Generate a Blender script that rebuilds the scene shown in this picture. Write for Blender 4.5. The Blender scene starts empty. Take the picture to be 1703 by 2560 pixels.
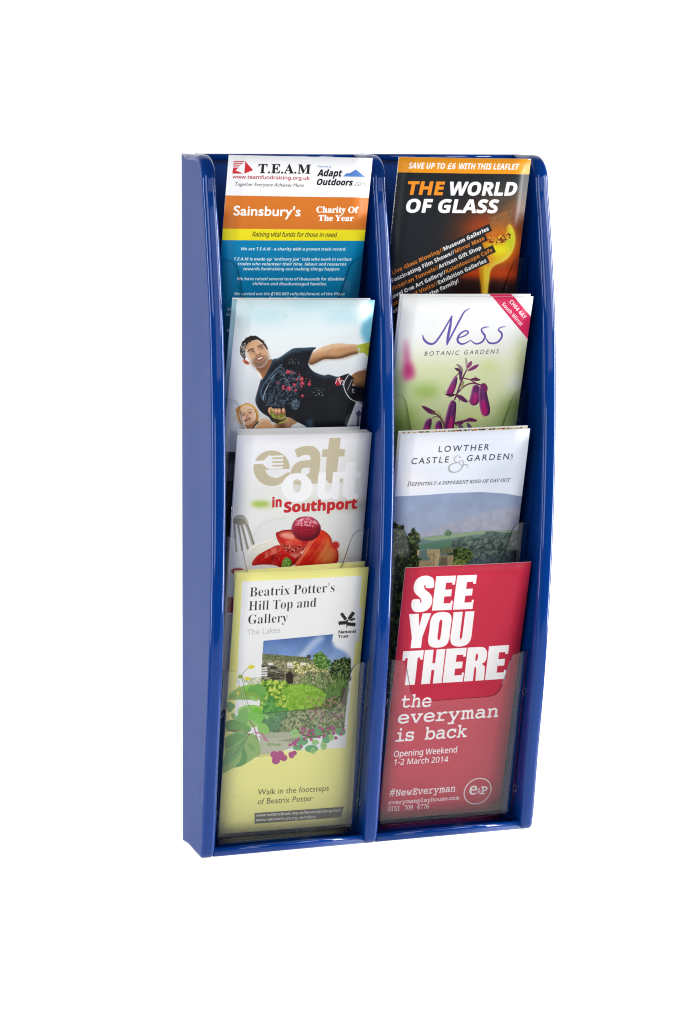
import bpy, bmesh, math
import numpy as np
from mathutils import Vector, Matrix

SC = bpy.context.scene
COL = SC.collection
MM = 0.001                       # everything below is written in millimetres

# ---------------------------------------------------------------- camera
YAW, PITCH, ROLL = 0.3317, 0.1607, 0.0082
FOC = 6309.21                    # focal length in photo pixels (photo 1703 x 2560)
CAM = np.array([-484.517, -1763.083, 544.595])
def cam_axes():
    cy, sy, cp, sp = math.cos(YAW), math.sin(YAW), math.cos(PITCH), math.sin(PITCH)
    f = np.array([sy*cp, cy*cp, -sp]); r = np.array([cy, -sy, 0.0]); u = np.cross(r, f)
    c, s = math.cos(ROLL), math.sin(ROLL)
    return c*r + s*u, -s*r + c*u, f
RV, UV, FV = cam_axes()
cd = bpy.data.cameras.new('camera'); cam = bpy.data.objects.new('camera', cd); COL.objects.link(cam)
cam.matrix_world = Matrix(((RV[0], UV[0], -FV[0], CAM[0]*MM), (RV[1], UV[1], -FV[1], CAM[1]*MM),
                           (RV[2], UV[2], -FV[2], CAM[2]*MM), (0, 0, 0, 1)))
cd.sensor_fit = 'VERTICAL'; cd.sensor_height = 24.0; cd.lens = FOC/2560*24.0
cd.clip_start = 0.05; cd.clip_end = 50.0
SC.camera = cam

# ---------------------------------------------------------------- studio light
w = bpy.data.worlds.new('World'); SC.world = w; w.use_nodes = True
w.node_tree.nodes['Background'].inputs[0].default_value = (0.93, 0.96, 1.0, 1)
w.node_tree.nodes['Background'].inputs[1].default_value = 0.09
def softbox(name, loc, target, sx, sz, power, col=(1, 1, 1)):
    l = bpy.data.lights.new(name, 'AREA'); l.shape = 'RECTANGLE'; l.size = sx; l.size_y = sz
    l.energy = power; l.color = col
    o = bpy.data.objects.new(name, l); COL.objects.link(o); o.location = loc
    d = Vector(target) - Vector(loc); o.rotation_euler = d.to_track_quat('-Z', 'Y').to_euler()
    return o
softbox('key_softbox', (1.45, -1.30, 0.92), (0.13, 0, 0.20), 0.9, 0.8, 17)
softbox('second_softbox', (-0.80, -1.60, 1.10), (0.13, 0, 0.20), 1.0, 0.8, 11)
softbox('low_added_fill', (-0.95, -1.45, 0.0), (0.13, 0, 0.20), 0.7, 0.5, 5)  # added fill lamp, lifts the foot of the bottom leaflets
softbox('front_panel_softbox', (0.72, -1.66, 0.76), (0.13, 0, 0.25), 0.95, 0.80, 3.2)
softbox('left_strip_softbox', (-1.40, -0.10, 0.27), (0.13, 0, 0.25), 0.34, 1.1, 12)
softbox('right_strip_softbox', (1.60, -0.25, 0.27), (0.13, 0, 0.25), 0.40, 1.1, 30)
SC.view_settings.view_transform = 'Standard'; SC.view_settings.look = 'None'
SC.view_settings.exposure = -0.10; SC.view_settings.gamma = 1.0
SC.render.engine = 'CYCLES'
SC.cycles.max_bounces = 10; SC.cycles.transparent_max_bounces = 24
SC.cycles.filter_width = 1.1; SC.cycles.use_denoising = True; SC.cycles.denoising_prefilter = 'NONE'; SC.cycles.adaptive_threshold = 0.004
SC.cycles.caustics_reflective = False; SC.cycles.caustics_refractive = False
GLYPHS = [
83,71,32,31,0,97,67,2,30,105,136,115,134,122,130,126,124,128,114,128,70,120,70,118,79,112,73,105,70,96,69,85,71,81,73,78,77,76,82,76,88,77,96,83,103,93,107,106,108,117,109,117,113,117,120,114,124,110,126,104,
127,94,126,86,122,83,130,93,134,14,108,101,98,100,91,97,88,93,86,88,87,83,90,80,94,78,98,77,106,78,112,82,116,88,117,96,117,102,98,74,2,25,91,139,91,132,90,126,91,126,98,133,104,135,111,136,122,133,130,127,
136,117,137,102,137,92,134,84,130,77,125,73,118,70,111,69,104,69,98,72,91,78,90,78,88,70,80,70,80,161,91,161,18,109,127,103,126,98,124,95,121,92,116,91,103,91,102,92,92,95,84,100,79,109,78,117,79,122,84,125,
92,126,102,125,113,122,121,117,125,99,58,1,32,106,69,98,70,91,72,85,77,80,83,78,91,77,102,78,113,81,121,85,128,91,132,99,135,107,136,116,135,124,132,121,123,114,125,107,126,101,126,96,124,92,120,90,115,88,102,90,
89,92,84,96,81,100,79,106,78,115,79,123,82,123,72,116,70,100,74,2,23,103,69,92,71,84,77,78,88,77,102,78,117,84,127,92,134,103,136,112,134,118,131,123,126,124,126,123,131,123,136,123,161,134,161,134,70,125,70,124,
79,123,79,118,74,112,70,17,105,78,113,79,119,83,122,90,123,100,123,102,122,113,119,120,114,125,105,127,97,125,92,120,89,112,88,102,89,92,92,84,97,79,101,68,2,29,105,136,113,135,119,132,125,128,129,122,131,115,132,107,
132,100,88,100,89,91,93,84,100,79,108,78,119,79,129,82,129,73,119,70,108,69,99,70,91,73,85,77,81,84,78,92,77,102,78,112,80,120,84,127,90,132,97,135,9,105,127,98,126,93,122,90,116,88,109,121,109,119,118,114,
125,110,126,102,41,1,26,110,126,94,126,94,70,83,70,83,126,72,126,72,131,83,135,83,139,84,146,86,152,89,157,93,160,98,161,104,162,111,161,117,160,114,152,109,153,104,153,100,152,96,150,94,145,94,139,94,134,110,134,103,
74,2,37,103,136,115,133,119,130,123,126,124,126,125,134,134,134,134,69,133,61,131,54,127,48,121,44,114,42,105,41,92,42,82,45,82,55,92,51,105,50,113,51,119,55,122,61,123,68,123,71,123,75,124,79,123,79,119,74,115,
71,103,69,92,71,84,78,78,88,77,102,78,116,84,127,92,133,19,105,127,100,126,95,124,92,120,90,115,88,102,89,91,92,84,97,79,105,77,113,79,119,83,122,90,123,100,123,102,121,116,119,121,115,124,110,126,104,74,1,29,
91,135,91,130,90,126,91,126,96,131,103,134,111,136,118,135,124,133,129,130,132,125,134,119,135,112,135,70,124,70,124,111,123,118,121,123,116,126,110,127,103,126,98,124,95,121,93,116,91,103,91,70,80,70,80,161,91,161,105,31,
2,4,91,134,91,70,80,70,80,134,8,86,159,90,157,92,152,90,147,86,145,81,147,79,152,81,157,106,31,2,16,73,41,67,42,63,43,63,51,67,50,71,50,78,52,80,55,80,60,80,134,91,134,91,60,89,50,86,46,83,
43,78,42,8,79,152,81,157,86,159,90,157,92,152,90,147,86,145,81,147,107,64,1,18,91,114,91,109,90,103,91,103,93,106,96,110,98,113,119,134,131,134,105,107,133,70,120,70,98,100,91,94,91,70,80,70,80,161,91,161,
108,31,1,4,91,70,80,70,80,161,91,161,109,112,1,43,151,136,161,134,167,130,171,123,173,112,173,70,162,70,162,111,161,118,159,123,155,126,149,127,141,125,136,121,133,115,132,106,132,70,121,70,121,111,120,120,115,125,108,127,
102,126,98,124,95,121,92,116,91,103,91,70,80,70,80,134,89,134,90,126,91,126,96,131,102,135,110,136,117,135,122,133,127,130,130,125,134,130,139,133,145,135,110,74,1,24,111,136,121,134,129,130,133,123,135,112,135,70,124,70,
124,111,123,118,121,123,116,126,110,127,101,125,95,121,92,113,91,103,91,70,80,70,80,134,89,134,90,126,91,126,96,131,103,135,111,73,2,20,136,102,134,88,128,78,119,71,106,69,94,71,85,78,79,88,77,102,78,112,80,120,
85,127,91,132,98,135,107,136,115,135,122,132,128,127,132,120,135,112,19,88,102,90,89,92,84,96,81,101,78,106,78,112,78,117,81,121,84,123,89,125,102,123,115,121,120,117,124,112,126,106,127,98,125,92,120,89,113,112,74,2,
25,111,136,122,134,130,127,136,117,137,102,137,92,134,84,130,77,125,73,118,70,111,69,102,70,95,74,91,78,90,78,91,73,91,68,91,41,80,41,80,134,89,134,90,126,91,126,95,131,102,134,20,109,127,103,126,99,124,95,121,
93,117,91,104,91,102,92,89,95,84,98,80,103,78,109,78,115,78,119,81,122,85,125,90,126,102,125,112,122,120,117,125,113,74,2,25,123,69,123,74,124,79,123,79,115,72,110,70,103,69,92,71,84,77,78,88,77,102,77,112,
80,121,84,127,89,132,96,135,103,136,110,135,116,133,123,126,124,126,125,134,134,134,134,41,123,41,18,105,78,111,78,116,80,119,83,121,87,123,100,123,102,122,113,119,121,114,125,105,127,97,125,92,120,89,112,88,102,89,92,92,
84,97,79,114,50,1,18,110,136,114,135,118,135,117,125,113,126,110,126,102,124,96,120,92,113,91,104,91,70,80,70,80,134,89,134,90,123,91,123,96,129,102,134,115,58,1,39,122,88,121,82,119,77,115,74,110,71,96,69,85,
70,76,73,76,83,86,79,97,77,104,78,108,80,111,83,112,87,111,91,106,95,96,99,85,104,79,110,77,114,76,119,78,126,83,131,91,135,100,136,111,135,121,131,117,123,109,126,100,127,90,125,87,122,86,119,88,115,93,111,103,
107,113,102,120,96,116,43,1,25,102,77,107,78,111,79,111,71,106,69,100,69,91,71,87,73,84,77,82,82,81,89,81,126,72,126,72,131,81,136,85,149,92,149,92,134,110,134,110,126,92,126,92,89,92,84,94,80,98,78,117,
74,1,27,134,134,134,70,125,70,124,79,123,79,118,73,111,70,103,69,96,69,90,71,85,74,82,79,80,85,80,92,80,134,90,134,90,93,91,86,94,81,98,79,105,78,111,78,116,80,119,84,122,88,124,101,124,134,118,61,1,
14,94,70,70,134,81,134,95,96,97,91,99,84,100,79,101,79,102,84,104,91,106,96,120,134,131,134,107,70,119,95,1,35,122,106,120,111,119,116,118,120,117,124,116,120,115,116,114,111,113,106,101,70,89,70,71,135,82,135,91,
100,93,93,94,86,95,81,96,81,97,85,98,89,99,94,100,98,112,135,123,135,134,98,136,92,138,86,139,81,140,86,142,93,143,100,152,135,163,135,145,70,133,70,120,64,1,12,96,103,73,134,85,134,102,110,118,134,130,134,108,
103,131,70,119,70,102,96,84,70,72,70,121,61,1,24,70,134,81,134,95,98,98,92,99,86,101,80,104,88,107,98,120,134,131,134,104,61,98,51,91,44,86,42,80,41,75,41,71,42,71,51,75,50,78,50,85,51,89,55,93,
61,96,70,122,57,1,10,122,70,75,70,75,77,109,126,77,126,77,134,121,134,121,127,87,78,122,78,65,77,2,8,136,70,125,97,91,97,81,70,70,70,104,156,113,156,147,70,9,112,132,111,136,110,141,108,145,107,140,106,136,
105,132,95,106,122,106,66,78,3,21,106,156,120,155,131,151,137,145,139,135,137,126,131,119,122,116,122,115,132,112,139,105,141,101,142,94,141,87,138,81,134,76,128,73,120,71,112,70,82,70,82,156,11,108,119,118,120,124,123,127,
127,128,133,126,139,123,144,116,146,107,147,92,147,92,119,11,92,110,92,79,110,79,119,80,126,84,129,89,130,95,128,103,126,106,122,108,109,110,67,76,1,35,118,148,106,145,101,142,97,138,91,127,89,113,90,103,92,95,96,88,
102,83,109,79,118,78,129,79,139,82,139,72,129,70,117,69,105,70,95,74,87,81,82,90,78,100,77,113,78,122,80,131,83,138,88,145,94,150,101,154,109,156,119,157,131,156,142,152,138,143,129,146,68,88,2,15,150,114,149,101,
145,90,139,81,130,75,119,71,106,70,82,70,82,156,108,156,120,155,131,151,139,145,145,137,149,126,13,139,113,138,124,135,132,131,139,124,143,116,146,107,147,92,147,92,79,104,79,119,81,130,88,137,99,69,67,1,12,130,70,82,
70,82,156,130,156,130,146,92,146,92,120,127,120,127,110,92,110,92,80,130,80,70,62,1,10,92,70,82,70,82,156,130,156,130,146,92,146,92,116,127,116,127,106,92,106,71,88,1,38,119,115,149,115,149,73,135,70,118,69,106,
70,96,74,88,81,82,89,79,100,77,113,79,126,83,136,89,145,98,152,109,156,122,157,135,156,147,152,143,143,133,146,121,148,112,147,104,143,97,138,92,131,90,123,89,113,89,103,92,95,96,88,102,83,111,79,121,78,131,79,138,
80,138,106,119,106,72,89,1,12,147,70,137,70,137,110,92,110,92,70,82,70,82,156,92,156,92,120,137,120,137,156,147,156,73,41,1,12,106,70,75,70,75,76,85,79,85,147,75,150,75,156,106,156,106,150,96,147,96,79,106,
76,74,33,1,17,70,47,64,48,61,49,61,58,65,57,69,57,75,58,79,62,81,70,81,156,92,156,92,71,91,64,89,58,86,53,81,50,76,48,75,74,1,14,144,70,132,70,101,111,92,103,92,70,82,70,82,156,92,156,92,
114,100,122,107,130,131,156,143,156,109,118,76,63,1,6,82,70,82,156,92,156,92,80,130,80,130,70,77,109,1,21,120,70,91,145,91,139,92,131,92,122,92,70,82,70,82,156,98,156,124,86,125,86,152,156,167,156,167,70,157,
70,157,123,157,131,157,139,158,145,157,145,128,70,78,91,1,16,150,70,137,70,91,141,91,135,91,127,92,118,92,70,82,70,82,156,94,156,140,85,140,91,140,99,140,107,140,156,150,156,79,94,2,27,157,113,156,104,154,95,151,
87,147,81,141,76,134,72,126,70,117,69,108,70,99,72,93,76,87,81,83,87,80,95,77,113,78,126,82,136,87,145,95,152,105,156,117,157,129,156,139,152,147,145,152,136,155,126,22,89,113,90,103,92,94,96,88,101,82,108,79,
117,78,126,79,133,82,138,88,142,94,144,103,145,113,143,128,138,139,130,145,117,148,108,147,101,144,96,139,92,132,90,123,80,73,2,14,104,156,119,154,129,149,135,141,137,131,135,120,129,112,125,108,119,106,102,103,92,103,92,70,
82,70,82,156,12,103,147,92,147,92,113,101,113,115,114,119,117,123,120,125,124,125,130,124,137,120,143,113,146,81,94,2,30,157,113,156,103,154,94,150,86,145,80,139,75,132,71,152,50,137,50,120,69,119,69,117,69,108,70,99,
72,93,76,87,81,83,87,80,95,77,113,78,126,82,136,87,145,95,152,105,156,117,157,129,156,139,152,147,145,152,136,155,126,22,89,113,90,103,92,94,96,88,101,82,108,79,117,78,126,79,133,82,138,88,142,94,144,103,145,113,
143,128,138,139,130,145,117,148,108,147,101,144,96,139,92,132,90,123,82,75,2,18,105,156,115,155,123,153,129,150,133,145,136,139,137,131,136,125,134,120,128,113,119,108,143,70,130,70,110,105,92,105,92,70,82,70,82,156,12,105,
147,92,147,92,115,105,115,114,116,121,119,124,124,125,131,125,136,123,140,120,143,116,145,83,66,1,43,130,93,129,86,127,80,122,75,116,72,108,70,100,69,91,69,83,71,76,73,76,83,87,80,100,78,111,80,117,85,120,92,118,
99,112,104,99,110,90,114,83,119,79,126,77,135,78,142,81,147,85,151,90,154,97,156,105,157,118,156,128,152,125,143,115,146,104,148,95,146,90,142,88,135,90,128,96,123,107,118,120,112,128,104,130,99,84,67,1,8,109,70,98,
70,98,146,71,146,71,156,136,156,136,146,109,146,85,88,1,25,147,100,146,92,143,84,139,78,132,73,124,70,114,69,99,71,89,78,83,88,81,101,81,156,92,156,92,100,93,91,97,84,104,80,114,78,121,79,127,81,131,84,134,
89,136,100,136,156,147,156,86,72,1,13,142,156,111,70,101,70,70,156,81,156,101,101,103,94,105,88,106,82,107,88,109,94,111,101,131,156,87,112,1,36,180,156,157,70,147,70,130,126,128,131,127,137,126,141,125,143,125,141,124,
137,123,131,121,126,105,70,94,70,71,156,83,156,96,103,97,98,99,93,99,88,100,83,101,88,102,93,103,99,105,104,120,156,131,156,147,104,148,98,150,93,151,88,152,83,153,89,154,96,156,104,169,156,88,70,1,12,140,70,128,
70,105,107,82,70,70,70,99,115,72,156,84,156,105,122,127,156,138,156,111,115,89,68,1,9,104,114,126,156,138,156,109,103,109,70,99,70,99,103,70,156,82,156,90,69,1,10,134,70,75,70,75,78,120,146,76,146,76,156,133,
156,133,148,88,80,134,80,48,69,2,24,133,113,131,94,126,81,122,75,117,72,111,70,104,69,95,70,88,74,83,81,79,89,77,100,76,113,77,126,79,137,82,146,88,152,95,156,104,157,113,156,120,152,126,146,130,137,132,126,20,
86,113,88,93,91,87,94,82,98,79,104,78,110,79,115,82,118,87,120,93,122,113,120,133,118,139,115,144,110,147,104,148,98,147,94,144,91,139,88,133,49,69,1,12,113,70,102,70,102,130,102,136,103,140,103,145,99,142,95,138,
86,131,81,138,104,156,113,156,50,69,1,29,133,70,76,70,76,79,98,102,109,113,116,123,118,134,117,140,114,144,109,147,103,148,92,146,82,140,77,147,84,152,93,156,103,157,111,156,117,154,122,151,126,146,128,141,129,134,128,128,
126,122,119,110,107,98,89,80,133,80,51,69,1,48,129,136,127,126,121,119,111,115,121,113,127,108,131,102,132,94,131,87,128,81,124,76,118,72,109,70,99,69,86,70,75,73,75,83,87,79,99,78,109,79,116,82,120,88,121,95,
120,100,118,103,115,106,110,108,97,110,89,110,89,119,97,119,109,121,116,127,118,135,117,141,114,145,109,147,103,148,95,147,88,145,81,141,76,148,87,154,95,156,103,157,114,156,123,151,128,144,52,69,2,11,136,89,124,89,124,70,
114,70,114,89,73,89,73,99,113,156,124,156,124,99,136,99,9,114,126,114,132,114,137,114,141,114,145,111,140,109,136,83,99,114,99,53,69,1,36,103,123,111,122,118,120,124,116,128,111,131,105,132,97,131,89,128,82,123,76,117,
72,109,70,100,69,87,70,78,73,78,83,88,79,100,78,111,80,115,82,118,86,120,91,121,96,120,104,116,109,109,113,100,114,92,113,85,112,80,115,83,156,126,156,126,146,92,146,90,121,95,122,54,69,2,39,77,107,78,121,81,
135,88,146,93,151,99,154,107,156,116,157,122,157,127,156,127,147,122,148,116,148,109,148,102,146,97,142,94,138,89,127,87,114,88,114,92,119,99,122,108,124,115,123,121,121,126,117,130,112,132,105,133,98,132,89,130,82,126,77,120,
72,114,70,106,69,94,71,85,78,82,83,79,90,15,106,78,113,79,118,83,122,89,123,98,122,105,119,111,113,114,106,115,96,113,90,107,87,100,88,92,92,85,98,80,55,69,1,7,86,70,122,146,75,146,75,156,133,156,133,148,
98,70,56,69,3,36,104,157,118,155,123,152,127,148,129,143,130,137,128,127,122,121,114,115,123,110,130,102,132,98,133,92,132,86,129,80,125,75,119,72,113,70,105,69,96,69,89,72,83,75,79,79,77,85,76,92,77,97,78,102,
85,110,94,115,86,120,81,127,79,137,80,143,82,148,86,152,91,155,15,86,92,87,86,91,81,96,78,104,77,112,78,118,81,121,86,122,92,120,100,114,105,104,110,102,111,94,106,88,100,14,104,149,98,148,93,145,90,141,89,136,
91,129,97,124,105,120,112,124,118,129,120,136,119,141,115,145,110,148,57,69,2,38,133,119,132,105,128,91,121,79,116,75,110,72,102,70,93,69,88,69,82,70,82,79,87,78,93,77,101,78,107,80,112,83,115,88,120,99,122,112,
121,112,117,107,110,103,101,102,94,103,88,105,83,109,79,114,77,120,76,128,77,136,79,144,84,149,89,154,96,156,103,157,115,155,124,148,130,136,15,103,148,97,147,91,143,88,137,86,128,87,121,91,115,96,112,103,110,113,113,119,
119,122,126,121,134,117,141,111,146,46,32,1,12,79,76,79,80,81,83,86,85,91,83,93,80,94,76,93,73,91,70,86,68,81,70,79,73,44,32,1,9,93,83,90,73,87,64,83,54,75,54,77,64,79,75,81,84,92,84,45,
39,1,4,75,98,75,107,104,107,104,98,47,45,1,4,114,156,82,70,71,70,103,156,39,27,1,4,89,156,87,125,80,125,78,156,34,49,2,4,89,156,87,125,80,125,78,156,4,111,156,109,125,102,125,100,156,33,32,2,4,
90,94,83,94,80,156,93,156,12,79,76,79,80,81,83,86,85,91,83,93,80,94,76,93,73,91,70,86,68,81,70,79,73,163,69,1,35,110,157,122,156,131,152,128,144,120,147,110,148,104,147,100,145,97,140,96,133,96,116,121,
116,121,108,96,108,96,96,95,88,92,83,88,80,134,80,134,70,74,70,74,79,80,82,84,87,86,96,86,108,74,108,74,116,86,116,86,134,87,141,89,147,92,151,97,154,103,156,66,70,32,26,0,97,61,2,28,91,69,85,70,
79,73,75,79,74,86,76,94,80,99,88,103,99,104,108,104,108,107,108,110,106,113,100,115,92,114,84,111,79,121,89,125,100,126,110,125,117,121,122,115,123,107,123,70,113,70,110,77,109,77,102,71,12,97,80,101,81,105,83,108,
86,108,91,108,95,103,95,96,95,92,93,90,90,90,86,92,81,98,64,2,22,108,69,99,71,93,76,92,76,89,70,78,70,78,147,93,147,93,129,93,123,92,118,93,118,99,124,103,125,108,126,117,124,123,119,128,110,129,98,128,
85,123,76,117,71,17,104,81,108,82,111,85,113,91,114,98,113,105,111,110,108,113,104,114,99,113,95,110,94,106,93,99,93,98,93,91,95,85,99,82,99,52,1,27,100,69,89,71,81,76,76,85,75,97,75,106,78,114,82,119,
87,123,94,125,102,126,111,125,119,122,114,111,108,113,102,114,95,112,91,107,90,97,91,90,93,85,97,82,102,81,110,82,117,86,117,73,110,70,100,64,2,22,95,69,87,71,80,76,76,85,75,97,76,110,80,119,87,124,96,126,
101,125,105,124,112,118,111,123,111,129,111,147,126,147,126,70,114,70,112,77,111,77,105,71,101,70,17,101,81,106,82,109,85,111,89,112,96,112,97,111,104,109,110,106,113,100,114,96,113,93,110,90,104,90,97,90,90,93,85,96,
82,101,60,2,27,103,69,95,70,88,72,82,76,78,81,75,88,75,97,75,106,78,113,82,119,87,123,93,125,101,126,111,124,119,120,124,112,125,101,125,94,90,94,91,88,94,84,98,81,103,80,113,81,122,85,122,73,114,70,9,
90,104,111,104,110,108,108,112,105,115,101,115,97,115,93,113,91,109,102,39,1,23,80,70,80,114,72,114,72,121,80,125,80,129,81,135,83,140,86,143,89,145,100,147,108,146,114,145,110,134,106,135,101,135,97,133,95,128,95,125,
108,125,108,114,95,114,95,70,103,64,2,30,98,46,88,47,78,49,78,61,88,58,99,57,106,58,110,62,111,69,111,70,111,74,111,77,104,71,95,69,87,71,80,76,76,85,75,97,76,109,80,118,87,124,96,126,105,124,112,118,
113,125,126,125,126,70,124,60,119,52,110,47,15,101,81,106,82,109,84,111,89,112,95,112,97,111,105,109,110,106,113,100,114,95,112,91,106,90,97,91,88,95,83,104,66,1,25,78,70,78,147,93,147,93,131,93,123,92,118,93,
118,96,122,100,124,109,126,117,125,123,121,127,115,129,106,129,70,114,70,114,102,113,109,110,113,105,114,99,113,95,109,94,104,93,96,93,70,105,31,2,12,85,132,80,133,78,136,77,139,78,143,80,145,85,147,91,145,93,143,94,
139,93,136,91,133,4,78,70,78,125,93,125,93,70,106,31,2,12,85,132,80,133,78,136,77,139,78,143,80,145,85,147,91,145,93,143,94,139,93,136,91,133,16,73,46,68,46,64,47,64,59,67,58,71,58,76,60,77,62,78,
66,78,125,93,125,93,64,91,55,88,51,85,48,80,46,107,62,1,16,78,70,78,147,93,147,93,112,93,106,92,100,95,104,99,108,114,125,131,125,109,101,132,70,115,70,99,92,93,87,93,70,108,31,1,4,78,70,78,147,93,
147,93,70,109,99,1,40,78,70,78,125,89,125,91,118,92,118,95,122,99,124,108,126,118,124,122,122,125,118,126,118,129,122,133,124,142,126,151,125,157,121,160,115,161,106,161,70,146,70,146,102,145,109,143,113,138,114,133,113,130,
110,128,105,127,98,127,70,112,70,112,102,111,109,108,113,104,114,99,113,95,109,93,104,93,96,93,70,110,66,1,24,78,70,78,125,89,125,91,118,92,118,95,122,99,124,109,126,117,125,123,121,127,115,129,106,129,70,114,70,114,
102,113,107,112,111,109,113,105,114,99,113,95,109,93,104,93,96,93,70,111,62,2,20,101,69,94,70,87,72,82,76,78,82,75,89,75,98,76,110,82,119,90,124,101,126,109,125,115,123,120,119,124,113,127,106,128,98,126,85,121,
76,112,71,16,101,81,106,82,110,85,112,90,113,98,112,105,110,110,106,113,101,114,96,113,93,110,91,105,90,98,91,90,93,85,96,82,112,64,2,21,78,46,78,125,90,125,92,118,93,118,99,124,103,125,108,126,117,124,123,119,
128,110,129,98,128,85,123,76,117,71,108,69,99,71,93,76,92,76,93,68,93,46,16,104,81,108,82,111,85,113,91,114,98,113,107,109,112,104,114,99,113,95,110,94,106,93,99,93,98,93,91,95,85,99,82,113,64,2,21,111,
46,111,69,112,77,111,77,105,71,101,70,95,69,87,71,80,76,76,85,75,97,76,110,80,119,87,124,96,126,101,125,105,124,112,118,113,125,126,125,126,46,16,101,81,106,82,109,84,111,89,112,95,112,97,111,104,109,110,106,113,
100,114,96,113,92,110,91,104,90,97,91,88,95,83,114,46,1,17,78,70,78,125,89,125,91,116,92,116,99,123,103,125,109,126,111,126,114,126,113,112,110,112,108,112,101,111,95,106,93,98,93,70,115,50,1,34,93,69,83,70,
75,72,75,85,84,81,93,80,100,81,101,85,101,87,97,90,90,93,81,98,76,103,75,111,76,117,80,122,87,125,96,126,106,125,116,122,111,111,103,114,96,115,91,114,89,111,90,109,94,107,101,103,109,99,114,94,116,86,115,79,
110,73,103,70,116,44,1,23,97,69,88,71,84,73,82,76,80,81,79,87,79,114,72,114,72,120,81,125,85,137,94,137,94,125,110,125,110,114,94,114,94,87,96,83,101,81,106,81,110,83,110,72,105,70,117,66,1,24,97,69,
89,70,83,74,79,80,78,89,78,125,93,125,93,93,93,88,95,84,97,82,101,81,107,82,111,86,113,91,113,99,113,125,128,125,128,70,117,70,115,77,114,77,111,73,107,71,118,57,1,11,91,70,70,125,86,125,96,94,98,88,
98,82,99,82,101,94,112,125,127,125,106,70,119,86,1,36,87,70,71,125,86,125,92,101,94,95,95,88,95,83,96,83,96,86,97,91,98,96,98,99,105,125,121,125,128,99,129,94,130,88,130,83,131,83,131,88,133,94,134,101,
141,125,155,125,139,70,123,70,119,89,118,94,116,102,114,109,113,114,112,109,110,102,108,94,107,89,103,70,120,58,1,12,71,70,89,98,71,125,88,125,99,107,110,125,127,125,109,98,128,70,111,70,99,89,88,70,121,57,1,23,
81,46,77,46,73,47,73,59,76,58,79,58,84,59,87,61,91,68,92,70,70,125,86,125,97,94,98,89,99,85,100,89,101,94,111,125,127,125,104,63,100,55,95,50,88,47,122,49,1,10,73,70,73,79,98,114,74,114,74,125,
115,125,115,115,90,81,116,81,116,70,65,70,2,8,70,70,95,142,114,142,140,70,123,70,118,87,92,87,86,70,9,95,100,114,100,109,117,108,121,106,126,105,131,103,126,102,120,101,117,66,68,3,18,79,70,79,142,101,142,114,
141,123,138,129,132,131,124,130,118,128,113,124,110,119,108,126,105,131,100,132,91,131,82,125,76,117,71,106,70,10,94,113,103,113,109,114,112,116,114,118,115,122,114,125,112,128,102,129,94,129,11,94,83,104,83,110,83,114,85,116,
88,117,92,116,96,114,99,110,101,104,101,94,101,67,64,1,30,108,69,98,70,90,74,84,79,79,86,77,95,76,106,77,116,80,125,85,133,91,138,100,142,110,143,120,142,131,138,126,126,118,129,110,130,102,129,96,124,93,116,92,
106,93,96,96,88,101,83,110,82,118,83,128,86,128,73,119,70,68,75,2,13,79,70,79,142,102,142,112,141,121,138,129,133,134,126,138,117,139,107,136,91,128,79,116,72,99,70,10,94,83,101,83,113,85,120,93,123,106,122,117,
118,124,111,128,102,129,94,129,69,56,1,12,79,70,79,142,120,142,120,129,94,129,94,114,119,114,119,101,94,101,94,83,120,83,120,70,70,55,1,10,79,70,79,142,120,142,120,129,94,129,94,111,118,111,118,98,94,98,94,70,
71,73,1,35,109,69,95,71,85,78,78,90,76,106,77,117,80,126,86,133,93,138,102,142,113,143,125,142,135,139,130,126,122,129,113,130,107,129,102,127,97,124,94,119,92,113,92,106,93,93,96,88,100,85,104,82,110,82,116,82,
120,83,120,98,106,98,106,110,135,110,135,73,123,70,72,77,1,12,79,70,79,142,94,142,94,114,123,114,123,142,138,142,138,70,123,70,123,101,94,101,94,70,73,39,1,12,73,70,73,79,82,83,82,129,73,133,73,142,106,142,
106,133,97,129,97,83,106,79,106,70,74,33,1,17,72,49,66,49,63,50,63,63,66,62,70,62,74,63,78,66,79,75,79,142,94,142,94,75,94,66,91,60,88,55,83,51,78,49,75,67,1,14,79,70,79,142,94,142,94,109,
97,113,100,117,120,142,137,142,112,110,137,70,120,70,101,100,94,96,94,70,76,57,1,6,79,70,79,142,94,142,94,83,123,83,123,70,77,95,1,19,79,70,79,142,100,142,117,87,135,142,156,142,156,70,142,70,142,104,142,112,
142,120,142,126,123,70,109,70,92,126,92,120,93,112,93,103,93,70,78,82,1,14,79,70,79,142,98,142,130,88,129,98,129,108,129,142,143,142,143,70,123,70,92,124,92,114,93,104,93,70,79,80,2,24,110,69,99,70,91,74,
84,79,80,87,77,96,76,106,77,117,80,126,84,133,91,138,99,142,110,143,121,142,129,138,136,133,141,126,143,117,144,106,143,96,141,87,136,79,129,74,121,70,16,110,82,118,83,124,88,127,96,128,106,127,116,124,124,119,129,110,
130,102,129,96,124,93,116,92,106,93,96,96,88,102,83,80,63,2,15,79,70,79,142,102,142,114,140,122,136,127,129,129,119,128,113,126,108,123,103,117,99,110,96,101,96,94,96,94,70,10,94,108,99,108,105,109,110,111,112,114,
113,119,112,125,108,128,101,129,94,129,81,80,2,26,124,53,111,69,110,69,99,70,91,74,84,79,80,87,77,96,76,106,77,117,80,126,84,133,91,138,99,142,110,143,121,142,129,138,136,133,141,126,143,117,144,106,143,95,140,85,
134,78,127,72,144,53,16,110,82,118,83,124,88,127,96,128,106,127,116,124,124,119,129,110,130,102,129,96,124,93,116,92,106,93,96,96,88,102,83,82,66,2,15,79,70,79,142,100,142,113,141,122,137,127,130,129,120,127,112,122,
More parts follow.
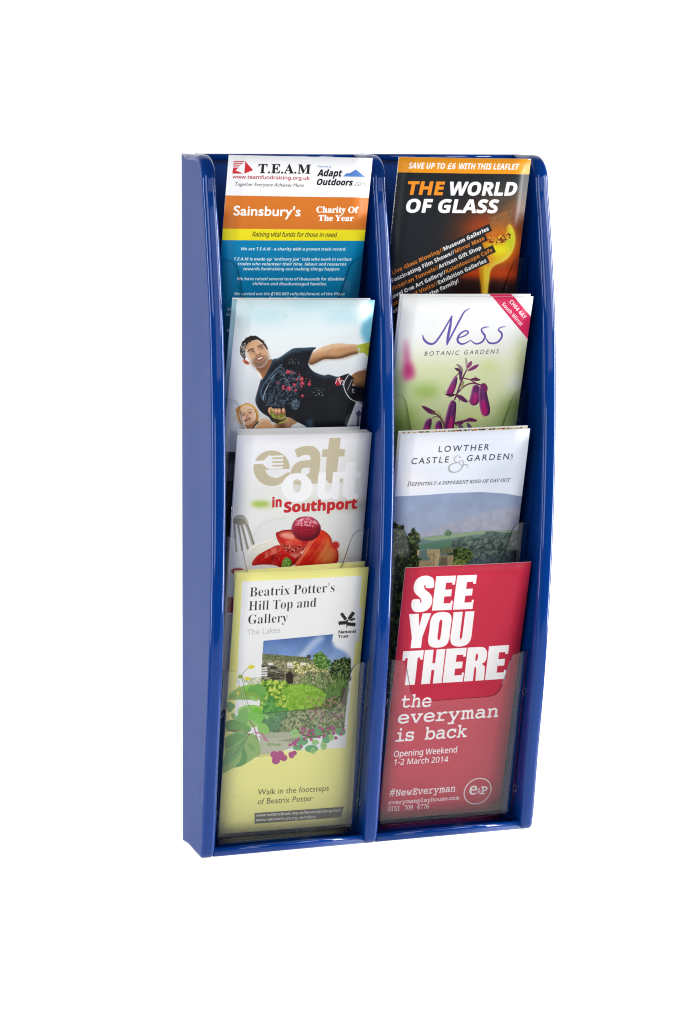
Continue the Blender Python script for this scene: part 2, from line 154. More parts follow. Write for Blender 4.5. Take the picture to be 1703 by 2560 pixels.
106,115,101,136,70,120,70,102,98,94,98,94,70,11,94,110,99,110,106,111,110,113,112,116,113,120,112,124,110,127,105,129,99,129,94,129,83,56,1,36,95,69,84,70,75,73,75,88,85,83,96,82,101,82,104,84,107,89,106,93,
103,96,93,101,87,104,82,108,77,114,75,122,77,131,82,138,90,142,100,143,111,142,121,138,116,126,107,129,99,130,93,128,90,123,91,120,94,117,104,112,113,106,119,99,121,90,120,81,115,75,106,70,84,58,1,8,92,70,92,129,
72,129,72,142,126,142,126,129,107,129,107,70,85,76,1,24,108,69,95,71,86,76,80,85,79,96,79,142,94,142,94,98,95,90,97,85,102,83,108,82,115,83,119,86,122,91,122,98,122,142,138,142,138,95,137,88,134,82,130,77,
124,72,117,70,86,65,1,13,94,70,70,142,85,142,99,99,100,95,102,89,103,83,104,89,105,95,106,99,120,142,135,142,111,70,87,97,1,33,88,70,70,142,85,142,94,103,95,97,97,90,98,84,99,90,100,97,101,102,112,142,
126,142,136,102,138,97,139,90,140,84,141,90,142,97,143,103,152,142,167,142,149,70,132,70,122,108,121,111,120,116,119,121,119,125,118,121,117,116,116,111,115,108,106,70,88,67,1,12,70,70,94,107,72,142,88,142,104,116,119,142,
135,142,113,106,137,70,120,70,103,97,86,70,89,63,1,9,94,70,94,98,70,142,87,142,101,112,116,142,133,142,109,98,109,70,90,58,1,10,72,70,72,80,107,129,73,129,73,142,125,142,125,132,91,83,126,83,126,70,48,58,
2,20,99,69,87,71,80,79,75,91,74,106,74,117,76,126,79,133,84,139,90,142,99,143,110,141,118,133,122,122,124,106,123,95,121,86,118,79,113,73,107,70,16,99,81,103,83,107,87,108,95,109,106,108,117,107,124,103,129,99,
131,94,129,91,124,89,117,89,106,89,95,91,87,94,83,49,58,1,11,96,70,96,112,97,118,97,126,95,124,92,121,83,114,76,123,99,142,112,142,112,70,50,58,1,27,74,70,74,81,92,99,101,108,106,115,107,122,107,125,105,
128,98,130,90,128,82,123,74,133,80,138,88,141,100,143,106,142,112,140,116,137,120,133,122,129,122,123,120,113,113,103,102,92,93,83,124,83,124,70,51,58,1,45,95,69,84,70,74,73,74,86,84,82,93,81,100,82,104,84,107,
87,108,92,106,97,101,100,90,101,85,101,85,113,90,113,101,114,105,117,107,122,106,126,104,128,101,130,96,131,87,129,81,125,74,136,84,141,97,143,107,142,115,138,120,133,121,126,120,119,117,114,112,110,106,108,114,106,119,102,122,
97,124,91,123,85,121,80,117,75,111,72,104,70,52,58,2,11,102,70,102,85,72,85,72,95,103,142,117,142,117,97,126,97,126,85,117,85,117,70,8,85,97,102,97,102,109,103,115,103,121,103,124,101,121,98,117,53,58,1,32,
94,69,84,70,75,73,75,86,84,83,94,81,100,82,104,84,107,88,108,93,106,99,101,102,93,104,87,103,82,102,76,105,79,142,118,142,118,129,92,129,91,115,95,116,100,116,106,115,112,113,117,110,120,106,122,101,123,94,121,84,
116,76,107,71,54,58,2,34,100,69,93,70,87,72,81,77,77,83,74,91,74,101,74,113,78,124,84,134,89,138,94,140,101,142,110,143,115,143,119,142,119,130,115,131,111,131,103,130,97,128,93,125,90,120,88,108,94,114,98,116,
104,117,112,115,119,111,123,104,124,94,123,84,118,76,110,71,14,100,81,104,82,107,84,109,88,110,94,109,98,107,102,104,104,100,105,94,104,90,100,89,95,90,89,94,83,55,58,1,7,81,70,108,129,73,129,73,142,124,142,124,
132,97,70,56,58,3,31,99,69,88,70,80,74,75,80,74,88,75,95,78,100,87,108,79,115,77,120,76,126,77,131,79,135,83,139,87,141,99,143,110,141,115,139,119,135,121,131,122,126,121,120,118,115,109,108,116,103,122,97,124,
89,123,83,121,78,117,74,112,71,12,99,114,105,118,107,121,107,124,107,128,105,130,99,132,93,130,91,128,90,124,91,121,93,118,15,99,80,104,81,107,83,109,85,110,89,108,94,104,98,99,101,98,101,91,96,88,93,88,89,88,
86,90,83,94,81,57,58,2,35,88,69,83,69,78,70,78,82,82,81,87,81,95,82,101,84,105,87,108,92,110,103,109,103,104,97,99,96,93,95,85,96,79,101,75,108,73,118,75,128,80,136,88,141,98,143,105,142,111,139,116,
135,120,129,123,121,124,111,123,99,120,87,114,78,109,74,103,71,96,70,14,98,107,104,108,107,112,109,117,108,123,104,128,98,131,94,130,91,128,89,124,88,118,89,113,90,110,93,107,46,27,1,8,83,69,79,70,77,75,79,81,
83,82,88,81,90,75,88,70,44,27,1,7,74,57,77,70,79,82,89,82,89,81,86,69,81,57,45,32,1,4,74,93,74,101,98,101,98,93,47,37,1,4,71,70,98,142,106,142,80,70,39,23,1,4,79,116,77,142,86,142,
84,116,34,41,2,4,97,116,95,142,105,142,103,116,4,79,116,77,142,86,142,84,116,33,27,2,4,81,90,78,142,89,142,86,90,8,83,69,79,70,77,75,79,81,83,82,88,81,90,75,88,70,70,44,32,26,0,66,66,3,
24,72,70,72,73,77,73,79,75,81,82,81,125,80,132,78,135,72,136,72,138,103,138,118,137,127,131,129,123,128,115,122,110,113,107,124,103,131,98,133,90,131,81,126,75,117,71,106,70,12,97,108,98,108,105,109,109,111,112,115,
113,122,112,128,110,132,107,134,102,135,98,134,97,129,12,103,74,109,75,112,77,114,82,115,89,114,96,112,101,107,104,100,105,97,105,97,80,99,75,80,63,2,24,72,70,72,73,79,75,81,82,81,127,79,134,72,136,72,138,102,
138,113,138,120,136,125,133,128,130,131,125,131,120,130,112,125,106,117,102,106,101,97,101,97,82,99,75,106,73,106,70,12,97,104,100,104,107,105,111,108,113,112,114,119,113,126,111,131,108,134,102,135,98,134,97,130,72,78,1,40,
72,70,72,73,79,75,81,82,81,127,79,134,72,136,72,138,106,138,106,136,101,135,98,132,97,127,97,108,121,108,121,127,121,132,118,135,112,136,112,138,146,138,146,136,139,134,137,127,137,82,139,75,142,73,146,73,146,70,112,70,
112,73,119,75,121,77,121,82,121,103,97,103,97,82,99,75,106,73,106,70,84,63,1,27,84,70,84,73,88,73,91,75,93,78,93,82,93,135,92,135,85,134,80,130,76,125,74,118,72,118,72,138,132,138,132,118,129,118,126,127,
120,133,110,135,109,135,109,82,110,77,111,75,114,73,119,73,119,70,71,76,1,46,110,68,100,70,91,73,84,78,79,85,75,94,74,104,75,114,79,123,84,130,91,135,99,139,109,140,117,139,125,136,128,135,131,136,133,140,136,140,
136,116,133,116,127,127,119,134,110,136,100,133,94,122,92,104,93,90,97,80,103,74,111,72,116,72,119,74,121,77,121,81,121,89,121,93,119,96,111,97,111,100,145,100,145,97,139,96,137,89,137,74,124,70,87,92,1,35,96,68,
75,129,72,134,68,136,68,138,97,138,97,136,92,135,91,132,92,126,103,93,115,123,113,130,110,134,104,136,104,138,136,138,136,136,131,135,129,132,130,128,141,95,151,125,152,131,151,135,145,136,145,138,164,138,164,136,159,133,156,127,
137,68,134,68,117,116,99,68,76,64,1,23,72,70,72,73,79,75,81,82,81,127,79,134,72,136,72,138,107,138,107,136,101,135,98,132,97,127,97,82,98,77,100,75,105,74,117,76,122,78,125,82,131,93,134,93,130,70,67,70,
1,38,108,68,99,70,91,73,84,78,78,86,75,94,74,104,75,114,78,123,84,130,91,135,99,139,109,140,116,139,125,136,128,135,131,136,133,140,135,140,135,116,133,116,129,125,123,131,117,135,110,136,100,133,94,122,92,104,94,87,
101,77,112,74,118,74,124,77,129,81,134,86,137,83,129,75,120,70,79,79,2,28,109,68,102,69,95,71,84,79,80,84,77,90,75,97,74,104,75,111,77,118,80,124,84,130,89,134,96,137,102,139,110,140,117,139,124,137,135,130,
142,118,144,112,145,104,144,97,142,90,139,84,135,79,123,71,116,69,14,110,72,119,75,125,86,127,104,126,118,122,128,116,134,109,136,99,133,94,122,92,104,93,90,97,80,102,74,89,64,1,32,85,70,85,73,92,75,94,82,94,
97,77,128,72,134,70,135,68,136,68,138,101,138,101,136,99,136,95,135,93,132,95,129,107,104,120,125,122,131,120,135,115,136,114,136,114,138,136,138,136,136,131,134,127,129,110,101,110,82,112,75,119,73,119,70,78,74,1,27,130,
68,86,122,86,82,88,75,95,73,95,70,73,70,73,73,78,73,81,76,81,82,81,128,75,135,73,136,73,138,93,138,129,95,129,127,128,132,125,135,120,136,120,138,142,138,142,136,135,134,133,127,133,68,69,66,1,43,72,70,72,
73,77,73,79,74,81,77,81,82,81,125,81,131,79,134,77,135,72,136,72,138,130,138,130,118,128,118,125,126,121,131,114,134,105,135,100,134,98,133,97,128,97,107,99,107,105,108,109,110,112,115,113,122,116,122,116,88,113,88,111,
97,106,102,98,103,97,103,97,80,99,75,105,74,117,76,126,81,132,91,134,91,130,70,65,65,2,24,69,70,69,73,74,75,77,81,101,140,104,140,128,83,132,75,134,73,136,73,136,70,104,70,104,73,110,74,113,77,111,82,108,
90,86,90,82,81,81,79,81,77,83,74,89,73,89,70,3,87,94,106,94,96,118,77,95,1,36,72,70,72,73,79,75,81,77,81,82,81,127,81,132,78,135,72,136,72,138,98,138,118,91,137,138,163,138,163,136,156,133,154,127,
154,83,155,76,157,73,162,73,162,70,129,70,129,73,135,74,137,77,138,82,138,130,113,70,110,70,86,128,86,82,86,77,88,74,95,73,95,70,97,52,2,37,108,68,102,70,100,75,93,70,84,69,80,69,76,72,74,75,73,79,
75,86,80,90,88,95,100,99,100,106,98,112,92,114,87,114,86,111,87,108,88,105,86,100,82,99,77,100,75,105,77,112,84,116,94,118,103,117,109,114,113,109,114,102,114,79,114,76,116,75,118,76,119,74,114,70,8,93,75,96,
76,100,79,100,95,93,93,89,88,88,83,89,77,98,54,2,23,76,68,76,128,75,134,71,136,71,138,91,138,91,112,96,116,103,118,108,117,113,115,116,111,119,107,121,95,121,88,118,81,115,76,110,72,105,69,99,68,92,70,86,
74,78,68,12,97,72,102,73,105,77,107,94,106,102,105,108,102,111,98,112,93,110,91,106,91,80,92,74,99,44,1,36,93,68,88,69,83,72,79,75,76,80,74,86,73,92,74,99,76,106,80,111,84,115,90,117,96,118,103,117,
108,115,111,111,112,107,110,102,105,101,101,102,99,108,100,109,100,111,99,114,95,115,91,113,88,107,87,98,88,88,91,81,95,77,101,76,106,77,111,81,113,79,104,71,100,56,2,26,91,68,86,69,82,72,78,75,75,80,73,92,
74,99,75,106,78,111,82,115,87,117,92,118,98,116,103,112,103,130,102,135,96,136,96,138,118,138,118,81,119,76,123,74,123,72,103,68,103,76,98,70,11,96,74,100,76,103,81,103,106,101,110,96,112,92,111,90,107,88,93,89,
79,92,75,101,45,2,26,93,68,88,69,83,72,79,75,76,80,74,86,73,94,74,100,76,106,79,111,83,115,88,117,94,118,101,116,107,112,111,105,112,96,112,95,88,95,89,85,93,78,100,76,106,78,110,83,113,81,104,72,8,
87,99,100,99,100,102,99,112,97,114,94,115,89,111,87,101,102,32,1,38,72,70,72,72,76,73,77,75,78,81,78,112,72,112,72,117,78,117,78,123,79,130,83,135,88,139,96,140,102,139,106,137,109,134,109,130,108,125,104,123,
99,125,98,129,99,133,99,134,100,135,99,136,97,136,94,136,93,134,92,129,92,117,101,117,101,112,92,112,92,80,94,74,100,72,100,70,103,49,3,40,92,49,83,50,77,52,73,55,72,59,74,63,80,66,75,70,74,75,74,78,
76,81,85,87,76,93,73,102,74,106,76,110,83,116,94,118,105,116,118,116,118,110,110,110,113,106,114,101,111,93,105,87,96,85,94,86,91,86,87,84,85,81,87,78,91,77,96,77,109,76,115,72,117,64,116,58,111,53,103,50,
12,94,89,97,89,99,92,100,102,99,111,97,114,94,115,91,114,89,111,87,102,89,92,91,89,11,94,53,103,53,108,56,109,60,107,64,101,65,85,65,82,62,81,59,82,57,84,54,104,57,1,34,73,70,73,72,77,74,78,78,
78,130,77,134,73,136,73,138,92,138,92,110,99,116,106,118,114,116,118,111,120,102,120,78,121,74,124,72,124,70,100,70,100,72,101,72,104,74,105,78,105,103,104,109,103,110,100,111,96,109,92,105,92,78,93,74,97,72,97,70,
105,30,2,8,85,124,80,126,78,132,80,137,85,140,91,137,93,132,90,126,13,73,70,73,72,77,74,78,78,78,108,77,113,73,114,73,117,92,117,92,78,93,74,97,72,97,70,106,31,2,8,86,124,81,127,78,132,81,137,86,
140,91,137,94,132,91,127,24,75,49,68,50,63,54,62,60,63,64,68,66,72,64,74,60,73,57,72,55,72,53,75,52,77,53,79,55,80,62,80,107,78,113,73,114,73,117,94,117,94,67,93,59,89,53,83,50,107,54,1,35,
73,70,73,72,77,74,78,78,78,130,77,134,73,136,73,138,92,138,92,95,104,107,107,112,105,113,101,114,101,117,122,117,122,114,116,113,111,109,103,101,122,75,126,72,126,70,102,70,102,72,103,72,105,73,106,75,105,77,94,92,
92,90,92,78,93,74,97,72,97,70,108,30,1,13,73,70,73,72,77,74,78,78,78,130,77,134,73,136,73,138,92,138,92,78,93,74,97,72,97,70,109,83,1,51,73,70,73,72,77,74,78,78,78,108,77,113,73,114,73,117,
92,117,92,110,98,116,106,118,114,116,118,109,125,116,133,118,140,116,144,111,146,102,146,78,147,74,150,72,150,70,127,70,127,72,130,74,131,78,131,103,131,109,129,110,127,111,122,109,119,106,119,78,120,74,123,72,123,70,100,70,
100,72,104,74,105,78,105,103,104,109,102,110,100,111,96,109,92,105,92,78,93,74,97,72,97,70,110,57,1,34,73,70,73,72,77,74,78,78,78,108,77,113,73,114,73,117,92,117,92,110,99,116,106,118,114,116,118,111,120,102,
120,78,121,74,124,72,124,70,100,70,100,72,101,72,104,74,105,78,105,103,104,109,103,110,100,111,96,109,92,105,92,78,93,74,97,72,97,70,111,50,2,24,95,68,89,69,84,72,79,76,76,81,74,86,73,93,74,100,76,106,
79,111,84,115,89,117,95,118,101,117,107,115,111,111,115,106,117,100,118,93,117,86,115,80,111,75,107,72,101,69,15,95,72,99,73,101,76,103,82,103,93,102,104,101,111,99,114,95,115,92,114,89,111,88,93,88,82,89,76,92,
73,112,56,2,30,73,49,73,51,76,52,78,55,78,60,78,106,77,112,73,114,73,117,91,117,91,109,97,116,105,118,110,117,114,115,118,111,120,106,122,94,120,81,117,76,114,72,109,69,104,68,97,70,92,75,92,61,93,55,95,
52,100,52,100,49,11,99,74,103,75,106,79,108,93,106,107,104,111,100,112,96,110,92,105,92,80,95,76,114,43,1,26,73,70,73,72,77,74,78,78,78,108,77,113,73,114,73,117,92,117,92,108,98,115,105,118,109,117,111,116,
113,110,112,105,107,103,103,105,101,107,98,109,94,106,92,99,92,78,94,74,100,72,100,70,115,43,1,46,93,68,83,71,81,71,79,71,78,69,75,69,75,86,78,86,80,80,83,76,87,73,91,72,97,74,99,79,97,83,93,86,
86,89,78,95,76,99,76,103,77,109,80,114,85,117,91,118,95,117,100,116,101,116,102,116,105,118,107,118,107,103,104,103,99,112,96,114,92,114,87,113,86,109,87,105,92,102,99,98,106,93,108,89,109,84,107,78,104,73,99,70,
116,34,1,22,89,69,83,69,80,72,78,75,77,81,77,112,73,112,73,115,83,125,89,134,92,134,92,117,101,117,101,112,92,112,92,82,92,78,95,76,98,77,101,81,103,80,97,71,117,56,1,28,90,68,84,70,80,73,78,78,
77,85,77,107,76,112,72,114,72,117,91,117,91,81,93,77,96,75,101,76,104,80,104,107,103,113,98,114,98,117,119,117,119,80,120,76,124,74,124,72,115,71,104,68,104,76,98,71,118,46,1,22,91,68,76,107,73,112,70,114,
70,117,95,117,95,114,93,114,90,113,89,111,90,110,98,88,105,108,106,111,105,113,101,114,101,117,116,117,116,114,112,112,109,106,94,68,119,65,1,37,88,68,73,110,71,113,68,114,68,117,91,117,91,114,88,113,87,111,87,110,
88,108,95,89,102,105,100,110,98,113,95,114,95,117,118,117,118,114,115,113,114,111,114,110,115,109,120,91,127,108,128,111,127,113,123,114,123,117,137,117,137,114,134,113,132,109,116,68,113,68,103,100,91,68,120,48,1,41,71,70,
71,72,75,74,79,78,88,90,76,109,74,113,71,114,71,117,95,117,95,114,92,114,91,112,92,109,98,101,104,108,105,112,104,114,100,114,100,117,117,117,117,114,112,112,108,108,100,98,114,75,115,73,118,72,118,70,93,70,93,72,
97,73,98,75,96,79,91,87,85,79,83,75,84,73,87,72,88,72,88,70,121,45,1,39,78,49,72,51,70,54,69,57,71,62,75,64,80,63,81,59,81,58,81,57,83,55,87,59,89,63,91,69,75,108,74,111,72,113,69,114,
69,117,94,117,94,114,90,113,89,111,89,110,90,108,98,88,105,106,105,109,106,111,104,113,100,114,100,117,115,117,115,114,112,112,109,106,94,66,89,56,84,50,122,44,1,20,72,70,72,72,95,113,89,113,84,113,81,111,78,107,
77,102,74,102,75,117,111,117,111,114,89,74,93,74,99,74,103,77,107,80,109,86,111,86,110,70,39,23,1,4,79,116,77,142,86,142,84,116,46,27,1,8,83,69,79,70,77,75,79,81,83,82,88,81,90,75,88,70,45,32,
1,4,74,93,74,101,98,101,98,93,47,37,1,4,71,70,98,142,106,142,80,70,77,33,32,26,0,69,61,1,46,77,70,74,71,73,74,75,76,79,77,82,77,82,121,79,121,75,122,73,125,75,128,79,128,120,128,122,127,123,
124,123,113,123,109,120,108,117,109,116,113,116,121,90,121,90,105,103,105,103,107,104,111,106,112,109,111,109,106,109,97,109,92,106,91,104,93,103,97,103,99,90,99,90,77,116,77,116,85,117,89,120,91,123,90,123,86,123,74,122,
71,120,70,78,61,1,39,117,69,115,70,113,72,87,117,87,77,93,77,97,76,98,74,97,71,92,70,78,70,75,71,74,74,75,76,79,77,80,77,80,121,74,122,72,125,73,128,80,128,85,128,88,128,90,125,115,82,115,121,109,
121,106,122,104,125,106,128,110,128,124,128,126,127,127,125,126,122,122,121,122,72,121,70,118,69,80,61,2,26,78,70,75,71,74,74,75,76,78,77,84,77,84,121,81,121,76,122,74,125,75,127,78,128,101,128,114,126,122,120,125,
110,122,100,114,94,101,92,92,92,92,77,102,77,106,76,107,74,106,71,102,70,9,92,98,101,98,110,100,115,104,117,110,115,116,110,120,101,121,92,121,97,61,2,37,93,69,86,70,81,73,78,78,77,83,78,90,83,96,90,99,
100,100,111,98,111,99,110,105,106,108,100,110,91,108,88,106,85,106,83,107,82,109,83,112,87,115,100,117,109,116,114,112,118,107,119,99,119,77,121,77,126,76,127,74,126,71,123,70,115,70,113,71,112,73,112,76,103,71,12,94,
76,102,78,109,82,111,86,111,92,101,93,94,93,89,91,86,88,85,84,85,81,87,79,98,61,2,35,104,69,95,71,88,76,88,73,88,71,86,70,77,70,74,71,73,74,75,76,79,77,80,77,80,127,75,128,74,129,73,131,74,
133,77,134,85,134,87,134,88,132,88,108,94,114,104,115,110,115,116,112,120,109,124,104,126,98,127,92,126,86,124,81,120,76,115,72,110,70,13,103,77,109,78,114,81,117,86,118,93,116,101,111,106,103,108,95,106,89,101,87,93,
89,85,95,79,99,61,1,42,100,69,93,70,87,72,82,76,78,81,76,86,75,93,76,99,78,105,82,110,87,114,93,116,100,117,107,116,115,113,116,115,119,116,122,114,122,110,122,101,122,98,119,97,117,98,115,100,111,105,106,108,
101,109,92,107,86,101,83,93,85,86,88,81,93,77,100,76,108,78,116,83,119,84,122,83,123,81,121,77,115,73,108,70,101,61,2,35,100,69,93,70,87,72,82,75,78,80,76,86,75,93,76,99,78,105,82,110,87,114,94,116,
101,117,107,116,113,114,118,110,122,106,124,101,125,95,124,92,123,91,118,90,84,90,85,84,89,80,94,77,101,76,108,77,115,80,121,82,124,81,125,79,122,75,116,72,108,70,9,84,97,116,97,114,102,111,106,106,109,101,110,95,
109,90,107,86,102,104,61,1,47,79,70,76,71,75,74,76,76,81,77,82,77,82,127,76,128,75,131,76,133,79,134,86,134,89,134,89,132,89,110,96,115,104,117,110,116,115,112,119,107,120,99,120,77,122,77,125,76,127,74,126,
71,123,70,109,70,106,71,106,74,107,76,110,77,112,77,112,97,112,102,110,106,106,108,102,109,96,108,91,103,89,97,89,77,91,77,95,76,96,74,95,71,92,70,105,61,2,9,101,125,97,126,96,130,96,135,98,137,101,138,105,
136,106,131,105,126,21,82,70,79,71,78,74,79,76,82,77,97,77,97,108,88,108,85,109,84,112,85,115,88,115,102,115,104,115,105,113,105,77,121,77,123,76,124,74,124,71,120,70,107,61,1,45,79,70,76,71,75,74,77,76,
82,77,84,77,84,127,82,127,77,128,75,131,76,133,79,134,89,134,91,134,91,132,91,97,106,109,103,111,102,113,103,115,107,115,120,115,123,115,124,112,123,110,120,109,114,108,108,104,101,97,120,77,124,77,127,76,128,74,127,71,
124,70,111,70,108,71,107,73,108,75,110,77,96,93,91,89,91,74,91,71,88,70,108,61,1,21,83,70,80,71,79,74,80,76,83,77,97,77,97,127,89,127,83,128,81,131,82,133,85,134,102,134,104,134,104,132,104,77,120,77,
123,76,123,74,123,71,119,70,109,61,1,62,74,70,71,71,70,74,71,76,76,77,77,77,77,108,75,108,71,109,70,112,71,115,74,115,81,115,84,115,84,113,89,116,94,117,99,115,103,111,108,115,114,117,120,116,123,112,125,107,
126,99,126,77,127,77,131,76,132,74,131,71,128,70,122,70,119,71,118,75,118,97,117,107,115,109,113,109,110,108,107,106,106,102,105,97,105,77,106,77,110,76,111,74,110,71,108,70,101,70,98,71,98,75,98,101,96,107,91,109,
87,108,84,104,84,77,86,77,90,76,91,74,90,71,87,70,110,61,1,47,79,70,76,71,75,74,77,76,81,77,82,77,82,108,80,108,76,109,75,112,77,115,82,115,87,115,89,115,89,113,89,110,97,115,104,117,110,116,115,112,
119,107,120,99,120,77,122,77,126,76,127,74,125,71,121,70,111,70,107,71,106,74,107,76,111,77,112,77,112,97,111,104,108,108,102,109,96,108,91,103,89,97,89,77,91,77,95,76,96,74,95,71,91,70,111,61,2,24,100,69,
93,70,87,72,82,75,78,80,75,86,75,93,75,99,78,105,82,110,87,114,93,116,100,117,108,116,114,114,119,110,123,105,125,99,126,93,125,86,123,80,119,75,114,72,108,70,12,100,76,109,78,115,84,118,93,115,101,109,108,100,
110,91,108,85,101,83,93,85,84,91,78,112,61,2,38,77,50,74,51,73,54,75,57,79,57,80,57,80,108,78,108,74,109,73,112,74,115,77,115,85,115,87,115,88,113,88,109,95,114,104,116,110,115,116,112,120,109,124,104,126,
98,127,92,126,86,124,80,121,76,116,73,111,71,105,70,95,72,88,77,88,57,99,57,102,57,103,54,102,51,99,50,13,103,77,109,78,114,82,117,86,118,93,116,100,111,106,103,108,95,106,89,100,87,93,89,85,95,79,114,61,
1,32,79,70,76,71,75,74,76,76,79,77,88,77,88,108,82,108,79,109,78,112,79,115,82,115,93,115,95,115,95,113,95,105,105,114,116,117,123,115,126,110,125,107,122,106,118,107,113,109,105,106,95,97,95,77,112,77,115,76,
116,74,115,71,112,70,115,61,1,58,82,69,80,70,79,74,79,82,80,85,82,86,84,86,86,83,88,80,91,78,96,76,102,75,110,77,113,80,113,83,113,86,111,88,102,89,100,89,91,90,84,93,80,97,79,103,80,109,84,113,
90,116,98,117,109,115,110,115,111,115,114,116,115,116,118,115,119,112,119,106,118,102,115,101,111,104,105,109,97,110,92,110,89,108,87,106,87,103,87,101,89,99,93,98,99,97,112,96,116,94,119,92,121,88,122,83,120,78,117,73,
111,70,102,69,87,71,116,61,1,34,104,69,95,71,88,76,87,88,87,106,78,106,75,107,74,109,76,112,81,113,87,113,87,125,88,129,90,130,94,128,94,123,94,113,114,113,117,112,118,109,117,107,114,106,94,106,94,89,95,81,
98,77,104,76,114,79,122,81,124,80,125,78,123,75,117,72,110,70,117,61,1,41,97,69,88,71,82,77,80,86,80,108,78,108,75,109,74,112,75,115,78,115,85,115,87,115,88,112,88,88,88,83,91,79,94,77,99,76,105,78,
110,82,112,88,112,108,105,108,102,109,102,112,103,115,105,115,116,115,119,114,119,111,119,77,122,77,125,76,126,74,125,71,122,70,115,70,113,71,112,72,112,75,105,71,118,61,1,29,100,68,96,69,94,73,78,108,73,109,72,112,
73,115,76,115,90,115,93,115,94,112,93,109,89,108,87,108,100,77,114,108,111,108,106,109,105,112,106,115,109,115,124,115,127,115,128,112,127,109,123,108,122,108,106,73,103,69,119,61,1,40,90,68,86,69,85,73,73,108,70,109,
69,112,70,115,73,115,86,115,89,115,90,112,89,109,84,108,81,108,90,79,96,100,98,103,100,104,103,103,105,99,111,79,119,108,116,108,112,109,110,112,111,115,115,115,128,115,130,115,131,112,130,109,127,108,115,72,114,69,111,68,
108,69,106,73,100,95,94,72,92,69,121,61,1,36,78,50,75,51,74,54,75,57,78,57,89,57,97,73,79,108,74,109,73,112,74,115,77,115,91,115,94,115,95,112,94,109,89,108,88,108,101,81,115,108,113,108,108,109,107,112,
108,115,111,115,123,115,126,115,127,112,126,109,122,108,97,57,99,57,103,57,105,54,104,51,101,50,48,61,2,20,100,68,95,69,90,72,86,77,83,84,81,92,80,101,82,115,86,125,92,132,100,134,106,133,111,130,115,125,118,118,
120,110,120,101,119,87,115,77,109,71,16,100,75,105,77,109,82,111,90,112,101,111,112,109,120,105,125,100,127,95,125,92,120,89,112,88,101,89,90,92,82,96,77,49,61,1,24,87,70,84,71,83,74,84,76,90,77,98,77,98,
125,89,123,88,123,87,123,84,123,84,126,84,128,87,129,101,133,104,133,105,133,106,130,106,77,113,77,119,76,120,74,119,71,116,70,52,61,2,37,99,70,96,71,95,74,96,76,99,77,104,77,104,85,81,85,80,86,79,88,79,
92,79,94,101,132,102,133,103,133,104,133,105,133,110,133,112,130,112,93,114,93,116,94,117,94,119,94,120,92,120,91,119,90,119,88,118,86,116,85,112,85,112,77,113,77,118,76,119,74,118,71,115,70,3,86,93,104,93,104,126,
53,61,1,43,98,68,90,69,84,71,80,73,79,76,80,78,82,79,84,79,98,76,104,77,108,80,111,84,112,90,110,97,106,102,99,104,93,103,87,100,85,100,83,101,82,105,82,129,83,131,87,132,112,132,115,131,116,128,115,125,
112,124,89,124,89,108,101,111,106,110,111,108,115,105,118,101,120,96,121,90,120,84,118,79,114,75,110,71,104,69,54,61,2,30,102,68,95,69,90,72,86,76,83,82,81,89,80,97,81,107,84,116,89,124,95,129,103,133,112,134,
118,133,119,130,118,128,112,127,103,126,96,121,91,113,89,102,95,107,102,109,107,108,111,106,118,99,120,89,118,78,111,71,107,69,16,101,75,105,76,109,79,111,83,112,88,111,94,109,98,105,101,101,102,96,101,93,98,91,94,90,
89,91,83,93,79,97,76,55,61,1,22,95,69,93,71,93,72,112,125,87,125,86,121,83,120,81,121,80,123,80,125,81,129,82,131,84,132,117,132,119,131,119,130,119,128,119,126,118,124,101,71,100,69,99,69,57,61,2,31,88,
68,82,69,81,72,82,74,88,75,97,77,104,81,109,89,112,100,106,95,99,93,94,94,89,96,82,103,80,113,81,119,82,124,89,131,94,133,99,134,105,133,110,130,114,126,117,120,119,113,120,105,119,95,116,86,111,78,105,73,97,
70,16,99,100,104,101,107,104,110,108,110,113,110,118,107,123,104,126,99,127,95,126,91,123,89,119,88,114,89,108,91,104,95,101,35,65,2,28,81,70,85,91,73,91,73,98,87,98,90,114,76,114,76,121,91,121,95,142,102,142,
98,121,113,121,117,142,124,142,120,121,132,121,132,114,118,114,115,98,129,98,129,91,114,91,110,70,103,70,107,91,92,91,88,70,4,94,98,108,98,111,114,97,114,46,27,1,8,83,69,79,70,77,75,79,81,83,82,88,81,90,
75,88,70,38,74,3,33,98,69,89,70,81,74,77,80,75,89,76,96,80,101,91,110,85,118,83,122,82,127,83,134,87,139,93,142,101,143,108,142,113,139,117,134,118,128,117,122,114,117,104,109,123,90,127,97,130,106,139,106,135,
94,129,84,144,70,132,70,123,78,112,72,106,70,12,98,114,107,120,109,124,109,128,109,131,107,133,104,135,100,136,93,134,91,131,91,127,93,121,10,98,77,109,79,117,84,96,104,88,98,85,94,85,89,86,84,88,80,93,78,73,
17,32,26,0,68,76,2,25,65,70,65,72,66,72,73,74,76,81,89,128,90,133,88,136,82,138,83,140,109,140,119,139,127,136,133,132,138,126,141,119,142,111,141,103,139,95,134,88,129,82,122,77,114,73,105,71,95,70,19,95,
73,104,74,110,77,116,80,121,86,128,98,130,113,129,123,125,130,118,135,108,136,103,136,101,133,99,128,87,83,86,77,86,75,88,74,91,74,69,68,1,45,65,70,65,72,66,72,73,74,76,81,89,128,90,133,88,136,82,138,83,
140,136,140,133,125,131,125,130,132,126,135,116,136,108,136,103,136,101,134,99,129,94,109,102,109,109,110,113,111,116,114,118,119,120,119,113,94,111,94,112,98,111,103,108,105,102,106,93,106,87,82,86,79,86,77,87,74,93,74,100,
74,112,75,121,80,128,89,130,89,123,70,70,61,1,42,65,70,66,72,71,73,75,75,77,81,89,128,90,133,88,136,83,138,83,140,133,140,130,123,128,123,128,124,128,125,127,130,125,134,122,136,116,136,108,136,103,135,101,133,99,
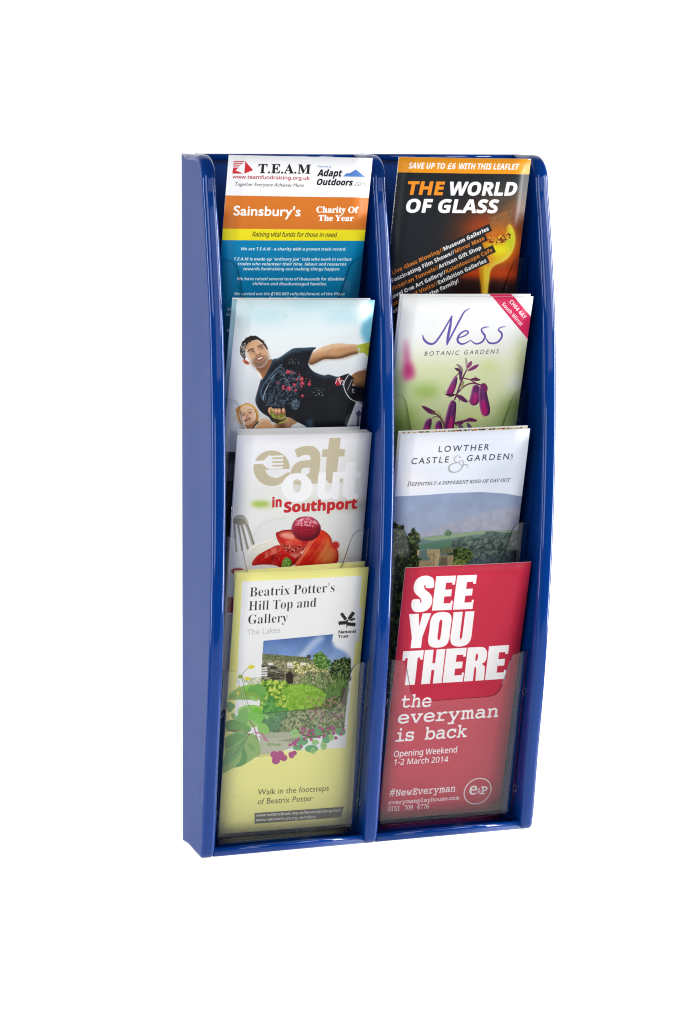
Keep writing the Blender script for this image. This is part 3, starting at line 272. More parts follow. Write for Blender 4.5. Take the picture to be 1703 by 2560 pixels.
126,95,109,100,109,109,110,114,113,117,119,119,119,113,93,111,93,111,96,111,99,109,104,102,105,94,105,87,80,87,78,87,77,89,73,95,72,95,70,73,37,1,20,65,70,66,72,71,73,75,75,77,81,89,128,90,133,88,136,83,
138,83,140,111,140,111,138,110,138,104,136,100,129,87,82,87,77,88,73,94,72,94,70,78,75,1,33,121,68,93,126,81,83,80,79,80,76,82,73,88,72,88,70,65,70,65,72,73,74,76,81,89,129,90,130,90,131,88,136,83,
138,82,138,83,140,97,140,123,86,134,127,135,131,135,133,133,137,127,138,128,140,150,140,150,138,145,137,141,134,139,129,123,68,84,63,1,34,77,70,78,72,79,72,85,73,88,76,91,83,104,133,105,134,104,136,102,136,99,136,89,
135,83,131,79,123,77,123,81,140,139,140,136,122,134,122,134,124,134,126,133,131,132,134,128,135,122,136,118,136,116,135,115,133,101,84,100,76,102,73,109,72,110,72,109,70,76,67,1,25,66,70,67,72,74,74,78,81,90,128,91,
131,91,133,89,136,84,138,84,140,112,140,111,138,104,136,101,129,89,84,88,80,87,78,89,74,95,74,102,74,115,75,123,80,130,90,132,90,125,70,89,62,1,37,77,70,78,72,84,73,88,75,90,80,95,100,86,125,82,133,78,
137,72,138,73,140,103,140,102,138,96,137,94,133,94,131,95,129,104,105,120,124,125,130,127,134,125,137,122,137,118,138,119,140,143,140,142,137,136,135,129,127,105,101,100,80,99,78,99,76,99,74,101,73,109,72,108,70,65,70,2,
25,57,70,58,72,64,74,70,78,86,97,123,141,125,141,123,79,123,76,125,74,132,72,131,70,103,70,104,72,108,72,111,74,113,82,113,94,90,94,87,92,80,83,75,75,76,73,82,72,81,70,3,91,97,113,97,115,125,82,68,
2,34,65,70,65,72,66,72,73,74,76,81,89,128,90,133,88,136,82,138,83,140,112,140,121,139,128,136,132,131,133,125,131,116,125,110,113,105,123,83,127,75,130,73,133,72,133,70,117,70,103,104,101,104,96,104,93,105,87,83,
86,77,88,73,93,72,94,72,94,70,13,100,107,110,109,116,112,121,117,122,124,120,131,116,135,108,136,104,136,101,134,100,130,94,108,97,108,75,68,1,53,65,70,65,72,66,72,71,73,74,75,76,81,89,128,90,133,88,136,82,
138,83,140,110,140,110,138,109,138,103,136,99,129,94,110,94,109,94,108,95,107,96,108,120,128,125,132,126,135,125,137,121,138,120,138,121,140,145,140,144,138,140,137,135,134,120,123,103,110,123,80,129,74,136,72,135,70,105,70,106,
72,107,72,112,73,113,76,112,78,110,82,95,104,94,105,92,104,87,81,86,77,88,73,94,72,94,70,79,77,2,23,100,68,92,69,86,72,80,75,76,81,74,87,73,94,76,108,83,121,93,131,105,139,118,141,126,140,132,138,137,
134,141,129,143,123,144,115,142,104,137,93,130,83,121,75,111,70,20,100,72,105,72,110,74,119,82,126,93,131,106,133,120,132,128,129,133,124,137,118,138,113,137,107,135,97,126,90,113,86,102,85,91,86,82,89,76,94,73,85,74,
1,43,100,68,91,70,84,74,79,79,78,87,80,97,88,128,89,133,87,137,80,138,81,140,110,140,110,138,109,138,104,137,102,135,98,127,90,99,88,86,89,81,92,77,96,74,102,73,113,76,120,82,126,97,132,123,134,132,132,136,
126,138,126,140,150,140,149,138,148,138,143,137,140,133,139,129,137,123,129,94,123,79,119,74,114,71,107,69,100,53,2,39,79,69,75,70,71,72,69,76,69,81,71,92,77,103,85,112,92,116,99,117,104,117,106,114,111,132,111,134,
111,135,110,138,106,138,105,138,105,140,116,142,121,143,122,142,122,141,121,140,106,82,105,79,105,77,106,75,107,75,111,76,116,82,118,81,109,72,103,69,99,70,97,74,100,87,90,73,85,70,15,84,74,89,76,95,83,100,91,103,
101,105,109,103,113,100,115,95,114,90,110,85,104,81,97,79,89,78,82,79,76,97,51,2,28,77,69,74,69,71,72,70,75,69,80,70,88,73,96,77,104,83,111,90,116,98,117,103,116,105,112,106,116,114,116,105,83,103,77,105,
75,108,77,112,82,114,81,106,72,99,69,96,70,95,73,99,88,88,73,83,70,15,82,75,87,77,93,83,98,91,101,100,103,109,102,113,98,115,93,114,89,110,84,104,81,96,79,88,78,81,79,76,121,40,1,42,63,47,60,48,
58,51,60,54,63,55,65,54,69,54,71,55,75,60,82,69,77,96,75,102,74,107,72,111,66,113,67,115,71,115,75,116,79,117,81,115,83,109,85,97,88,79,96,91,100,98,102,102,103,105,102,107,100,109,99,110,98,113,99,116,
102,117,106,116,107,111,106,103,101,94,96,85,90,75,83,65,76,56,69,49,71,45,32,42,0,65,100,2,8,124,173,114,173,70,70,85,70,98,100,141,100,155,70,170,70,3,119,150,135,113,104,113,66,84,3,19,81,70,116,70,
130,72,140,76,146,82,150,90,151,97,148,110,140,119,127,124,136,130,141,137,142,146,141,154,138,161,132,167,123,171,111,172,81,172,9,96,159,109,159,120,157,126,152,127,145,125,136,118,130,106,129,96,129,9,96,115,114,115,126,113,
134,108,136,99,134,92,128,86,114,83,96,83,67,106,1,30,168,165,150,172,133,174,115,171,99,164,88,152,80,137,77,120,79,106,86,92,96,80,112,72,132,69,153,71,169,78,169,94,152,85,134,82,120,84,109,89,100,97,94,108,
92,121,94,134,100,145,109,153,120,158,133,160,150,158,168,150,68,113,2,13,81,70,121,70,140,73,155,80,166,92,173,106,176,121,174,136,167,150,157,161,141,169,121,172,81,172,13,96,159,119,159,134,157,146,152,154,143,159,133,160,
121,159,112,156,102,148,93,137,86,120,83,96,83,69,75,1,12,139,172,81,172,81,70,141,70,141,83,96,83,96,115,138,115,138,128,96,128,96,159,139,159,71,111,1,34,171,120,137,120,137,107,156,107,156,86,145,83,134,82,120,
84,109,89,100,97,95,108,93,121,95,134,100,144,109,153,119,158,132,160,151,158,169,150,169,165,149,172,132,174,115,171,100,164,88,152,80,138,78,121,80,104,88,89,99,78,114,71,132,69,152,71,171,77,72,109,1,12,168,172,153,
172,153,128,96,128,96,172,81,172,81,70,96,70,96,115,153,115,153,70,168,70,73,38,1,4,96,172,81,172,81,70,96,70,76,74,1,6,96,172,81,172,81,70,142,70,142,83,96,83,77,117,1,14,176,172,163,172,129,130,95,
172,81,172,81,70,96,70,96,150,127,110,130,110,161,150,162,150,162,70,176,70,78,117,1,10,176,172,162,172,162,93,93,172,81,172,81,70,95,70,95,149,163,70,176,70,79,123,2,20,77,121,79,105,86,91,98,79,113,71,131,
69,150,71,166,79,177,91,184,105,187,121,184,138,177,152,166,163,150,171,132,174,113,171,98,163,87,152,79,137,20,92,121,94,134,99,145,108,153,119,158,132,160,145,158,156,153,164,145,170,134,172,121,170,109,164,98,156,89,145,84,
132,82,119,84,108,89,99,98,94,109,80,77,2,15,81,172,81,70,95,70,95,114,111,114,123,116,133,120,140,126,144,134,145,143,144,152,140,160,134,167,124,171,112,172,9,95,159,112,159,123,157,128,151,130,144,128,135,121,129,112,
127,95,127,82,91,2,19,82,172,82,70,96,70,96,114,102,114,110,113,118,106,130,91,143,70,161,70,147,90,136,107,124,119,133,124,139,133,141,144,137,159,125,169,107,172,9,96,160,106,160,117,158,124,153,126,144,124,136,118,130,
106,128,96,128,83,69,1,33,130,166,119,172,107,174,91,170,80,161,76,146,81,132,92,122,105,114,116,106,120,95,118,89,113,84,104,82,94,84,85,89,77,97,77,78,90,71,105,69,120,72,130,82,134,96,129,112,118,123,105,131,
94,138,90,148,92,155,97,159,106,160,117,158,130,150,84,91,1,8,158,172,73,172,73,159,108,159,108,70,123,70,123,159,158,159,85,106,1,24,167,172,153,172,153,113,151,100,146,90,137,85,122,82,110,84,100,91,95,99,94,112,
94,172,79,172,79,109,82,94,88,83,97,75,109,70,122,69,138,71,151,76,160,85,165,96,167,110,87,156,1,13,226,172,212,172,184,102,155,172,141,172,113,102,85,172,70,172,111,69,114,69,148,153,182,69,185,69,97,64,2,30,
132,82,125,78,123,79,122,82,122,117,119,129,110,136,98,139,85,136,75,130,75,115,86,123,97,126,103,125,107,121,109,114,109,111,97,106,86,102,77,96,74,85,76,77,82,71,90,69,100,70,109,76,112,70,119,69,124,70,132,74,
8,109,84,103,80,97,78,90,81,87,88,90,94,98,99,109,103,98,75,2,15,92,172,79,172,79,74,91,70,104,69,116,70,126,75,134,82,138,93,140,105,136,122,126,134,111,139,101,137,92,133,10,92,120,100,125,108,127,117,124,
124,116,126,103,124,92,116,84,106,81,92,83,99,66,1,26,129,134,120,137,109,139,98,137,89,132,82,125,78,115,76,102,78,91,82,82,90,75,99,70,110,69,121,70,130,73,130,86,121,82,113,81,101,84,93,92,90,104,92,116,
100,124,110,126,119,125,129,120,100,77,2,15,138,172,124,172,124,136,110,139,99,137,90,133,83,125,78,116,77,105,78,93,82,84,89,76,98,72,109,70,138,70,10,124,81,111,81,99,84,92,92,90,103,93,116,101,124,112,127,118,
126,124,124,101,72,2,24,136,90,124,84,112,81,101,84,93,90,90,102,137,102,136,115,132,125,126,133,118,137,108,139,97,137,89,133,82,125,78,116,76,105,78,94,82,84,88,76,97,71,109,69,124,71,136,77,7,90,111,93,120,
99,125,108,127,116,125,122,119,124,111,102,38,1,21,114,172,104,174,96,172,89,167,83,158,81,142,81,137,71,137,71,125,81,125,81,70,94,70,94,125,106,125,106,137,94,137,94,144,95,153,100,158,108,160,114,159,103,64,3,35,
133,137,105,137,90,135,80,127,76,114,77,107,80,102,84,97,91,93,83,89,80,83,82,79,87,75,77,71,72,64,70,56,74,45,85,38,101,35,118,38,129,45,133,57,131,65,125,71,113,76,98,80,93,84,98,89,109,91,120,97,
124,104,126,112,125,120,119,127,133,127,12,114,114,113,107,108,103,102,101,94,103,90,107,88,114,90,120,95,124,101,126,108,124,113,120,12,120,56,118,51,111,47,101,46,91,47,85,51,83,56,85,62,90,65,98,67,107,66,116,62,
104,75,1,18,93,172,79,172,79,70,93,70,93,118,101,126,109,128,116,126,121,120,123,112,123,70,136,70,136,111,133,127,125,136,113,139,102,136,93,129,105,33,2,4,93,137,80,137,80,70,93,70,8,94,158,92,163,87,166,81,
163,79,158,81,152,87,150,92,152,107,72,2,6,139,137,123,137,93,104,127,70,145,70,110,104,4,93,172,79,172,79,70,93,70,108,33,1,4,93,172,80,172,80,70,93,70,109,116,1,31,79,137,79,70,92,70,92,119,100,126,
109,127,115,126,119,121,121,112,121,70,135,70,135,119,142,125,150,127,157,126,162,120,163,112,163,70,177,70,177,112,174,126,166,135,154,139,146,137,138,133,132,127,123,136,112,139,102,136,92,129,92,137,110,75,1,18,93,137,79,137,
79,70,93,70,93,118,101,126,109,128,116,126,121,120,123,112,123,70,136,70,136,112,133,127,125,136,113,139,102,136,93,129,111,83,2,20,111,139,100,137,90,132,82,125,77,115,75,104,77,93,82,83,89,75,99,70,111,69,123,70,
133,75,141,83,146,92,147,104,146,116,141,125,133,132,123,137,12,111,127,123,124,131,116,134,104,131,92,123,84,111,81,99,84,92,92,89,104,92,116,100,124,112,75,2,16,92,72,99,69,105,69,117,70,126,75,133,82,138,92,140,
103,138,115,133,125,126,132,115,136,102,137,79,137,79,35,92,35,10,92,125,104,125,116,123,124,115,126,103,123,92,116,84,105,81,98,81,92,84,114,59,1,16,80,137,80,70,94,70,94,105,96,116,102,123,110,126,116,124,123,119,
130,131,121,137,114,139,107,137,101,132,94,122,94,137,115,58,1,27,119,133,108,137,99,139,87,136,79,130,77,120,85,106,100,97,108,88,105,82,98,80,88,83,76,89,76,75,88,70,100,69,111,71,119,78,122,88,118,98,107,107,
94,116,90,121,93,125,99,127,108,125,119,120,116,50,1,20,95,151,70,127,70,125,82,125,82,90,84,79,91,71,104,69,112,70,120,73,120,86,112,82,105,81,100,82,97,85,95,91,95,125,116,125,116,137,95,137,117,75,1,18,
136,70,136,137,122,137,122,89,115,82,106,80,99,82,94,87,92,95,92,137,79,137,79,96,82,81,90,72,102,69,113,71,122,79,122,70,118,66,1,7,101,69,105,69,135,137,121,137,103,96,85,137,70,137,119,108,1,13,129,137,
119,137,102,97,84,137,70,137,100,69,104,69,124,116,144,69,148,69,178,137,164,137,146,97,120,75,1,12,143,137,126,137,107,114,87,137,70,137,98,104,70,70,87,70,107,94,128,70,145,70,115,104,121,66,1,8,136,137,121,137,
103,99,85,137,70,137,96,84,73,35,88,35,38,94,3,29,144,121,140,112,133,104,119,121,130,130,136,139,138,148,134,159,126,167,113,170,99,167,90,159,87,147,90,134,98,123,86,114,77,104,74,93,78,81,87,72,100,69,110,70,
120,75,132,84,144,70,163,70,142,94,152,108,159,121,8,123,94,113,86,102,82,93,85,89,93,91,100,97,107,107,113,9,101,148,104,155,112,158,118,157,122,153,124,147,121,140,111,131,104,139,39,28,1,6,81,139,87,139,91,160,
91,177,78,177,78,160,46,33,1,8,86,87,80,84,77,78,80,71,86,69,93,71,95,78,93,84,
]

# ---------------------------------------------------------------- materials
def srgb(c):
    return tuple((x/12.92 if x <= .04045 else ((x+.055)/1.055)**2.4) for x in c)
def mat(name):
    m = bpy.data.materials.new(name); m.use_nodes = True
    return m, m.node_tree.nodes, m.node_tree.links, m.node_tree.nodes['Principled BSDF']
def noise_bump(N, L, B, scale, strength, dist=0.0002, detail=3):
    tc = N.new('ShaderNodeTexCoord'); n = N.new('ShaderNodeTexNoise'); b = N.new('ShaderNodeBump')
    n.inputs['Scale'].default_value = scale; n.inputs['Detail'].default_value = detail
    b.inputs['Strength'].default_value = strength; b.inputs['Distance'].default_value = dist
    L.new(tc.outputs['Object'], n.inputs['Vector']); L.new(n.outputs['Fac'], b.inputs['Height'])
    L.new(b.outputs['Normal'], B.inputs['Normal'])
    return tc, n
def blue_plastic():
    m, N, L, B = mat('glossy_blue_plastic')
    tc, n = noise_bump(N, L, B, 55, 0.06, 0.0003, 2)
    sp = N.new('ShaderNodeTexNoise'); sp.inputs['Scale'].default_value = 420; sp.inputs['Detail'].default_value = 1
    L.new(tc.outputs['Object'], sp.inputs['Vector'])
    r = N.new('ShaderNodeValToRGB'); r.color_ramp.elements[0].position = 0.0; r.color_ramp.elements[1].position = 0.34
    r.color_ramp.elements[0].color = (0.0005, 0.034, 0.212, 1); r.color_ramp.elements[1].color = (0.0006, 0.038, 0.235, 1)
    L.new(sp.outputs['Fac'], r.inputs['Fac']); L.new(r.outputs['Color'], B.inputs['Base Color'])
    B.inputs['Roughness'].default_value = 0.05; B.inputs['Specular Tint'].default_value = (0.80, 0.86, 1.0, 1); B.inputs['IOR'].default_value = 1.52
    return m
BLUE = blue_plastic()
def satin_blue():
    m, N, L, B = mat('satin_blue_plastic'); noise_bump(N, L, B, 1400, 0.25, 0.0001, 2)
    tc = N.new('ShaderNodeTexCoord'); n = N.new('ShaderNodeTexNoise'); n.inputs['Scale'].default_value = 9
    r = N.new('ShaderNodeMapRange'); r.inputs['To Min'].default_value = 0.40; r.inputs['To Max'].default_value = 0.52
    L.new(tc.outputs['Object'], n.inputs['Vector']); L.new(n.outputs['Fac'], r.inputs['Value']); L.new(r.outputs[0], B.inputs['Roughness'])
    B.inputs['Base Color'].default_value = (0.0006, 0.036, 0.225, 1); B.inputs['IOR'].default_value = 1.42
    return m
SATIN = satin_blue()
def clear(name, rough, tint, minf, maxf):
    m, N, L, B = mat(name); N.remove(B)
    o = N['Material Output']; t = N.new('ShaderNodeBsdfTransparent'); g = N.new('ShaderNodeBsdfGlossy')
    f = N.new('ShaderNodeFresnel'); ge = N.new('ShaderNodeNewGeometry')
    ir = N.new('ShaderNodeMapRange'); ir.inputs['To Min'].default_value = 1.49; ir.inputs['To Max'].default_value = 1/1.49
    L.new(ge.outputs['Backfacing'], ir.inputs['Value']); L.new(ir.outputs[0], f.inputs['IOR'])
    mr = N.new('ShaderNodeMapRange'); mr.inputs['To Min'].default_value = minf; mr.inputs['To Max'].default_value = maxf
    mx = N.new('ShaderNodeMixShader')
    t.inputs['Color'].default_value = tint; g.inputs['Roughness'].default_value = rough
    L.new(f.outputs[0], mr.inputs['Value']); L.new(mr.outputs[0], mx.inputs[0])
    L.new(t.outputs[0], mx.inputs[1]); L.new(g.outputs[0], mx.inputs[2]); L.new(mx.outputs[0], o.inputs['Surface'])
    return m
CLEAR = clear('clear_acrylic', 0.03, (0.99, 0.992, 0.99, 1), 0.0, 1.0)
RIM = clear('acrylic_cut_edge', 0.2, (0.34, 0.36, 0.40, 1), 0.12, 1.0)
def paper(name, col, rough=0.45):
    m, N, L, B = mat(name); noise_bump(N, L, B, 900, 0.12, 0.0001)
    B.inputs['Base Color'].default_value = (*col, 1); B.inputs['Roughness'].default_value = rough
    return m
PAPER = paper('paper_edge', (0.74, 0.74, 0.72), 0.6)
def steel():
    m, N, L, B = mat('staple_wire'); noise_bump(N, L, B, 2000, 0.05)
    B.inputs['Base Color'].default_value = (0.55, 0.56, 0.58, 1); B.inputs['Metallic'].default_value = 1
    B.inputs['Roughness'].default_value = 0.25
    return m
STEEL = steel()

# ---------------------------------------------------------------- object helpers
def link(name, me, mats, parent=None):
    o = bpy.data.objects.new(name, me); COL.objects.link(o)
    for m in mats:
        if m.name not in [x.name for x in me.materials if x]: me.materials.append(m)
    if parent: o.parent = parent
    return o
def mesh(name, V, F, smooth=True, mi=None):
    me = bpy.data.meshes.new(name); me.from_pydata([(x*MM, y*MM, z*MM) for x, y, z in V], [], F); me.validate()
    me.polygons.foreach_set('use_smooth', [smooth]*len(me.polygons))
    bm = bmesh.new(); bm.from_mesh(me); bmesh.ops.recalc_face_normals(bm, faces=bm.faces); bm.to_mesh(me); bm.free()
    return me
def tag(o, label, cat, group=None):
    o['label'] = label; o['category'] = cat
    if group: o['group'] = group
def empty(name, loc=(0, 0, 0)):
    o = bpy.data.objects.new(name, None); COL.objects.link(o); o.empty_display_size = 0.02
    o.location = [v*MM for v in loc]; return o

# ---------------------------------------------------------------- backdrop
def build_backdrop():
    prof = [(-1500, -470)] + [(-1500 + i*190, -470) for i in range(1, 8)]
    for i in range(0, 13):
        a = math.pi/2*i/12; prof.append((300 + 420*math.sin(a), -50 - 420*math.cos(a)))
    prof += [(720, 400), (720, 1000), (720, 2200)]
    V, F = [], []
    xs = [-3200, -1600, 0, 1600, 3200]
    for y, z in prof:
        for x in xs: V.append((x, y, z))
    n = len(xs)
    for i in range(len(prof)-1):
        for j in range(n-1): F.append((i*n+j, i*n+j+1, (i+1)*n+j+1, (i+1)*n+j))
    m, N, L, B = mat('white_backdrop_paper'); noise_bump(N, L, B, 40, 0.03)
    B.inputs['Base Color'].default_value = (0.86, 0.86, 0.86, 1); B.inputs['Roughness'].default_value = 0.9
    o = link('backdrop', mesh('backdrop', V, F), [m]); o['kind'] = 'structure'
build_backdrop()

# ---------------------------------------------------------------- rack
P, T, H = 126.1, 10.7, 508.0
W = 2*P + T
def catmull(pts, n):
    R = []
    for i in range(len(pts)-1):
        p0 = np.array(pts[max(i-1, 0)], float); p1 = np.array(pts[i], float)
        p2 = np.array(pts[i+1], float); p3 = np.array(pts[min(i+2, len(pts)-1)], float)
        for k in range(n):
            t = k/n
            R.append(0.5*((2*p1) + (p2-p0)*t + (2*p0-5*p1+4*p2-p3)*t*t + (3*p1-p0-3*p2+p3)*t**3))
    R.append(np.array(pts[-1], float)); return R
def side_profile():
    front = catmull([(-53.4, 11), (-60, 60), (-68.5, 115), (-75.5, 178), (-79, 235), (-80, 285), (-78.6, 335),
                     (-74.5, 390), (-67, 435), (-60.5, 467), (-56.5, 484)], 6)
    pts = [np.array(p, float) for p in [(0, -1), (-15, -1.4), (-30, -1.8)]]
    for i in range(0, 7):                      # lower front corner
        a = math.pi/2*i/6; pts.append(np.array((-44 - 8*math.sin(a), 6 - 8*math.cos(a))))
    pts += front
    for i in range(1, 11):                     # upper front corner
        a = math.pi/2*i/10; pts.append(np.array((-36 - 20*math.cos(a)**1.0, 488 + 20*math.sin(a))))
    pts += [np.array(p, float) for p in [(-25, 508), (-12, 508), (0, 508), (0, 500), (0, 492), (0, 482), (0, 470), (0, 455), (0, 380), (0, 254), (0, 120)]]
    return np.array(pts)
def panel_mesh(x0, x1, flare_l=0.0, flare_r=0.0, r=4.0, prof=None, satin=0):
    prof = side_profile() if prof is None else prof
    n = len(prof); nx = np.roll(prof, -1, 0); pv = np.roll(prof, 1, 0)
    e1 = prof-pv; e2 = nx-prof
    def nrm(e): return np.stack([-e[:, 1], e[:, 0]], 1)/np.linalg.norm(e, axis=1)[:, None]
    nn = nrm(e1)+nrm(e2); nn /= np.linalg.norm(nn, axis=1)[:, None]
    c = prof.mean(0); sgn = np.sign(((c-prof)*nn).sum(1).sum()); nn = nn*sgn   # inward
    rings = []
    K = 8
    for k in range(K+1):
        a = math.pi/2*k/K; rings.append((x0 + r - r*math.sin(math.pi/2-a)*1.0, r - r*math.sin(a)))
    for k in range(K+1):
        a = math.pi/2*(1-k/K); rings.append((x1 - r + r*math.sin(math.pi/2-a), r - r*math.sin(a)))
    V = []
    rings = [(x0, 7.0)] + rings + [(x1, 7.0)]
    for i, (x, ins) in enumerate(rings):
        for j in range(n):
            k_ = 0.14 if prof[j][0] > -8 else (0.8 if prof[j][1] < 1.5 else 1.0)     # crisp where it meets the wall
            cap = i in (0, len(rings)-1)
            y, z = prof[j] + nn[j]*ins*(1 if cap else k_)
            xr = x0+(x-x0)*k_ if i < K+2 else x1-(x1-x)*k_
            fl = 0
            if y > -9 and not cap:
                dz = min(z, 508-z); fl = 0.0
            xx = xr - fl*flare_l if i < K+2 else xr + fl*flare_r
            V.append((xx, y, z))
    F = []
    for i in range(len(rings)-1):
        for j in range(n): F.append((i*n+j, i*n+(j+1) % n, (i+1)*n+(j+1) % n, (i+1)*n+j))
    F.append(tuple(range(n))); F.append(tuple(range((len(rings)-1)*n, len(rings)*n)))
    me = mesh('panel', V, F)
    for p in me.polygons:
        if len(p.vertices) > 4: p.use_smooth = False
        if satin and (all(abs(me.vertices[v].co.x-(x0 if satin < 0 else x1)*MM) < 1e-5 for v in p.vertices)): p.material_index = 1
    return me
def box(x0, x1, y0, y1, z0, z1, bev=0.0, seg=3):
    bm = bmesh.new()
    vs = [bm.verts.new((x*MM, y*MM, z*MM)) for x in (x0, x1) for y in (y0, y1) for z in (z0, z1)]
    for f in ((0, 1, 3, 2), (4, 6, 7, 5), (0, 4, 5, 1), (2, 3, 7, 6), (0, 2, 6, 4), (1, 5, 7, 3)):
        bm.faces.new([vs[i] for i in f])
    bmesh.ops.recalc_face_normals(bm, faces=bm.faces)
    if bev: bmesh.ops.bevel(bm, geom=bm.edges[:], offset=bev*MM, segments=seg, affect='EDGES', profile=0.5)
    me = bpy.data.meshes.new('box'); bm.to_mesh(me); bm.free()
    for p in me.polygons: p.use_smooth = len(p.vertices) == 4 and p.area < (bev*MM*2)**2*0 + 1e-3 and bev > 0
    return me
def strip(x0, x1, prof, smooth=True):
    """closed (y, z) profile extruded along X"""
    n = len(prof); V = [(x0, y, z) for y, z in prof]+[(x1, y, z) for y, z in prof]
    F = [(i, (i+1) % n, n+(i+1) % n, n+i) for i in range(n)] + [tuple(range(n)), tuple(range(n, 2*n))]
    me = mesh('strip', V, F, smooth)
    for p in me.polygons:
        if len(p.vertices) > 4: p.use_smooth = False
    return me
rack = empty('leaflet_rack')
tag(rack, 'tall glossy blue plastic leaflet rack, two columns wide, with clear pockets', 'leaflet rack')
link('side_panel', panel_mesh(0, T, 1, 0, satin=-1), [BLUE, SATIN], rack)
link('divider_panel', panel_mesh(P, P+T), [BLUE], rack)
link('side_panel', panel_mesh(2*P, W, 0, 1, satin=1), [BLUE, SATIN], rack)
for i in (0, 1):
    a, b = T-0.6+i*P, P+0.6+i*P
    link('back_panel', box(a, b, -5, -0.3, 1.2, 504), [BLUE], rack)
    rr = [(-13.0 + 1.6 - 1.6*math.sin(t), 507.9 - 1.6 + 1.6*math.cos(t)) for t in np.linspace(0, math.pi/2, 5)]
    link('top_rail', strip(a, b, [(-0.4, 504.2), (-0.4, 508.2)] + rr + [(-13.0, 504.0), (-12.2, 503.4), (-4.7, 503.9)]), [BLUE], rack)
    fr = [(-49.6 + 1.8 - 1.8*math.sin(t), 4.0+1.8*math.cos(t)) for t in np.linspace(-0.9, math.pi/2, 7)]
    lip = [(-0.4, -0.6), (-0.4, 3.6), (-6, 3.4), (-30, 2.6), (-41.5, 2.5), (-44.5, 3.4)] + fr + [(-49.6, 1.0), (-48.6, -0.6), (-45, -1.2)]
    link('bottom_shelf', strip(a, b, lip), [BLUE], rack)

# clear pockets
def pocket_mesh():
    top = catmull([(25, 107.2), (30.6, 108.2), (34.2, 111.2), (36.6, 117), (38.6, 124), (40.4, 131), (42.2, 136.6), (44.6, 139.8), (48, 141.2), (51.6, 141.6)], 4)
    half = [(0, 107.2), (12.5, 107.2)] + [tuple(p) for p in top] + [(53.2, 141.7), (54.5, 141.7), (55.4, 141.7)]
    cols = [(-x, z) for x, z in reversed(half[1:])] + half
    nz = 6; n = len(cols); V = []
    for o in (0.0, 2.3):
        for x, zt in cols:
            for j in range(nz+1):
                z = 9+(zt-9)*j/nz; d = max(0, abs(x)-50.0)
                V.append((x, o+0.10*d*d-(z-9)*0.1879-41.4, z))
    F = []; r = nz+1; o2 = n*r
    for i in range(n-1):
        for j in range(nz):
            a = i*r+j; F.append((a, a+r, a+r+1, a+1)); F.append((o2+a, o2+a+1, o2+a+r+1, o2+a+r))
    nf = len(F)
    for i in range(n-1):
        for j in (0, nz):
            a = i*r+j; F.append((a, a+r, o2+a+r, o2+a) if j == nz else (a, o2+a, o2+a+r, a+r))
    for j in range(nz):
        for i in (0, n-1):
            a = i*r+j; F.append((a, a+1, o2+a+1, o2+a) if i == n-1 else (a, o2+a, o2+a+1, a+1))
    me = bpy.data.meshes.new('pocket'); me.from_pydata([(x*MM, y*MM, z*MM) for x, y, z in V], [], F)
    me.materials.append(CLEAR); me.materials.append(RIM)
    for p in me.polygons:
        p.material_index = 0 if p.index < nf else 1; p.use_smooth = True
    # hard corners between the sheet and its cut edge
    sharp = me.attributes.new('sharp_edge', 'BOOLEAN', 'EDGE')
    use = {}
    for p in me.polygons:
        for k in p.edge_keys: use.setdefault(k, set()).add(p.material_index)
    sharp.data.foreach_set('value', [len(use[tuple(sorted(e.vertices))]) > 1 for e in me.edges])
    return me
def ring_mesh(R, r, sx=1.0):
    V, F = [], []
    for i in range(16):
        a = 2*math.pi*i/16
        for j in range(6):
            b = 2*math.pi*j/6; q = R + r*math.cos(b)
            V.append((q*math.cos(a)*sx, r*math.sin(b), q*math.sin(a)*1.9))
    for i in range(16):
        for j in range(6): F.append((i*6+j, i*6+(j+1) % 6, ((i+1) % 16)*6+(j+1) % 6, ((i+1) % 16)*6+j))
    return mesh('clip', V, F)
CLIPM = clear('clip_plastic', 0.1, (0.72, 0.74, 0.80, 1), 0.10, 1.0)
PM, CM, FM = pocket_mesh(), ring_mesh(1.4, 0.28), box(-55, 55, -40.2, -5.6, 5.6, 6.6)
XC = [T + (P-T)/2, P + T + (P-T)/2]
DY = [0.0, 2.6, 8.0, 12.4]
for row in range(4):
    for c in range(2):
        o = bpy.data.objects.new('pocket', PM); COL.objects.link(o); o.parent = rack
        o.location = (XC[c]*MM, DY[row]*MM, row*97.6*MM)
        fo = link('pocket_floor', FM, [CLEAR], o)
        if row > 0: fo.scale[1] = 0.8
        for sx in (-1, 1):
            for z in (109.0, 30.0):
                k = link('clip', CM, [CLIPM], o)
                k.location = (sx*55.6*MM, (-41.4 + 2.2 - (z-9)*0.1879)*MM, z*MM)

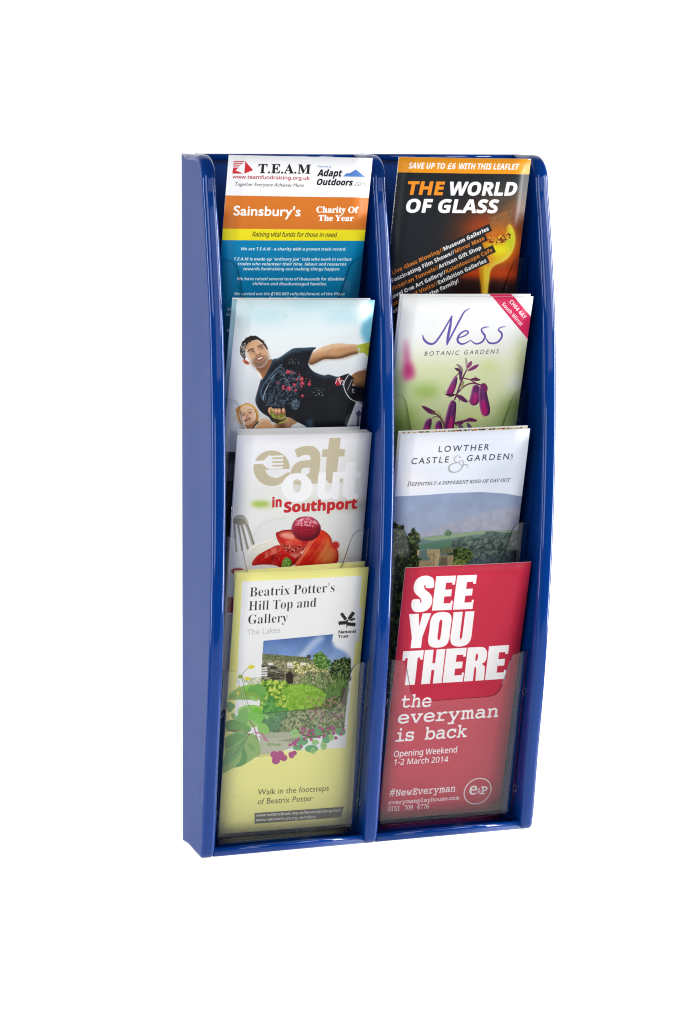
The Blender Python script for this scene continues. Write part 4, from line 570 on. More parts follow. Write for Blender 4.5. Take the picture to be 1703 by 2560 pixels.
# ---------------------------------------------------------------- leaflets: where they stand
# lx, y_bottom, y_top, z_bottom, roll, width, height
LEAF = {
 'team':  (11.36, 23.63, 68.0, 303.17, -0.0195, 105.87, 210.0),
 'world': (137.70, 22.86, 69.64, 302.33, -0.013, 101.56, 210.0),
 'man':   (14.50, 24.15, 75.74, 205.44, -0.0236, 101.86, 210.0),
 'ness':  (138.65, 25.95, 74.67, 204.77, -0.0199, 101.02, 210.0),
 'eat':   (21.0, 27.94, 62.23, 104.64, -0.0172, 100.18, 210.0),
 'low':   (141.90, 27.44, 78.12, 106.77, 0.0038, 100.65, 210.0),
 'yel':   (20.89, 22.95, 61.39, 8.4, -0.0093, 100.74, 207.6),
 'red':   (147.30, 21.89, 70.72, 8.2, -0.0072, 99.40, 208.6),
}
def leaf_point(L, u, v, out=0.0):
    """u along the width, v up the height (0..1), out = millimetres in front of the sheet"""
    lx, yb, yt, lz, ro, wd, h = L
    hz = math.sqrt(h*h-(yt-yb)**2); c, s = math.cos(ro), math.sin(ro)
    nz, ny = -(yt-yb)/h, -hz/h
    return (lx + u*wd*c - v*hz*s, -(yb+(yt-yb)*v) + out*ny, lz + u*wd*s + v*hz*c + out*nz)

# ---------------------------------------------------------------- print on the leaflets, drawn here as pixels
GL = {}
def load_glyphs(z):
    d = bytes(z); i = 0
    while i < len(d):
        st = chr(d[i]); n = d[i+1]; i += 2; G = {}
        for _ in range(n):
            ch = chr(d[i]); adv = d[i+1]/150; nc = d[i+2]; i += 3; cs = []
            for _ in range(nc):
                k = d[i]; i += 1
                a = np.frombuffer(d[i:i+2*k], np.uint8).reshape(k, 2).astype(float); i += 2*k
                cs.append((a-70)/150)
            G[ch] = (adv, cs)
        GL[st] = G
load_glyphs(GLYPHS)
CAPH = {'S': .714, 'B': .714, 'F': .66, 'M': .60, 'I': .66, 'G': .70}
for k_, c_ in (('S', 'H'), ('B', 'H'), ('F', 'H'), ('M', 'E'), ('I', 'F'), ('G', 'H')):
    CAPH[k_] = max(c[:, 1].max() for c in GL[k_][c_][1])

RNG = np.random.RandomState(7)
K = 6.0                                          # pixels per millimetre
def cover(cs, w, h, ss=3):
    """anti-aliased non-zero fill of the contours -> x0, y0, mask"""
    allp = np.concatenate(cs)
    x0 = int(max(0, math.floor(allp[:, 0].min())-1)); x1 = int(min(w, math.ceil(allp[:, 0].max())+2))
    y0 = int(max(0, math.floor(allp[:, 1].min())-1)); y1 = int(min(h, math.ceil(allp[:, 1].max())+2))
    if x1 <= x0 or y1 <= y0: return None
    WW, HH = (x1-x0)*ss, (y1-y0)*ss
    D = np.zeros((HH, WW+1), np.int32)
    for c in cs:
        q = (c-[x0, y0])*ss; r = np.roll(q, -1, 0)
        for (ax, ay), (bx, by) in zip(q, r):
            if ay == by: continue
            sg = 1
            if ay > by: ax, ay, bx, by = bx, by, ax, ay; sg = -1
            ya, yb = max(0, math.ceil(ay-.5)), min(HH-1, math.ceil(by-.5)-1)
            if yb < ya: continue
            ys = np.arange(ya, yb+1); xs = ax+(ys+.5-ay)*(bx-ax)/(by-ay)
            xi = np.clip(np.ceil(xs-.5), 0, WW).astype(int)
            np.add.at(D, (ys, xi), sg)
    M = (np.cumsum(D, 1)[:, :WW] != 0).astype(np.float32)
    return x0, y0, M.reshape(y1-y0, ss, x1-x0, ss).mean((1, 3))
def gblur(a, s):
    if s < .4: return a
    n = max(1, int(s*2.5)); k = np.exp(-np.arange(-n, n+1)**2/(2*s*s)); k /= k.sum()
    out = a
    for ax in (0, 1):
        pad = [(0, 0)]*a.ndim; pad[ax] = (n, n)
        b = np.pad(out, pad, mode='edge'); o = 0
        L = a.shape[ax]
        for i, kk in enumerate(k):
            sl = [slice(None)]*a.ndim; sl[ax] = slice(i, i+L); o = o+kk*b[tuple(sl)]
        out = o
    return out.astype(np.float32)
def fbm(h, w, cell, octs=4, seed=0):
    r = np.random.RandomState(seed); out = np.zeros((h, w), np.float32); amp = 1; tot = 0
    for o in range(octs):
        c = max(1.5, cell/2**o); gh, gw = int(h/c)+3, int(w/c)+3
        g = r.rand(gh, gw).astype(np.float32)
        y = np.arange(h)/c; x = np.arange(w)/c; yi = y.astype(int); xi = x.astype(int)
        fy = (y-yi)[:, None]; fx = (x-xi)[None]; fy = fy*fy*(3-2*fy); fx = fx*fx*(3-2*fx)
        a = g[yi][:, xi]; b = g[yi][:, xi+1]; cc = g[yi+1][:, xi]; d = g[yi+1][:, xi+1]
        out += amp*((a*(1-fx)+b*fx)*(1-fy)+(cc*(1-fx)+d*fx)*fy); tot += amp; amp *= .55
    return out/tot
def stroke_contours(pts, wd, closed=False):
    pts = [np.array(p, float) for p in pts]; cs = []
    if np.isscalar(wd): wd = [wd]*len(pts)
    rng = range(len(pts) if closed else len(pts)-1)
    for i in rng:
        a, b = pts[i], pts[(i+1) % len(pts)]; d = b-a; l = math.hypot(*d)
        if l < 1e-6: continue
        n = np.array([-d[1], d[0]])/l; wa, wb = wd[i]/2, wd[(i+1) % len(pts)]/2
        cs.append(np.array([a+n*wa, a-n*wa, b-n*wb, b+n*wb])[::-1])
    for i, p in enumerate(pts):
        t = np.linspace(0, 2*math.pi, 9)[:-1]
        cs.append(np.stack([p[0]+wd[i]/2*np.cos(t), p[1]+wd[i]/2*np.sin(t)], 1))
    out = []
    for c in cs:                                 # same winding everywhere
        ar = np.sum(c[:, 0]*np.roll(c[:, 1], -1)-np.roll(c[:, 0], -1)*c[:, 1])
        out.append(c if ar > 0 else c[::-1])
    return out
def smooth(pts, closed=True, n=5):
    p = [np.array(q, float) for q in pts]
    if closed:
        N = len(p); R = []
        for i in range(N):
            a, b, c, d = p[i-1], p[i], p[(i+1) % N], p[(i+2) % N]
            for k in range(n):
                t = k/n; R.append(.5*((2*b)+(c-a)*t+(2*a-5*b+4*c-d)*t*t+(3*b-a-3*c+d)*t**3))
        return R
    return catmull(pts, n)
class Art:
    def __init__(s, key, base):
        s.L = LEAF[key]; s.mmw, s.mmh = s.L[5], s.L[6]
        s.w, s.h = int(s.mmw*K), int(s.mmh*K)
        s.b = np.ones((s.h, s.w, 3), np.float32)*np.array(base, np.float32)/255
        # plane of the sheet, for reading layout off the photograph
        o = np.array(leaf_point(s.L, 0, 1)); s.o = o
        s.ex = np.array(leaf_point(s.L, 1, 1))-o; s.ey = np.array(leaf_point(s.L, 0, 0))-o
        s.n = np.cross(s.ex, s.ey)
    def crop(s, ox, oy, k): s.c = (ox, oy, k)
    def m(s, pts):
        R = []
        for x, y in pts:
            X, Y = s.c[0]+x*s.c[2], s.c[1]+y*s.c[2]
            ray = FV+(X-851.5)/FOC*RV-(Y-1280)/FOC*UV
            t = ((s.o-CAM)@s.n)/(ray@s.n); q = CAM+t*ray-s.o
            R.append((q@s.ex/(s.ex@s.ex)*s.w, q@s.ey/(s.ey@s.ey)*s.h))
        return np.array(R)
    def sc(s): return s.c[2]*1.80               # crop pixel -> image pixel, near enough for widths
    def paint(s, cs, col, a=1.0, blur=0, col2=None, ax=1, tex=0, cell=20, seed=1):
        pad = int(blur*2.5)+1
        r = cover([c for c in cs], s.w, s.h) if not blur else None
        if blur:
            sh = [c+[pad, pad] for c in cs]; r = cover(sh, s.w+2*pad, s.h+2*pad)
            if r is None: return
            x0, y0, M = r; M = np.pad(M, pad); x0 -= 2*pad; y0 -= 2*pad; M = gblur(M, blur)
            cx, cy = max(0, -x0), max(0, -y0); M = M[cy:, cx:]; x0 = max(0, x0); y0 = max(0, y0)
            M = M[:max(0, s.h-y0), :max(0, s.w-x0)]
            if M.size == 0: return
        else:
            if r is None: return
            x0, y0, M = r
        h, w = M.shape; reg = s.b[y0:y0+h, x0:x0+w]
        C = np.ones((h, w, 3), np.float32)*np.array(col, np.float32)/255
        if col2 is not None:
            t = np.linspace(0, 1, h if ax == 1 else w); t = t[:, None, None] if ax == 1 else t[None, :, None]
            C = C*(1-t)+np.array(col2, np.float32)/255*t
        if tex:
            nz = fbm(h, w, cell, 4, seed); C = np.clip(C*(1+tex*(nz[..., None]-.5)*2), 0, 1)
        M = (M*a)[..., None]; reg[:] = reg*(1-M)+C*M
    def poly(s, pts, col, sm=False, **k):
        if sm: pts = smooth(pts)
        s.paint([s.m(pts)], col, **k)
    def ell(s, x, y, rx, ry, col, rot=0, **k):
        t = np.linspace(0, 2*math.pi, 25)[:-1]; c, d = math.cos(rot), math.sin(rot)
        s.poly([(x+rx*math.cos(a)*c-ry*math.sin(a)*d, y+rx*math.cos(a)*d+ry*math.sin(a)*c) for a in t], col, **k)
    def line(s, pts, wd, col, sm=True, closed=False, **k):
        if sm and len(pts) > 2:
            if not np.isscalar(wd):
                z = smooth([(a, b) for a, b in pts], False, 5); wi = np.interp(np.linspace(0, len(pts)-1, len(z)), range(len(pts)), wd); wd = wi
                pts = z
            else: pts = smooth(pts, closed, 5)
        q = s.m(pts); f = s.sc()
        wd = wd*f if np.isscalar(wd) else [v*f for v in wd]
        s.paint(stroke_contours(q, wd, closed), col, **k)
    def text(s, st, txt, p0, p1, cap, col, bold=0, thin=0, it=0, track=False, a=1.0, blur=0):
        """baseline from p0 to p1 (crop pixels), capital height cap; width is made to fit"""
        G = GL[st]; q0, q1 = s.m([p0, p1]); mid = s.m([(p0[0], p0[1]-cap)])[0]
        H_ = abs(q0[1]-mid[1])/CAPH[st]; W_ = math.hypot(*(q1-q0))
        ang = math.atan2(q1[1]-q0[1], q1[0]-q0[0])
        if abs(ang) > .3:
            H_ = cap*s.sc()/CAPH[st]
        x = 0; items = []
        for ch in txt:
            if ch not in G: ch = ' ' if ch == ' ' else ch
            if ch not in G:
                adv, cs = GL['S'][ch]
            else: adv, cs = G[ch]
            if st == 'M' and cs:
                al = np.concatenate(cs); mn, mx = al[:, 0].min(), al[:, 0].max()
                items.append((x-mn+.02, cs)); x += mx-mn+.045
            else:
                if st == 'M': adv = .35
                items.append((x, cs)); x += adv
        x_end = x
        n = max(1, len(txt)-1)
        if track: sx = H_; ex = (W_-x_end*H_)/n
        else: sx = W_/x_end; ex = 0
        ca, sa = math.cos(ang), math.sin(ang); C, E = [], []
        for i, (x, cs) in enumerate(items):
            for c in cs:
                px = (x+c[:, 0])*sx + ex*i + c[:, 1]*H_*it; py = -c[:, 1]*H_
                pt = np.stack([q0[0]+px*ca-py*sa, q0[1]+px*sa+py*ca], 1)
                C.append(pt)
                if bold or thin: E += stroke_contours(pt, (bold or thin)*s.sc(), True)
        if not C: return
        if thin:
            r = cover(C, s.w, s.h, 4); e = cover(E, s.w, s.h, 4)
            if r is None or e is None: return
            A = np.zeros((s.h, s.w), np.float32); B = A.copy()
            A[r[1]:r[1]+r[2].shape[0], r[0]:r[0]+r[2].shape[1]] = r[2]
            B[e[1]:e[1]+e[2].shape[0], e[0]:e[0]+e[2].shape[1]] = e[2]
            Mk = (np.clip(A-.55*B, 0, 1)*a)[..., None]
            s.b[:] = s.b*(1-Mk)+np.array(col, np.float32)/255*Mk
            return
        s.paint(C, col, a=a, blur=blur)
        if bold: s.paint(E, col, a=a, blur=blur)
    def ramp(s, pts, cols, cell=10, seed=1, a=1.0, sm=False, rough=0, contrast=1.6, blur=0, sx=1.0):
        """fill with a fractal mixture of colours, for stone, foliage, cloth"""
        if sm: pts = smooth(pts)
        cols = sorted(cols, key=lambda c: c[0]*.3+c[1]*.6+c[2]*.1); cell = max(4.5, cell*.8)
        q = s.m(pts)
        if rough: q = roughen(q, rough*s.sc(), seed)
        r = cover([q], s.w, s.h)
        if r is None: return
        x0, y0, M = r; h, w = M.shape
        if blur: M = M*gblur(np.pad(M, 12), blur)[12:-12, 12:-12]
        if sx != 1.0:
            n = fbm(h, int(w*sx)+2, cell, 5, seed); n = n[:, np.minimum((np.arange(w)*sx).astype(int), n.shape[1]-1)]
        else: n = fbm(h, w, cell, 5, seed)
        n = n+(np.random.RandomState(seed).rand(h, w).astype(np.float32)-.5)*.16
        n = np.clip((n-.5)*contrast*1.5+.5, 0, .9999)*(len(cols)-1)
        C = np.array(cols, np.float32)/255; i = n.astype(int); f = (n-i)[..., None]
        C = C[i]*(1-f)+C[np.minimum(i+1, len(cols)-1)]*f
        reg = s.b[y0:y0+h, x0:x0+w]; M = (M*a)[..., None]; reg[:] = reg*(1-M)+C*M
    def vol(s, pts, dark, light, dx, dy, bl, da=.8, la=.5, sm=True):
        """printed picture of a rounded form: its far rim goes dark, its near rim light"""
        if sm: pts = smooth(pts)
        r = cover([s.m(pts)], s.w, s.h)
        if r is None: return
        f = s.sc(); x0, y0, M = r; h, w = M.shape; reg = s.b[y0:y0+h, x0:x0+w]; p = int(abs(dx*f)+abs(dy*f)+bl*f*2.5)+2
        B = gblur(np.pad(M, p), bl*f); ox, oy = int(round(dx*f)), int(round(dy*f))
        for sg, col, al in ((1, dark, da), (-1, light, la)):
            if col is None: continue
            S = B[p+sg*oy:p+sg*oy+h, p+sg*ox:p+sg*ox+w]; A_ = (M*np.clip(1-S, 0, 1)*al)[..., None]
            reg[:] = reg*(1-A_)+np.array(col, np.float32)/255*A_
    def grain(s, amt=.012, seed=3):
        r = np.random.RandomState(seed); s.b += (r.rand(s.h, s.w, 1).astype(np.float32)-.5)*2*amt
        np.clip(s.b, 0, 1, out=s.b)
    def dots(s, n, region, rr, cols, seed=1, a=1.0, ex=None):
        r = np.random.RandomState(seed); x0, y0, x1, y1 = region
        byc = {}
        for _ in range(n):
            x, y = r.uniform(x0, x1), r.uniform(y0, y1)
            if ex is not None and not ex(x, y): continue
            q = r.uniform(*rr); t = np.linspace(0, 2*math.pi, 7)[:-1]+r.rand(); k = r.uniform(.5, 1)
            c = s.m([(x+q*math.cos(v), y+q*k*math.sin(v)) for v in t]); ci = r.randint(len(cols))
            byc.setdefault((ci, r.randint(3)), []).append(c)
        for (ci, _), cs in sorted(byc.items(), key=lambda z: z[0][1]):
            cs = [c if np.sum(c[:, 0]*np.roll(c[:, 1], -1)-np.roll(c[:, 0], -1)*c[:, 1]) > 0 else c[::-1] for c in cs]
            s.paint(cs, cols[ci], a=a)
    def strokes(s, n, region, ln, ang, wd, cols, seed=1, a=1.0, ex=None):
        r = np.random.RandomState(seed); x0, y0, x1, y1 = region; byc = {}
        for _ in range(n):
            x, y = r.uniform(x0, x1), r.uniform(y0, y1)
            if ex is not None and not ex(x, y): continue
            l = r.uniform(*ln); t = r.uniform(*ang); b = r.uniform(-.4, .4)
            p = [(x, y), (x+l*.5*math.cos(t), y+l*.5*math.sin(t)), (x+l*.5*math.cos(t)+l*.5*math.cos(t+b), y+l*.5*math.sin(t)+l*.5*math.sin(t+b))]
            byc.setdefault(r.randint(len(cols)), []).extend(stroke_contours(s.m(p), r.uniform(*wd)*s.sc()))
        for ci, cs in byc.items(): s.paint(cs, cols[ci], a=a)
def roughen(q, amp, seed):
    r = np.random.RandomState(seed); out = []
    for p, n in zip(q, np.roll(q, -1, 0)):
        l = np.hypot(*(n-p)); k = max(1, int(l/3))
        for i in range(k): out.append(p+(n-p)*i/k+(r.rand(2)-.5)*2*amp)
    return np.array(out)
def inside(poly):
    P_ = np.array(poly, float); Q_ = np.roll(P_, -1, 0)
    def f(x, y):
        c = False
        for (ax, ay), (bx, by) in zip(P_, Q_):
            if (ay > y) != (by > y) and x < ax+(y-ay)*(bx-ax)/(by-ay): c = not c
        return c
    return f

def art_team():
    A = Art('team', (243, 244, 248)); A.crop(430, 360, .3508); W_ = (255, 255, 255)
    l = lambda a, b, x: a[1]+(b[1]-a[1])*(x-a[0])/(b[0]-a[0])
    def band(a, b, c, d, col, **k):
        A.poly([(100, l(a, b, 100)), (1700, l(a, b, 1700)), (1700, l(c, d, 1700)), (100, l(c, d, 100))], col, **k)
    band((380, 366), (1405, 382), (357, 603), (1375, 612), (214, 120, 44))
    band((357, 603), (1375, 612), (357, 685), (1366, 690), (243, 229, 36))
    band((357, 685), (1366, 690), (300, 2600), (1300, 2600), (8, 134, 184), col2=(0, 92, 140))  # teal darkens downward, partly shade put into the print colour
    R_ = (200, 48, 54)
    for i, (y, x) in enumerate([(122, 522), (137, 506), (152, 488)]):
        A.poly([(440-i, y), (x, y), (x-12, y+8), (438-i, y+8)], R_)
    A.poly([(437, 167), (478, 167), (453, 188), (510, 211), (430, 211)], R_)
    A.poly([(523, 123), (578, 186), (515, 211)], R_)
    A.text('F', 'T.E.A.M', (612, 206), (987, 210), 64, (35, 32, 34), bold=2)
    A.text('S', 'www.teamfundraising.org.uk', (431, 245), (979, 254), 24, (168, 58, 62), bold=1.6)
    A.text('G', 'Together Everyone Achieves More', (443, 297), (937, 305), 24, (60, 58, 62), it=.2)
    A.text('S', 'Powered by', (1033, 165), (1134, 168), 13, (60, 90, 160), it=.2)
    A.text('B', 'Adapt', (1035, 228), (1206, 231), 47, (20, 20, 24), it=.18, bold=2.4)
    A.text('B', 'Outdoors', (1025, 290), (1284, 295), 42, (20, 20, 24), it=.18, bold=2.4)
    A.text('S', '.com', (1292, 297), (1384, 299), 32, (50, 50, 54), it=.2)
    A.poly([(1218, 231), (1243, 208), (1268, 207), (1310, 181), (1380, 235)], (84, 128, 198))
    A.text('G', "Sainsbury's", (434, 507), (917, 513), 66, W_, bold=4)
    A.text('F', 'Charity Of', (1025, 487), (1322, 490), 42, W_, bold=2.5)
    A.text('F', 'The Year', (1041, 546), (1293, 548), 40, W_, bold=2.5)
    A.text('S', 'Raising vital funds for those in need', (568, 658), (1172, 663), 33, (45, 45, 30), it=.2, bold=.8)
    for t, x0, x1, y in (("We are T.E.A.M - a charity with a proven track record.", 490, 1242, 757),
                         ('T.E.A.M is made up "ordinary joe" lads who work in various', 439, 1279, 829),
                         ('trades who volunteer their time, labour and resources', 468, 1241, 864),
                         ('towards fundraising and making things happen.', 505, 1199, 899),
                         ('We have raised several tens of thousands for disabled', 461, 1227, 970),
                         ('children and disadvantaged families.', 572, 1104, 1005),
                         ('We carried out the \xa3100,000 refurbishment of the Plaza', 442, 1230, 1077),
                         ('Community Cinema', 688, 968, 1109), ('How can you help others', 393, 780, 1188), ('kindness is welcome to us', 384, 830, 1224),
                         ('Using local', 420, 620, 1300), ('police and', 388, 570, 1334)):
        if '\xa3' in t:
            A.text('B', 'We carried out the ', (x0, y), (x0+262, y), 21, W_, it=.12)
            A.text('S', '\xa3', (x0+262, y), (x0+279, y), 21, W_, it=.12, bold=3)
            A.text('B', '100,000 refurbishment of the Plaza', (x0+279, y), (x1, y+1), 21, W_, it=.12)
        else: A.text('B', t, (x0, y), (x1, y+2), 21, W_, it=.12)
    A.grain(.006); return A

def art_world():
    A = Art('world', (34, 38, 43)); A.crop(900, 360, .3316); O_ = (233, 150, 34); W_ = (248, 248, 248)
    A.ell(1020, 700, 330, 250, (116, 58, 32), a=.95, blur=55); A.ell(1120, 440, 190, 150, (84, 80, 72), a=.8, blur=40)
    A.ell(960, 640, 150, 90, (168, 66, 30), a=.9, blur=28); A.ell(1180, 640, 60, 260, (120, 60, 36), a=.7, blur=26)
    A.poly([(975, 560), (1060, 500), (1130, 430), (1172, 430), (1150, 600), (1120, 640), (980, 740)], (120, 84, 56), a=.75, blur=8)
    A.ramp([(980, 560), (1150, 480), (1140, 610), (1060, 680), (970, 730)], [(150, 70, 36), (112, 92, 66), (186, 96, 44), (130, 110, 84)], cell=22, a=.5, seed=4)
    A.poly([(960, 560), (1150, 500)], (160, 140, 110)) if False else A.line([(968, 556), (1060, 540), (1150, 500)], 3, (170, 140, 104), a=.6, blur=1)
    A.ell(1150, 930, 170, 150, (150, 40, 26), a=.9, blur=36); A.ell(880, 960, 150, 60, (130, 46, 24), a=.8, blur=28)
    A.poly([(740, 925), (1280, 945), (1280, 1030), (740, 1000)], (206, 70, 24), a=.95, blur=14)
    A.poly([(700, 1030), (1300, 1065), (1300, 1500), (600, 1500)], (38, 18, 18), a=.95, blur=20)
    blob = [(925, 770), (950, 745), (990, 752), (1040, 742), (1095, 715), (1115, 660), (1112, 625), (1130, 608), (1156, 650), (1170, 715), (1160, 780), (1128, 845), (1080, 885), (1020, 912), (985, 950), (972, 1030), (958, 1180), (950, 1500), (925, 1500), (918, 1130), (905, 980), (905, 880)]
    A.ell(1040, 790, 170, 130, (214, 110, 30), a=.7, blur=26)
    A.ell(1060, 760, 130, 150, (226, 120, 30), a=.75, blur=30); A.poly(blob, (240, 176, 30), sm=True, blur=6, a=.9); A.poly(blob, (238, 194, 34), sm=True, blur=2); A.vol(blob, (196, 120, 22), (240, 236, 120), -26, -10, 16, .8, .6)
    A.ell(1128, 720, 34, 90, (206, 214, 44), rot=.1, blur=9, a=.9); A.ell(1050, 800, 70, 44, (248, 238, 40), blur=12, a=.95)
    A.ell(950, 860, 50, 70, (236, 140, 60), blur=14, a=.85); A.line([(945, 930), (942, 1040), (938, 1300)], 18, (250, 214, 60), a=.8, blur=3)
    A.ramp([(965, 700), (1010, 715), (1060, 690), (1130, 668), (1140, 700), (1090, 740), (1020, 752), (975, 745)], [(90, 40, 20), (230, 150, 40), (190, 90, 30), (250, 220, 80), (120, 60, 26)], cell=7, rough=5, a=.95, seed=8, contrast=2.2)
    A.dots(50, (950, 690, 1140, 760), (1.5, 4), [(250, 226, 120), (150, 70, 30)], 5, a=.9)
    A.poly([(245, 60), (1330, 60), (1290, 229), (245, 213)], O_)
    A.text('B', 'SAVE UP TO', (364, 184), (638, 187), 44, W_, bold=2, it=.12)
    A.text('S', '\xa3', (658, 187), (688, 187), 42, W_, bold=4.5, it=.12)
    A.text('B', '6', (690, 187), (716, 188), 44, W_, bold=2, it=.12); A.text('B', 'WITH THIS LEAFLET', (738, 188), (1192, 193), 44, W_, bold=2, it=.12)
    A.text('B', 'THE', (345, 380), (628, 383), 98, (238, 144, 40), bold=6, it=.1)
    A.text('B', 'WORLD', (662, 384), (1180, 387), 98, W_, bold=7, it=.1)
    A.text('B', 'OF GLASS', (333, 514), (1036, 518), 98, W_, bold=7, it=.1)
    rows = [((245, 985), (975, 648), [('Live Glass Blowing//', O_, 0, .53), ('Museum Galleries', W_, .53, 1)]),
            ((240, 1046), (942, 720), [('Fascinating Film Shows//', W_, 0, .675), ('Mirror Maze', O_, .68, 1)]),
            ((237, 1109), (918, 790), [('Victorian Tunnels//', O_, 0, .53), ('Artisan Gift Shop', W_, .53, 1)]),
            ((232, 1173), (1003, 808), [('Level One Art Gallery//', W_, 0, .54), ('Kaleidoscope Cafe', O_, .54, 1)]),
            ((195, 1246), (957, 888), [('Educational Visits//', O_, 0, .52), ('Exhibition Galleries', W_, .52, 1)]),
            ((160, 1320), (748, 1040), [('Something for all the family!', W_, 0, 1)])]
    for i, (a, b, parts) in enumerate(rows):
        d = np.array(b)-np.array(a); l = np.hypot(*d); d = d/l; n = np.array([d[1], -d[0]])
        p = np.array(a)-d*80; q = np.array(b)+d*18
        if i < 5: A.poly([p-n*14, q-n*14, q+n*44, p+n*44], (38, 40, 44), a=.95)
        for t, c, f0, f1 in parts:
            A.text('B', t, tuple(np.array(a)+d*l*f0), tuple(np.array(a)+d*l*f1), 30, c if c is W_ else (222, 132, 50), bold=1.2)
    A.crop(0, 0, 1)
    r = np.random.RandomState(4)
    for _ in range(90):                          # white scuffs where the ink has worn off the fold
        y = int(abs(r.normal(0, .38))*A.h*.6) if r.rand() < .8 else r.randint(A.h)
        if y < A.h: A.b[y:y+r.randint(1, 6), 0:r.randint(1, 4)] = .85
    A.b[:3, -14:] = .9
    A.grain(.012, 9); return A

def skin_shade(A, pts, base, dark, light, seed=0):
    A.poly(pts, base, sm=True, tex=.08, cell=18, seed=seed)

def art_man():
    A = Art('man', (232, 238, 240)); A.crop(540, 720, .2806)
    A.poly([(60, 60), (1500, 60), (1500, 300), (60, 330)], (196, 224, 230), a=.8, blur=45)
    A.poly([(60, 750), (1500, 900), (1500, 1700), (60, 1700)], (206, 210, 214), a=.9, blur=70)
    for x, y, rx, ry, al in ((450, 240, 160, 50, .5), (820, 130, 200, 40, .7), (1150, 250, 200, 60, .6), (1180, 140, 120, 30, .5)):
        A.ell(x, y, rx, ry, (160, 206, 220), a=al*.7, blur=22)
    A.poly([(1380, 90), (1440, 90), (1420, 520), (1330, 480), (1290, 400), (1310, 300), (1395, 210), (1365, 130)], (118, 188, 212), sm=True, blur=9)
    A.ell(1300, 200, 60, 90, (240, 244, 245), a=.7, blur=16); A.ell(615, 250, 16, 12, (180, 195, 198), a=.6, blur=5)
    sk, sd, sl = (196, 148, 106), (120, 78, 52), (226, 190, 156)
    # woman behind
    A.crop(560, 820, .2455)
    A.poly([(640, 905), (700, 925), (758, 948), (700, 985), (640, 1010)], (176, 132, 92), sm=True, tex=.1)
    A.poly([(120, 830), (150, 800), (200, 775), (245, 764), (300, 785), (340, 835), (355, 890), (350, 935), (325, 960), (300, 900), (200, 830), (170, 900), (185, 985), (165, 965), (140, 900)], (190, 134, 70), sm=True, tex=.25, cell=10)
    A.poly([(210, 980), (300, 950), (330, 935), (350, 962), (305, 1010), (282, 1066), (240, 1035)], (158, 112, 78), sm=True)
    sh_ = [(340, 965), (368, 928), (410, 916), (465, 932), (495, 990), (540, 1030), (560, 1090), (300, 1090), (305, 1040)]
    A.poly(sh_, (204, 160, 120), sm=True, tex=.08); A.vol(sh_, (110, 72, 48), (246, 226, 200), 6, 22, 16, .7, .6)
    A.poly([(352, 1062), (440, 1036), (520, 1026), (560, 1060), (560, 1100), (340, 1100)], (24, 24, 26)); A.line([(348, 955), (302, 1010), (284, 1075)], 13, (34, 34, 40)); A.line([(330, 985), (300, 1030), (292, 1070)], 4, (226, 226, 228))
    A.poly([(205, 985), (245, 1040), (262, 1062), (225, 1020), (200, 990)], (236, 220, 206), blur=1)
    wf = [(152, 862), (166, 822), (200, 798), (240, 788), (285, 804), (312, 840), (326, 880), (318, 925), (292, 962), (250, 985), (215, 980), (180, 945), (160, 905)]
    A.poly(wf, (218, 180, 146), sm=True, tex=.04); A.vol(wf, (150, 104, 76), (248, 236, 222), -10, 4, 12, .55, .75)
    A.poly([(158, 870), (185, 905), (200, 950), (228, 980), (205, 975), (172, 930)], (246, 238, 230), sm=True, a=.85, blur=3)
    A.ell(194, 882, 27, 13, (176, 128, 100), rot=-.05, blur=3, a=.8); A.ell(263, 862, 24, 12, (176, 128, 100), rot=-.35, blur=3, a=.8)
    A.ell(198, 884, 15, 5, (96, 68, 60), rot=-.05, blur=.8); A.ell(266, 860, 14, 5, (96, 68, 60), rot=-.35, blur=.8)
    A.line([(168, 868), (195, 856), (222, 866)], 5, (128, 84, 56), a=.9, blur=1); A.line([(238, 845), (262, 828), (288, 832)], 5, (128, 84, 56), a=.9, blur=1)
    A.poly([(228, 868), (240, 880), (252, 896), (238, 908), (222, 900)], (170, 120, 92), sm=True, a=.8, blur=3); A.ell(232, 903, 7, 2.5, (140, 92, 74), blur=1)
    A.poly([(208, 944), (230, 918), (262, 910), (272, 922), (250, 942), (220, 952)], (136, 70, 66), sm=True, blur=.8); A.poly([(222, 938), (240, 926), (262, 920), (246, 934)], (226, 206, 198), blur=.8)
    A.poly([(215, 960), (260, 955), (300, 930), (292, 962), (250, 984)], (170, 122, 92), sm=True, a=.5, blur=5)
    for p, w_, c in (([(155, 850), (175, 808), (235, 778), (295, 795), (335, 850), (345, 920)], 14, (214, 160, 88)), ([(165, 830), (215, 785), (280, 780), (325, 820)], 6, (244, 206, 136)), ([(150, 850), (132, 900), (150, 950), (185, 990)], 8, (196, 140, 76)),
                  ([(150, 870), (115, 890), (85, 925)], 4, (190, 136, 78)), ([(150, 895), (120, 925), (110, 950)], 4, (170, 118, 64)), ([(170, 810), (130, 820), (110, 850)], 4, (206, 152, 90)), ([(158, 930), (140, 955), (150, 985)], 5, (176, 122, 66)),
                  ([(312, 840), (335, 880), (332, 930)], 9, (170, 116, 58)), ([(230, 770), (215, 762)], 4, (224, 176, 104))): A.line(p, w_, c, a=.95, blur=.8)
    A.crop(540, 720, .2806)
    # outstretched arm
    arm = [(845, 590), (890, 555), (960, 520), (1040, 497), (1110, 492), (1180, 500), (1260, 506), (1268, 578), (1200, 596), (1120, 624), (1040, 632), (960, 634), (890, 668), (845, 682), (822, 660)]
    A.poly(arm, sk, sm=True, tex=.1, cell=40)
    A.poly([(830, 650), (900, 620), (980, 600), (1080, 612), (1180, 580), (1262, 560), (1265, 582), (1120, 628), (960, 636), (850, 684)], (128, 82, 50), sm=True, a=.75, blur=7)
